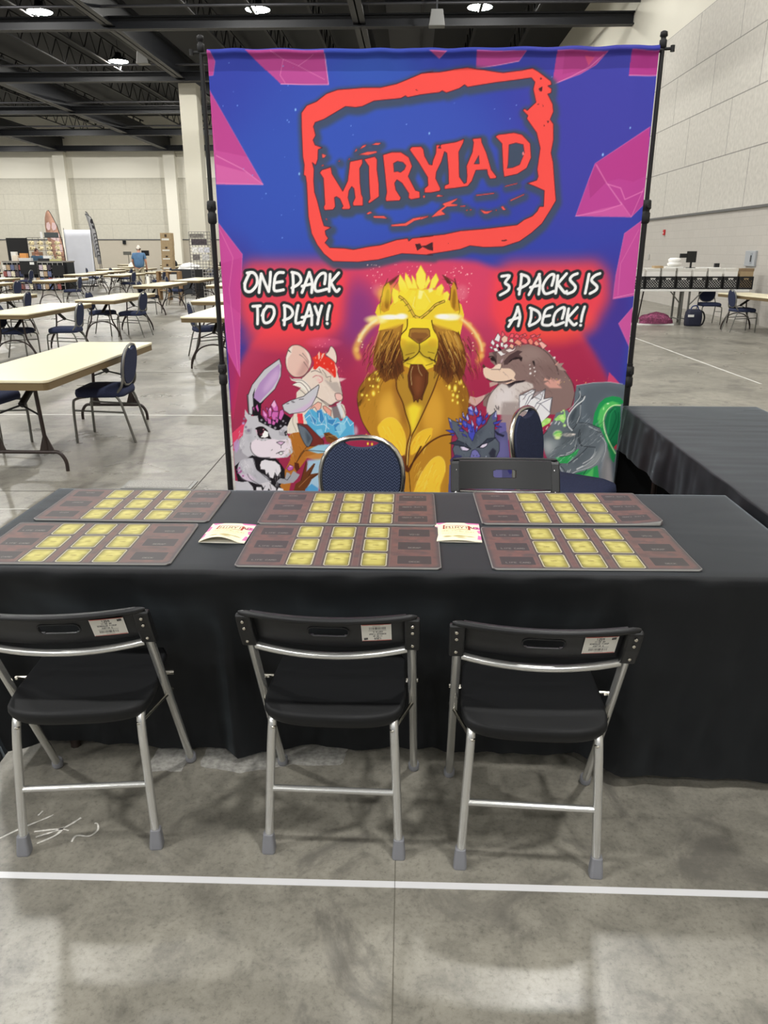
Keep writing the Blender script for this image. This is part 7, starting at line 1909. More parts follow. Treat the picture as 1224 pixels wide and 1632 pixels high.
[2,[207,212,216],[4.7,0.8,0],[2156,1921,2159,1983,2142,2035]],
[0,[58,66,74],[0.7,6.7],[2104,2036,2105,1988,2129,1935,2135,1949,2129,1988,2113,2031]],
[0,[180,232,120],[1,0],[1908,2057,1938,2018,1961,2003,1985,2008,1982,2032,1936,2061,1914,2076]],
[0,[164,228,124],[1,0],[2004,2012,2030,1984,2058,1979,2060,1945,2066,1964,2074,2007,2062,2036,2037,2017,2014,2022]],
[0,[216,244,160],[0.8,0],[2031,1998,2053,1983,2070,2012,2046,2012]],
[6,[204,244,156],[2068,2048,12.8,12.8,1]],
[6,[204,244,156],[1940,2037,10.7,10.7,1]],
[6,[204,244,156],[1971,2018,10.7,10.7,1]],
[6,[204,244,156],[2053,1955,7.5,7.5,1]],
[6,[204,244,156],[2043,1964,6.4,6.4,1]],
[2,[223,226,230],[6,0.9,0],[1930,2098,1938,2083]],
[2,[223,226,230],[6,0.9,0],[1959,2074,1967,2059]],
[2,[223,226,230],[6,0.9,0],[1983,2044,1991,2030]],
[2,[223,226,230],[6,0.9,0],[2011,2039,2019,2025]],
[2,[223,226,230],[6,0.9,0],[2031,2044,2038,2030]],
[6,[62,71,78],[2030,2108,40.2,36.9,0.7]],
[6,[244,255,220],[2029,2104,35.2,33.5,1]],
[6,[184,230,124],[2033,2104,30.2,28.1,1]],
[0,[108,196,106],[0.9,3.4],[2001,2109,2019,2087,2051,2085,2062,2099,2033,2094,2011,2109]],
[6,[240,255,184],[2031,2128,23.4,13.4,0.9]],
[6,[232,220,208],[2095,2107,46.9,16.8,0.6]],
[6,[255,244,236],[2126,2103,20.1,8.4,0.8]],
[7,[248,208,128],[1992,1751,2240,1788,14,3.4,21]],
[0,[90,90,134],[1,0],[1638,2084,1693,2042,1721,2100,1740,2228,1747,2292,1622,2294,1616,2160]],
[0,[122,116,176],[0.7,20.1],[1658,2169,1696,2100,1728,2160,1742,2271,1681,2289,1638,2272]],
[0,[110,102,168],[1,0],[1668,2033,1709,2033,1716,2083,1671,2101]],
[0,[42,42,64],[1,0],[1637,2076,1671,2101,1705,2113,1697,2126,1655,2109]],
[9,[95,103,116],[3.4],[1353,2006,1380,2023,1414,2035,1439,2069,1499,2119,1587,2042,1609,1992,1644,1959,1655,2008,1641,2059,1644,2126,1674,2160,1677,2211,1651,2272,1622,2294,1422,2296,1399,2248,1386,2205,1401,2162,1417,2137,1399,2103,1369,2069],[28,30,44]],
[0,[69,76,90],[0.6,10.1],[1498,2102,1531,2093,1587,2051,1564,2102,1533,2153,1518,2187]],
[0,[42,42,58],[0.8,3.4],[1611,2229,1635,2194,1656,2211,1654,2254,1630,2272]],
[0,[74,74,150],[0.8,0],[1353,2006,1377,2036,1382,2078,1369,2069]],
[0,[90,88,160],[0.8,0],[1648,1959,1621,1996,1627,2021,1651,2008]],
[9,[74,80,192],[2.7],[1472,1943,1492,1931,1509,1960,1511,1993,1478,1985],[30,28,72]],
[9,[74,80,192],[2.7],[1510,1968,1519,1931,1538,1968,1527,1993],[30,28,72]],
[9,[74,80,192],[2.7],[1440,1968,1458,2002,1454,2014,1441,1997],[30,28,72]],
[9,[74,80,192],[2.7],[1460,2010,1469,1976,1483,2010,1475,2026],[30,28,72]],
[9,[74,80,192],[2.7],[1543,1993,1550,1955,1554,1988,1544,2005],[30,28,72]],
[9,[74,80,192],[2.7],[1400,2010,1413,2019,1422,2035,1407,2027],[30,28,72]],
[9,[74,80,192],[2.7],[1421,2006,1433,2010,1438,2035,1426,2035],[30,28,72]],
[9,[74,80,192],[2.7],[1565,2017,1568,1988,1573,2022],[30,28,72]],
[9,[74,80,192],[2.7],[1580,1996,1594,1971,1597,1996,1581,2009],[30,28,72]],
[9,[74,80,192],[2.7],[1442,2018,1471,2031,1476,2060,1460,2069,1439,2044],[30,28,72]],
[9,[74,80,192],[2.7],[1495,2014,1513,2051,1514,2085,1498,2085],[30,28,72]],
[9,[74,80,192],[2.7],[1527,2001,1560,1992,1562,2034,1542,2060,1525,2034],[30,28,72]],
[9,[74,80,192],[2.7],[1561,2026,1585,2013,1582,2038,1562,2051],[30,28,72]],
[9,[74,80,192],[2.7],[1477,2077,1513,2064,1523,2102,1508,2153,1482,2119],[30,28,72]],
[9,[74,80,192],[2.7],[1529,2051,1538,2068,1531,2102,1522,2085],[30,28,72]],
[9,[74,80,192],[2.7],[1423,2073,1444,2077,1453,2094,1428,2090],[30,28,72]],
[9,[74,80,192],[2.7],[1440,2103,1466,2115,1474,2128,1445,2115],[30,28,72]],
[9,[74,80,192],[2.7],[1339,2084,1378,2082,1399,2099,1374,2103],[30,28,72]],
[9,[74,80,192],[2.7],[1362,2112,1399,2107,1387,2120],[30,28,72]],
[9,[74,80,192],[2.7],[1631,2034,1684,2017,1660,2042,1636,2046],[30,28,72]],
[9,[74,80,192],[2.7],[1463,2035,1496,2047,1506,2094,1481,2085],[30,28,72]],
[9,[74,80,192],[2.7],[1410,2048,1439,2052,1435,2069],[30,28,72]],
[9,[74,80,192],[2.7],[1640,2050,1669,2054,1686,2063,1653,2063],[30,28,72]],
[0,[207,208,244],[0.9,0],[1472,1943,1492,1931,1501,1960]],
[0,[207,208,244],[0.9,0],[1514,1964,1519,1935,1530,1968]],
[0,[207,208,244],[0.9,0],[1440,1968,1451,1993,1445,1997]],
[0,[207,208,244],[0.9,0],[1464,2001,1469,1981,1479,2014,1475,2022]],
[0,[207,208,244],[0.9,0],[1545,1988,1549,1957,1553,1984]],
[0,[207,208,244],[0.9,0],[1495,2014,1511,2047,1505,2060]],
[0,[207,208,244],[0.9,0],[1479,2090,1481,2073,1490,2102]],
[0,[207,208,244],[0.9,0],[1529,2051,1536,2064,1530,2072]],
[0,[207,208,244],[0.9,0],[1400,2010,1417,2027,1409,2027]],
[0,[207,208,244],[0.9,0],[1421,2006,1431,2014,1434,2031]],
[0,[207,208,244],[0.9,0],[1644,1963,1638,1996,1650,2000]],
[0,[207,208,244],[0.9,0],[1355,2011,1368,2019,1372,2036]],
[0,[128,132,224],[0.7,0],[1477,1964,1502,1968,1502,1985,1482,1981]],
[0,[128,132,224],[0.7,0],[1451,2035,1467,2043,1464,2056]],
[0,[122,126,224],[0.6,0],[1528,2009,1552,2005,1545,2034]],
[9,[58,64,80],[3],[1364,2167,1417,2149,1468,2170,1502,2204,1477,2192,1439,2183,1406,2179],[20,20,30]],
[9,[58,64,80],[3],[1535,2195,1567,2169,1599,2135,1652,2128,1628,2148,1592,2169,1559,2187],[20,20,30]],
[9,[232,220,248],[4],[1429,2186,1456,2187,1494,2204,1477,2215,1444,2213],[20,20,30]],
[9,[239,228,251],[4],[1551,2193,1567,2174,1604,2161,1597,2182,1576,2195],[20,20,30]],
[9,[122,120,184],[3.4],[1506,2213,1527,2204,1544,2217,1562,2247,1538,2281,1517,2282,1496,2256],[28,28,48]],
[0,[74,68,168],[0.9,3.4],[1498,2260,1529,2256,1558,2253,1538,2281,1517,2281]],
[0,[28,28,48],[1,0],[1514,2245,1520,2241,1522,2249]],
[0,[28,28,48],[1,0],[1533,2245,1539,2240,1541,2249]],
[0,[58,58,106],[0.9,0],[1371,2274,1407,2239,1445,2248,1438,2282,1401,2313,1381,2331]],
[0,[128,128,192],[0.8,0],[1375,2287,1396,2278,1393,2305]],
[6,[216,216,240],[1454,2265,4.7,4.7,1]],
[6,[216,216,240],[1595,2249,4.7,4.7,1]],
[6,[216,216,240],[1693,2282,4.7,4.7,1]],
[0,[90,90,134],[1,0],[1368,2307,1399,2299,1778,2324,1791,2552,1367,2557]],
[0,[124,122,180],[0.8,0],[1483,2327,1700,2325,1711,2553,1491,2556]],
[0,[58,56,128],[0.9,0],[1733,2340,1750,2332,1776,2349,1751,2366]],
[10,[90,48,24],[922,1644,87.1,140.7,-30.2,67,70,4,1],[224,176,80,46,26,16,168,112,48]],
[10,[90,48,24],[1433,1641,87.1,140.7,30.2,67,70,4,2],[224,176,80,46,26,16,168,112,48]],
[10,[117,96,92],[1823,1752,201,134,26.8,26.8,70,2.7,4],[160,138,132,94,76,74]],
[10,[239,230,228],[1715,1868,100.5,87.1,6.7,26.8,30,2.7,5],[188,170,166]],
[10,[74,82,88],[2171,2099,134,113.9,33.5,-33.5,60,3,6],[184,190,194,58,66,72]],
[10,[216,220,222],[2104,2219,100.5,87.1,-33.5,33.5,40,3,7],[80,88,94]],
[10,[138,136,148],[95,2340,53.6,67,10.1,26.8,26,2.7,8],[255,255,255]],
[10,[138,136,148],[54,2156,30.2,73.7,-13.4,26.8,22,2.7,9],[236,234,240]],
[10,[255,255,255],[246,2393,53.6,60.3,3.4,30.2,24,3,10],[184,180,192]],
[10,[60,67,78],[1515,2144,140.7,100.5,10.1,23.4,50,2.7,11],[118,126,140]],
[10,[154,106,32],[871,1912,46.9,134,-10.1,33.5,24,2.7,12],[216,160,56]],
[10,[138,90,28],[1468,1908,46.9,134,10.1,33.5,24,2.7,13],[200,144,48]],
[10,[242,236,228],[364,2154,33.5,134,6.7,33.5,18,2.3,14],[184,170,160]],
[10,[216,196,184],[602,1797,87.1,100.5,20.1,30.2,26,2.3,15],[246,236,230]],
[10,[138,82,28],[392,2235,73.7,67,16.8,33.5,18,2.7,16],[208,144,64]]]
BAN = Ink(1200, 1286, 1200 / 2415.0)
BAN.run(ART)
def ban(u, v):
    X = -1.12 + u * 2.415; Z = 2.655 - v * 2.59
    top_ = np.exp(-v * 16); right = np.exp(-(1 - u) * 5); left = np.exp(-u * 9)
    Y_ = 4.70 + .005 * np.sin(X * 9 + 1.2 * np.sin(Z * 1.3)) * (.25 + right + left) + .004 * np.sin(X * 31 + 3 * np.sin(X * 5)) * top_ + .006 * np.sin(X * 23 + 1.6 * Z) * right * (1 - v * .6)
    Y_ = Y_ - .017 * np.exp(-((Z - 2.637) / .016) ** 2)
    Z = Z - .006 * np.sin(np.pi * u) * (1 - v) + .002 * np.sin(X * 24) * top_
    return X, Y_, Z
def layers(u, v): return np.where(v * 2.59 < .108, .0, .30)
b_ = printed('printed_banner', BAN, ban, None, MT['print_cloth'], 2, layers)
tag(b_, 'large blue and red printed cloth banner with crystal crowned animals hung on a stand', 'banner')
st = thing('banner_stand', 'black telescoping pole stand carrying the printed banner', 'banner stand', (0, 4.72, 0))
for x, nm in ((-1.158, -1), (1.318, 1)):
    lo = MB().tube([(x, 0, .03), (x, 0, .98)], .0185, 12).build('pole', M_pole, st)
    md = MB().tube([(x, 0, .95), (x, 0, 1.86)], .0155, 12).build('pole', M_pole, st)
    hi_ = MB().tube([(x, 0, 1.84), (x, 0, 2.66)], .0125, 12).build('pole', M_pole, st)
    for z in (.90, 1.83):
        c_ = MB().lathe([(.02, z - .06), (.026, z - .05), (.026, z - .005), (.021, z), (.021, z + .01), (.028, z + .02), (.026, z + .06), (.02, z + .065)], x, 0, 14)
        c_.tube([(x, -.02, z + .03), (x, -.05, z + .03)], .009, 8); c_.build('clamp', M_black, lo if z < 1 else md)
    k = MB().lathe([(.012, 2.64), (.019, 2.65), (.02, 2.68), (.014, 2.685), (.014, 2.695), (.021, 2.70), (.018, 2.72), (.008, 2.725)], x, 0, 12)
    k.tube([(x, 0, 2.64), (x + .05 * nm, -.01, 2.64)], .008, 8); k.tube([(x + .05 * nm, -.01, 2.625), (x + .05 * nm, -.01, 2.655)], .012, 8); k.build('pole_cap', M_black, hi_)
    f_ = MB().box(x - .03, x + .03, -.35, .35, 0, .012); f_.lathe([(.03, 0), (.028, .05), (.02, .06)], x, 0, 12); f_.build('foot', M_black, lo)
MB().tube([(-1.158, .0, 2.635), (1.318, .0, 2.635)], .0125, 10).build('crossbar', M_pole, st)
# ------------------------------------------------------------------ crates along the right wall
YC = 18.1
M_crate = mat('black_crate', (17, 17, 19), .5)
t = thing('folding_table', 'white topped folding table carrying the black crates against the right wall', 'table', (6.2, YC + .32, 0))
MB().box(-1.5, .03, -.38, .38, .73, .775).build('tabletop', M_white, t, bevel=.005); MB().box(.03, 1.3, -.38, .38, .73, .775).build('tabletop', M_white, t, bevel=.005)
for x, d in ((-.13, -.28), (.02, .28)):
    m = MB()
    for y in (-.3, .3): m.tube([(x, y, .73), (x, y, 0)], .025, 8)
    m.tube([(x, -.3, .42), (x + d, -.3, .73)], .014, 6); m.tube([(x, -.3, .12), (x, .3, .12)], .014, 6); m.build('leg', M_grey, t)
for x in (-1.0, -.86, 1.2):
    MB().tube([(x, .2, .73), (x - .08, .2, 0)], .016, 6).build('leg', M_brown, t)
def crate():
    m = MB(); h, w_, d = .275, .318, .318
    for y in (-d/2, d/2 - .012):
        m.box(-w_/2, w_/2, y, y + .012, 0, .035); m.box(-w_/2, w_/2, y, y + .012, h - .03, h)
        for s in (-1, 1): m.box(s*w_/2 - (.034 if s > 0 else 0), s*w_/2 + (.034 if s < 0 else 0), y, y + .012, 0, h)
        m.box(-w_/2, -.06, y, y + .012, h - .07, h); m.box(.06, w_/2, y, y + .012, h - .07, h)
        for s in (-1, 1):
            for k in range(-7, 8):
                x0 = k * .058; a = [(x0, .035), (x0 + s * .18, .215)]
                P = []
                for i in range(13):
                    t_ = i / 12; x = a[0][0] + (a[1][0] - a[0][0]) * t_; z = .035 + .18 * t_
                    if abs(x) < w_/2 - .03: P.append((x, y + .006, z))
                if len(P) > 2: m.tube(P, .0085, 4, cap=False)
    for x in (-w_/2, w_/2 - .012):
        m.box(x, x + .012, -d/2, d/2, 0, .05); m.box(x, x + .012, -d/2, d/2, .21, h)
        for k in range(-4, 5): m.box(x, x + .012, k*.034 - .006, k*.034 + .006, .05, .21)
    m.box(-w_/2, w_/2, -d/2, d/2, 0, .012)
    return m
names = ['half hidden behind the banner pole', 'first full one right of the banner pole', 'second right of the banner pole', 'third right of the banner pole, plain lattice top', 'fourth right of the banner pole', 'third from the wall end', 'second from the wall end, white tag below', 'at the wall end, holding a brown box']
cr0 = crate().build('milk_crate', M_crate); M_box = mat('white_card', (245, 243, 238), .65); M_boxs = mat('white_card_lid', (224, 222, 215), .65)
bx0 = None
for i in range(8):
    x = 5.03 + i * .342
    c_ = cr0 if i == 0 else cr0.copy()
    if i: C.objects.link(c_)
    place(c_, (x, YC + .17, .775)); tag(c_, 'black lattice crate on the white table, ' + names[i], 'crate', 'black lattice crates in a row')
    m = MB().box(-.143, .143, -.141, .141, 0, .40)
    k = M_kraft if i == 7 else M_box
    b = thing('storage_box', ('brown' if i == 7 else 'white') + ' cardboard box standing in the crate ' + names[i].replace(', holding a brown box', '').replace(', white tag below', ''), 'box', (x, YC + .17, .79), 0, 'boxes standing in the crates')
    bd_ = m.build('body', k, b, bevel=.004); MB().box(-.148, .148, -.148, .148, .37, .43).build('lid', mat('kraft_lid', (140, 118, 90), .8) if i == 7 else M_boxs, bd_, bevel=.004)
def simple(name, lab, cat, boxes, m, loc, rz=0, bev=.004, group=None):
    mb = MB()
    for q in boxes: mb.box(*q)
    o = place(mb.build(name, m, None, bev), loc, rz); return tag(o, lab, cat, group)
M_tan = mat('tan_card', (176, 150, 112), .8); M_scr = mat('screen_black', (20, 22, 24), .2)
simple('cardboard_tray', 'small tan tray lying on the crate boxes, left of white sheet', 'tray', [(-.1, .1, -.1, .1, 0, .05)], M_tan, (5.50, YC + .2, 1.221))
simple('flat_box', 'flat pale box lying across the crate boxes under the white bundle', 'box', [(-.3, .1, -.12, .12, 0, .035)], M_white, (5.93, YC + .2, 1.221), .05)
bd_ = MB().lathe([(.10, 0), (.15, .03), (.155, .07), (.12, .075), (.13, .1), (.14, .15), (.1, .18), (.03, .185)], n=14)
tag(place(bd_.build('white_bundle', M_box), (5.86, YC + .2, 1.257)), 'rounded white bundle on top of the flat pale box', 'bundle')
t = thing('monitor', 'black monitor turned sideways above the crates', 'monitor', (6.26, YC + .3, 1.221), .3)
MB().box(-.12, .12, -.01, .02, .12, .36).build('screen', M_scr, t, bevel=.005); MB().box(-.3, -.12, -.02, .02, .22, .31).build('arm', M_black, t); MB().box(-.08, .08, -.06, .06, 0, .012).build('base', M_black, t); MB().box(-.02, .02, -.01, .01, .01, .13).build('stand', M_black, t)
simple('white_tray', 'white sheet of card laid over the boxes right of the monitor', 'card', [(-.24, .24, -.12, .12, 0, .018)], M_white, (6.62, YC + .2, 1.221), -.04)
simple('card_reader', 'small black box standing on the white sheet over the crates', 'device', [(-.05, .05, -.04, .04, 0, .085)], M_black, (6.80, YC + .2, 1.241))
t = thing('electric_panel', 'grey electric panel with dark marks on the right wall', 'electric panel', (XR, 18.9, 1.25))
MB().box(-.05, 0, -.28, .28, 0, .34).build('cabinet', mat('panel_grey', (170, 174, 178), .45, .2), t, bevel=.006); dr = MB().box(-.056, -.05, -.13, -.02, .05, .29).build('door', mat('panel_door', (150, 156, 162), .45, .2), t); MB().box(-.062, -.056, -.1, -.05, .1, .24).build('handle', M_black, dr)
t = thing('fire_alarm', 'small red fire alarm box high on the right block wall', 'fire alarm', (XR, 25.6, 2.03))
MB().box(-.05, 0, -.06, .06, 0, .16).build('housing', mat('alarm_red', (188, 34, 40), .4), t, bevel=.006); MB().box(-.055, -.05, -.03, .03, .05, .08).build('pull_bar', M_white, t)
simple('wall_outlet', 'small grey outlet plate on the right block wall near the pole', 'outlet', [(-.02, 0, -.08, .08, 0, .16)], mat('plate', (170, 168, 162), .5), (XR, 27.0, 1.3))
def heap(name, lab, cat, m, loc, rx, ry, h, seed, nb=1.0):
    V, F_ = [], []; n, k = 40, 12
    for i in range(k + 1):
        f = i / k
        for j in range(n):
            a = 2*PI*j/n; r_ = (1 - f ** 3) * (1.0 if f < .999 else .02); d = 1 + .22 * noise.noise(Vector((math.cos(a)*2 + seed, math.sin(a)*2, f*3))) * nb
            z = h * f + .10 * h * noise.noise(Vector((math.cos(a)*5*r_, math.sin(a)*5*r_, seed))) * (f > 0)
            V.append((rx*r_*d*math.cos(a), ry*r_*d*math.sin(a), max(0, z)))
    for i in range(k): F_ += [(i*n+j, i*n+(j+1) % n, (i+1)*n+(j+1) % n, (i+1)*n+j) for j in range(n)]
    return tag(place(MB().add(V, F_, True).build(name, m), loc), lab, cat)
simple('white_board', 'white board lying on floor under the crate table', 'board', [(-.55, .55, -.12, .12, 0, .03)], M_white, (5.35, YC - .02, 0))
heap('blanket_heap', 'crumpled pink and purple blanket heaped under the crate table', 'blanket', mat('pink_blanket', (128, 62, 92), .9, var=.6, scale=28), (5.52, YC + .0, .032), .38, .17, .26, 3)
t = thing('duffel_bag', 'blue and black bag with a shoulder strap under the crate table', 'bag', (6.28, YC - .22, 0))
m = MB(); q = rrect(.34, .24, .06, 4); k = len(q); rg = [(.94, 0), (1, .04), (1.02, .2), (.95, .3), (.7, .36)]
m.add([(x*a, y*a, z) for a, z in rg for x, y in q], [tuple(range(k))[::-1], tuple(range(4*k, 5*k))] + [(i*k+j, i*k+(j+1) % k, (i+1)*k+(j+1) % k, (i+1)*k+j) for i in range(4) for j in range(k)], True)
m.build('body', mat('bag_navy', (26, 30, 52), .7), t); MB().box(-.16, -.03, -.128, -.12, .2, .25).build('white_flap', M_white, t)
MB().tube(bez([(.1, 0, .33), (.2, 0, .3), (.25, 0, .18), (.22, 0, .04), (.17, 0, .02)], 5), .018, 6).build('strap', M_black, t)
MB().tube(bez([(-.08, 0, .34), (-.04, 0, .42), (.06, 0, .43), (.1, 0, .34)], 5), .014, 6).build('handle', mat('bag_blue', (44, 60, 110), .7), t)

# ------------------------------------------------------------------ the stall and the flags at the far left
simple('backdrop_panel', 'plain black backdrop panel behind the stall at far left', 'panel', [(-.5, .42, -.02, .02, .0, 2.07)], M_black, (-17.02, 34.6, 0))
def gridwall(lab, loc, w_, h, z0=0, rz=0, step=.12, m=None, name='gridwall'):
    t = thing(name, lab, 'grid panel', loc, rz); mb = MB(); n = int(w_ / step)
    for i in range(n + 1): mb.tube([(-w_/2 + i*w_/n, 0, z0), (-w_/2 + i*w_/n, 0, z0 + h)], .008, 4)
    n = int(h / step)
    for i in range(n + 1): mb.tube([(-w_/2, 0, z0 + i*h/n), (w_/2, 0, z0 + i*h/n)], .008, 4)
    mb.build('wire_grid', m or M_black, t)
    for s in (-1, 1): MB().box(s*w_/2 - .02, s*w_/2 + .02, -.2, .2, 0, .04).build('foot', m or M_black, t)
    return t
gridwall('black wire grid hung with cream card clusters at the stall', (-15.75, 34.4, 0), 1.56, 2.08, step=.26)
M_cl = mat('cream_cards', (238, 222, 176), .6, var=.25, scale=14)
for j in range(4):
    for i in range(4):
        x = -16.3 + i * .37; z = 1.86 - j * .205
        if i < 2 and j > 1: continue
        g = random.Random(i * 7 + j); mb = MB()
        for k in range(5): a = 2*PI*k/5 + g.random(); mb.lathe([(.05, -.01), (.06, 0), (.045, .012)], .075*math.cos(a), .042*math.sin(a), 8)
        mb.lathe([(.06, -.012), (.065, .0), (.05, .014)], 0, 0, 8); mb.v = [(a, -c - .02, b) for a, b, c in mb.v]
        tag(place(mb.build('card_cluster', M_cl), (x, 34.37, z)), 'cream flower shaped card cluster on the black stall grid', 'card cluster', 'cream card clusters on the stall grid')
simple('stall_sign', 'dark grey blank sign with white ends above the stall grid', 'sign', [(-.3, .3, -.02, .02, 0, .2)], mat('sign_grey', (74, 80, 82), .6), (-15.42, 34.4, 2.09))
simple('sign_post', 'white upright board end beside the dark stall sign', 'board', [(-.05, .05, -.02, .02, 0, .26)], M_white, (-15.80, 34.3, 2.05))
t = thing('stall_counter', 'long stall counter under black cloth at the far left', 'counter', (-15.5, 33.0, 0))
MB().box(-1.3, 1.35, -.38, .38, .0, 1.10).build('cloth_front', M_blk, t, bevel=.02); MB().box(-1.32, 1.37, -.4, .4, 1.10, 1.15).build('counter_top', mat('counter', (120, 116, 108), .5), t)
gridwall('magazine rack grid standing in front of the stall counter', (-15.45, 32.35, 0), 2.5, 1.1, step=.2, m=mat('rack_white', (196, 194, 188), .5), name='magazine_rack')
cols = [(214, 208, 200), (96, 104, 138), (150, 84, 80), (226, 216, 190), (60, 66, 96), (176, 150, 120), (108, 98, 96), (196, 180, 190), (70, 60, 70)]
def magazine(i, x, z, y):
    k = cols[i % len(cols)]
    return simple('magazine', ['pale', 'slate blue', 'brick red', 'cream', 'dark blue', 'tan', 'grey', 'pinkish', 'dark'][i % 9] + ' magazine in the rack below the stall counter', 'magazine', [(-.07, .07, -.012, .012, 0, .2)], mat('magazine%d' % (i % 9), k, .5, var=.35, scale=24), (x, y, z), 0, 0, 'magazines in the rack below the stall counter')
n_ = 0
for r_ in range(4):
    for i in range(14):
        x = -16.6 + i * .168
        if r_ > 1 and 5 <= i <= 8: continue
        if r_ > 1 and i > 11: continue
        magazine(n_ * 5 + r_ * 3, x, .06 + r_ * .25, 32.30); n_ += 1
simple('hanging_cloth', 'black cloth with white tag hung over middle of the magazine rack', 'cloth', [(-.36, .36, -.01, .01, 0, .5)], M_black, (-15.56, 32.25, .66))
simple('price_tag', 'small white tag on the black hanging cloth', 'tag', [(-.09, .09, -.004, .004, 0, .1)], M_white, (-15.4, 32.23, 1.02))
simple('hanging_cloth', 'black cloth hung at the right end of the magazine rack', 'cloth', [(-.25, .25, -.01, .01, 0, .42)], M_black, (-14.36, 32.25, .58))
for x, y, a, h, c_, lab in ((-16.4, 33.0, .11, .22, (226, 214, 196), 'pale box on the left of the stall counter'), (-16.1, 33.1, .14, .30, (214, 150, 84), 'orange box on the stall counter'), (-16.55, 33.2, .1, .36, (228, 226, 220), 'tall white box at the left end of the stall counter'),
    (-15.9, 32.8, .26, .12, (206, 206, 204), 'low white stack on the stall counter'), (-15.2, 32.9, .2, .10, (40, 40, 44), 'low black tray on the stall counter'), (-14.7, 32.9, .22, .07, (190, 186, 130), 'low yellowish box at right of the stall counter'), (-15.95, 34.0, .2, .3, (150, 116, 92), 'brown box on the shelf behind the counter'), (-15.15, 33.16, .14, .2, (240, 240, 236), 'bright white box standing at the middle of the stall counter')):
    simple('stock_box', lab, 'box', [(-a, a, -.1, .1, 0, h)], mat(lab, c_, .7), (x, y, 1.151 if y < 33.5 else 1.2))
simple('stall_table', 'reddish cloth table at the extreme left, under the leaning seller', 'table', [(-1.2, .3, -.35, .35, .0, .93)], mat('red_cloth', (60, 34, 34), .8), (-18.2, 33.7, 0))
simple('table_cover', 'pale pinkish cover on the table under the leaning seller', 'cover', [(-1.2, .3, -.36, .36, 0, .03)], mat('pink_cover', (232, 206, 196), .7), (-18.2, 33.7, .931))

def flag(lab, loc, prof, m, rz, marks=None, mcol=(40, 38, 42)):
    t = thing('feather_flag', lab, 'flag', loc, rz)
    n = len(prof); V = []
    for x0, x1, z in prof: V += [(x0, .01*math.sin(z*3), z), ((x0+x1)/2, .03*math.sin(z*2.2), z), (x1, .01*math.sin(z*3+1), z)]
    F_ = [(3*i+k, 3*i+k+1, 3*i+k+4, 3*i+k+3) for i in range(n-1) for k in (0, 1)]
    MB().add(V, F_, True).build('cloth', m, t, solid=.006)
    P = [(0, 0, 0)] + [(x1 + .01, 0, z) for x0, x1, z in prof]
    MB().tube(P, .016, 6).build('pole', M_black, t); MB().lathe([(.22, 0), (.22, .02), (.03, .05)], n=12).build('base', M_black, t)
    if marks:
        mb = MB()
        for p in marks: mb.add([(x, -.045, z) for x, z in p], [tuple(range(len(p)))])
        mb.build('print', mat('flag_print%d' % len(marks), mcol, .7), t, solid=.004)
salm = mat('salmon_flag', (206, 160, 138), .7, var=.12, scale=4)
flag('salmon surfboard shaped flag with white roundels behind the stall', (-17.35, 40.0, 0), [(-.48, -.02, 1.0), (-.70, -.04, 1.6), (-.82, -.13, 2.2), (-.84, -.24, 2.7), (-.80, -.38, 3.05), (-.72, -.50, 3.3), (-.62, -.58, 3.42)], salm, 0,
     [[(-.76, 2.62), (-.70, 2.50), (-.58, 2.52), (-.54, 2.72), (-.6, 2.88), (-.72, 2.84)], [(-.5, 2.62), (-.44, 2.48), (-.3, 2.52), (-.24, 2.68), (-.3, 2.84), (-.44, 2.86)], [(-.62, 2.12), (-.2, 1.92), (-.14, 2.32), (-.4, 2.42)], [(-.44, 1.52), (-.1, 1.47), (-.1, 1.82), (-.38, 1.92)]], (236, 206, 206))
gry = mat('grey_flag', (168, 168, 170), .7, var=.1, scale=5)
let_ = []
for i in range(7):
    z = 2.36 - i * .17; x = -.10 + i * .012
    let_ += [[(x - .08, z), (x + .08, z), (x + .08, z - .04), (x - .08, z - .04)], [(x + .05, z - .03), (x + .08, z - .03), (x + .08, z - .13), (x + .04, z - .13)], [(x - .08, z - .03), (x - .05, z - .03), (x - .06, z - .12), (x - .09, z - .12)]]
let_ += [[(-.26, 3.0), (-.16, 3.02), (-.12, 2.86), (-.2, 2.78), (-.28, 2.86)], [(-.22, 2.74), (-.12, 2.7), (-.1, 2.55), (-.2, 2.58)]]
flag('grey feather flag with dark vertical lettering right of white banner stand', (-15.6, 40.0, 0), [(-.14, .02, .9), (-.20, .01, 1.4), (-.26, -.03, 1.9), (-.33, -.07, 2.4), (-.40, -.14, 2.8), (-.47, -.26, 3.1), (-.52, -.42, 3.22), (-.54, -.51, 3.25)], gry, 0, let_)
flag('smaller grey feather flag mostly hidden behind the white banner stand', (-16.25, 41.5, 0), [(-.20, .0, 1.2), (-.24, -.03, 2.0), (-.30, -.10, 2.6), (-.36, -.22, 3.1), (-.44, -.36, 3.38), (-.46, -.44, 3.42)], gry, 0, let_[3:9] + let_[-2:])
t = thing('banner_stand', 'blank white upright banner stand beyond the cream tables at left', 'banner stand', (-14.95, 36.0, 0))
MB().grid(lambda u, v: (-.60 + 1.2*u, .02*math.sin(u*PI), .1 + 2.33*v), 12, 8).build('panel', mat('white_vinyl', (226, 228, 236), .5, var=.03, scale=2), t, solid=.01)
for s in (-1, 1): MB().tube([(s*.61, .02, 0), (s*.61, .02, 2.5)], .014, 6).build('pole', M_black, t)
MB().box(-.62, .62, -.15, .15, 0, .05).build('base', M_black, t)

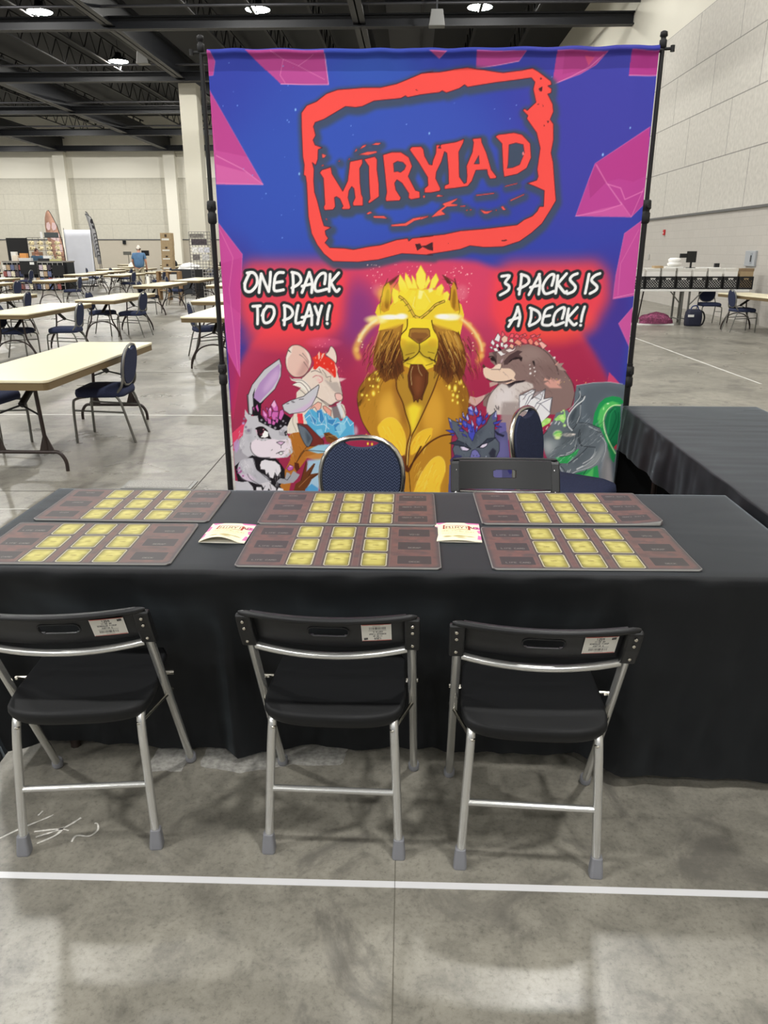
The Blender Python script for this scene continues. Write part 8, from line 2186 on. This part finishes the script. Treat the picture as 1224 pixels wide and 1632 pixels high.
# ------------------------------------------------------------------ things round the far tables
def carton(lab, loc, w_, h, rz=0, marks=True):
    t = thing('cardboard_box', lab, 'box', loc, rz, 'cardboard boxes in a tall stack')
    MB().box(-w_/2, w_/2, -.2, .2, 0, h).build('body', M_kraft, t, bevel=.006)
    if marks:
        MB().box(-w_*.38, w_*.28, -.206, -.2, h*.42, h*.58).build('white_label', M_paper, t); MB().box(-w_*.1, w_*.1, -.206, -.2, h*.68, h*.9).build('dark_print', mat('dark_ink', (60, 46, 34), .7), t)
z = 0
for i, (h, lab) in enumerate(((.52, 'lowest cardboard box of the tall stack'), (.48, 'second cardboard box from the bottom of the tall stack'), (.36, 'third cardboard box from the bottom of the tall stack'), (.40, 'fourth cardboard box up, under the topmost of the stack'), (.57, 'topmost cardboard box of the tall stack by the far wall'))):
    carton(lab, (-11.58 + .012 * i, 38.0, z), .52, h - .002); z += h
t = thing('shelf_unit', 'low brown wooden shelf holding cartons beyond the bare table', 'shelf', (-8.1, 26.6, 0))
for x in (-.36, -.03, .34): MB().box(x - .04, x + .04, -.15, .15, 0, .92).build('side_panel', mat('orange_wood', (150, 120, 84), .6), t)
for z in (.3, .6, .9): MB().box(-.36, .34, -.15, .15, z, z + .025).build('shelf', M_tan, t)
simple('carton', 'pale carton on the brown shelf, right half', 'carton', [(-.12, .12, -.1, .1, 0, .2)], M_paper, (-7.95, 26.6, .626))
heap('white_heap', 'heap of white paper and plastic on a far table beside the gridwall', 'paper heap', M_box, (-8.45, 30.4, .9), .42, .25, .24, 5)
simple('work_table', 'dark covered table under the white paper heap', 'table', [(-.6, .55, -.4, .4, 0, .899)], mat('dark_cover', (44, 46, 50), .7), (-8.45, 30.4, 0))
gw = gridwall('tall black gridwall with pictures left of the banner pole', (-7.62, 29.0, 0), .78, 2.2, step=.11, m=mat('grid_grey', (96, 94, 94), .5))
for i, (x, z, w_, h, c_, lab) in enumerate(((-.1, 2.0, .5, .14, (120, 116, 110), 'wide grey picture strip topmost on the gridwall'), (-.02, 1.76, .56, .2, (70, 62, 66), 'dark picture strip in the upper part of the gridwall'), (-.2, 1.5, .2, .18, (232, 230, 226), 'white print at the left of the gridwall middle row'), (.02, 1.5, .18, .18, (222, 220, 222), 'white print in the centre of the gridwall middle row'), (.24, 1.5, .2, .18, (206, 206, 214), 'white print at the right of the gridwall middle row'), (-.16, 1.24, .26, .2, (112, 106, 104), 'grey picture at left below the white prints'), (.18, 1.24, .26, .2, (196, 194, 192), 'pale picture at right below the white prints'))):
    simple('hung_picture', lab, 'picture', [(-w_/2, w_/2, -.01, .01, 0, h)], mat('picture%d' % i, c_, .6, var=.5, scale=16), (-7.62 + x, 28.96, z), 0, 0, 'pictures hung on the gridwall')
gridwall('low white grid panel in front of the tall gridwall', (-6.82, 27.0, 0), .5, 1.08, step=.1, m=MT['rack_white'], name='grid_panel')
for i, lab in enumerate(('lowest black bin of the stack by the white grid panel', 'middle black bin of the stack by the white grid panel', 'topmost black bin of the stack by the white grid panel')):
    simple('plastic_bin', lab, 'bin', [(-.15, .15, -.18, .18, 0, .31), (-.16, .16, -.19, .19, .29, .315)], M_crate, (-7.42, 28.0, .318 * i), 0, .006, 'black bins in a stack')
t = thing('monitor_stand', 'black monitor on a stand in front of the man in blue', 'monitor', (-11.7, 35.2, 0))
MB().box(-.16, .16, -.03, .03, 1.34, 1.56).build('screen', M_scr, t); MB().tube([(0, 0, .04), (0, 0, 1.36)], .02, 6).build('pole', M_black, t); MB().box(-.2, .2, -.2, .2, 0, .04).build('base', M_black, t)
t = thing('control_box', 'grey device on a thin stand before the far wall', 'device', (-17.7, 50.0, 0))
MB().box(-.28, .16, -.1, .1, 1.26, 1.46).build('case', M_grey, t); MB().tube([(0, 0, 0), (0, 0, 1.28)], .02, 6).build('pole', M_grey, t); MB().box(-.2, .2, -.2, .2, 0, .03).build('base', M_grey, t)
simple('wall_bell', 'small dark bell on the far wall left of the boxes', 'bell', [(-.14, .14, -.1, 0, 0, .3)], M_scr, (-20.9 - 4.1, YB, 2.0))
def bagheap(x, y, lab, m, rx=.22, h=.3): heap('bag', lab, 'bag', m, (x, y, .743), rx, .18, h, x)
bagheap(-12.75, 42.6, 'round black bag on a far table left of the man in blue', M_black, .24, .4)
bagheap(-10.0, 42.6, 'round black bag on a far table right of the man in blue', M_black, .24, .36)
bagheap(-15.0, 42.8, 'white capped bundle on the farthest table row', M_box, .2, .2)
simple('white_cloth', 'long white cloth folded over a far table right of the man in blue', 'cloth', [(-.42, .42, -1.1, 1.1, 0, .02), (-.42, .42, -1.24, -1.215, -.24, .02), (-.42, .42, -1.215, -1.1, 0, .02)], M_white, (-8.9, 32.9, .744))
simple('paper_cup', 'white bottle on the cream table below the boxes', 'bottle', [(-.03, .03, -.03, .03, 0, .2)], M_white, (-6.98, 21.0, .743), 0, .012)

# ------------------------------------------------------------------ people
M_skin = mat('skin', (198, 146, 122), .6)
def skinned(name, joints, edges, m, parent=None, sub=2):
    bm = bmesh.new(); ly = bm.verts.layers.skin.verify(); V = []
    for i, (p, r_) in enumerate(joints):
        v = bm.verts.new(p); k = v[ly]; k.radius = r_ if isinstance(r_, tuple) else (r_, r_); k.use_root = i == 0; V.append(v)
    for a, b in edges: bm.edges.new((V[a], V[b]))
    me = bpy.data.meshes.new(name); bm.to_mesh(me); bm.free(); me.materials.append(m)
    o = bpy.data.objects.new(name, me); C.objects.link(o)
    if parent is not None: o.parent = parent
    k = o.modifiers.new('skin', 'SKIN'); k.use_smooth_shade = True
    k = o.modifiers.new('sub', 'SUBSURF'); k.levels = sub; k.render_levels = sub
    return o
def hand(J, E, w_, tip, side):                          # palm and five short finger chains on the wrist joint w_
    p = Vector(J[w_][0]); d = (Vector(tip) - p).normalized(); s = d.cross(Vector((0, 1, 0))).normalized() if abs(d.y) < .9 else Vector((1, 0, 0))
    J.append((p + d*.05, (.036, .016))); pm = len(J) - 1; E.append((w_, pm))
    for i, l in enumerate((.068, .078, .073, .06)):
        a = p + d*.085 + s*(.030 - .02*i); J.append((a, .009)); J.append((a + d*l*.55 + Vector((0, -.006, 0)), .0085)); J.append((a + d*l + Vector((0, -.022, -.004)), .007))
        k = len(J); E += [(pm, k-3), (k-3, k-2), (k-2, k-1)]
    a = p + d*.03 + s*.04*side; J.append((a, .011)); J.append((a + d*.035 + s*.018*side, .009)); k = len(J); E += [(w_, k-2), (k-2, k-1)]
def standing(name, lab, loc, rz, shirt, trousers, cap=None, hair=(70, 52, 40), lean=.06, arms=None):
    base = tag(bpy.data.objects.new(name, None), lab, 'person'); C.objects.link(base); place(base, loc, rz)
    L_ = lean
    J = [((0, 0, .95), (.155, .11)), ((0, L_*.4, 1.15), (.145, .105)), ((0, L_*.9, 1.38), (.165, .105)), ((0, L_*1.2, 1.48), (.06, .06)), ((0, L_*1.6, 1.545), (.052, .055)), ((0, L_*2.2, 1.61), (.072, .09)), ((0, L_*2.4, 1.69), (.078, .098)), ((0, L_*2.4, 1.75), (.05, .06))]
    E = [(0, 1), (1, 2), (2, 3), (3, 4), (4, 5), (5, 6), (6, 7)]
    for s in (-1, 1):
        sh, el, wr = (arms or {}).get(s, ((s*.20, L_, 1.40), (s*.27, .03, 1.14), (s*.25, .16, .93)))
        k = len(J); J += [(sh, .062), (el, .045), (wr, .028)]; E += [(2, k), (k, k+1), (k+1, k+2)]
        e, q = Vector(el), Vector(wr); hand(J, E, k + 2, q + (q - e), -s)
        k = len(J); J += [((s*.095, 0, .86), .085), ((s*.105, .02, .48), .055), ((s*.11, -.01, .09), .04), ((s*.115, .12, .035), (.04, .03))]; E += [(0, k), (k, k+1), (k+1, k+2), (k+2, k+3)]
    k = len(J); J += [((0, L_*2.2 + .1, 1.62), .013)]; E += [(5, k)]
    for s in (-1, 1): J.append(((s*.085, L_*2.3, 1.635), (.012, .02))); E.append((5, len(J) - 1))
    skinned('body', J, E, M_skin, base)
    jj = [((0, 0, .83), (.235, .195)), ((0, L_*.4, 1.15), (.22, .185)), ((0, L_*.9, 1.37), (.24, .18)), ((0, L_*1.2, 1.475), (.10, .10))]; ee = [(0, 1), (1, 2), (2, 3)]
    for s in (-1, 1):
        sh, el, wr = (arms or {}).get(s, ((s*.20, L_, 1.40), (s*.27, .03, 1.14), (s*.25, .16, .93)))
        k = len(jj); mid = tuple(a + (b - a) * .75 for a, b in zip(sh, el)); jj += [(sh, .092), (mid, .078)]; ee += [(2, k), (k, k+1)]
    skinned('shirt', jj, ee, shirt, base)
    jj = [((0, 0, .95), (.165, .125))]; ee = []
    for s in (-1, 1):
        k = len(jj); jj += [((s*.095, 0, .84), .098), ((s*.107, .02, .48), .07), ((s*.113, -.01, .07), .056)]; ee += [(0, k), (k, k+1), (k+1, k+2)]
    skinned('trousers', jj, ee, trousers, base)
    for s in (-1, 1): skinned('shoe', [((s*.113, -.03, .045), .042), ((s*.116, .08, .04), (.045, .035)), ((s*.118, .16, .03), (.04, .026))], [(0, 1), (1, 2)], M_black, base)
    hm = MB(); hy = L_*2.35; V = []
    for i in range(9):
        a = PI * .5 * i / 8
        for j in range(20):
            b = 2*PI*j/20; r_ = .094*math.cos(a) + .002; V.append((r_*math.cos(b)*.9, hy - .012 + r_*1.12*math.sin(b), 1.63 + .02*math.sin(b) + .135*math.sin(a)))
    hm.add(V, [(i*20+j, i*20+(j+1) % 20, (i+1)*20+(j+1) % 20, (i+1)*20+j) for i in range(8) for j in range(20)], True)
    hm.build('cap' if cap else 'hair', mat(name + lab[:9], cap or hair, .8), base)
    if cap:
        MB().grid(lambda u, v: ((u - .5)*.15, hy + .09 + .09*v, 1.655 - .02*v - .05*(u-.5)**2), 6, 4).build('cap_brim', mat(name + lab[:9], cap, .8), base, solid=.006)
        MB().lathe([(.088, 1.59), (.094, 1.62), (.09, 1.65)], 0, hy - .02, 16).build('hair', mat('grey_hair', (96, 82, 70), .9), base)
    ey = MB()
    for s in (-1, 1): ey.lathe([(.008, -.004), (.012, 0), (.008, .004)], s*.03, hy + .088, 8); 
    n0 = 24; ey.v = [(x, y, z + 1.645) for x, y, z in ey.v]; ey.build('eyes', M_black, base)
    MB().tube(bez([(-.028, hy + .082, 1.585), (0, hy + .094, 1.582), (.028, hy + .082, 1.585)], 3), .005, 5).build('mouth', mat('lip', (160, 92, 84), .6), base)
    return base
standing('person', 'man seen from behind in blue shirt and pale cap among the far tables', (-11.25, 32.95, 0), rad(4), mat('blue_shirt', (84, 120, 156), .8, var=.1, scale=9), mat('khaki', (196, 186, 160), .8), (224, 216, 204), lean=.05)
standing('person', 'person in light blue shirt leaning over a table, cut by the left edge', (-18.15, 34.6, -.1), rad(165), mat('light_blue_shirt', (132, 166, 210), .8), mat('dark_trousers', (40, 42, 50), .8), None, (60, 44, 34), .12)
standing('person', 'person with dark brown hair and teal top behind the stall counter', (-15.82, 33.75, -.12), rad(185), mat('teal_top', (58, 84, 104), .8), mat('dark_trousers', (40, 42, 50), .8), None, (58, 34, 26), .05)
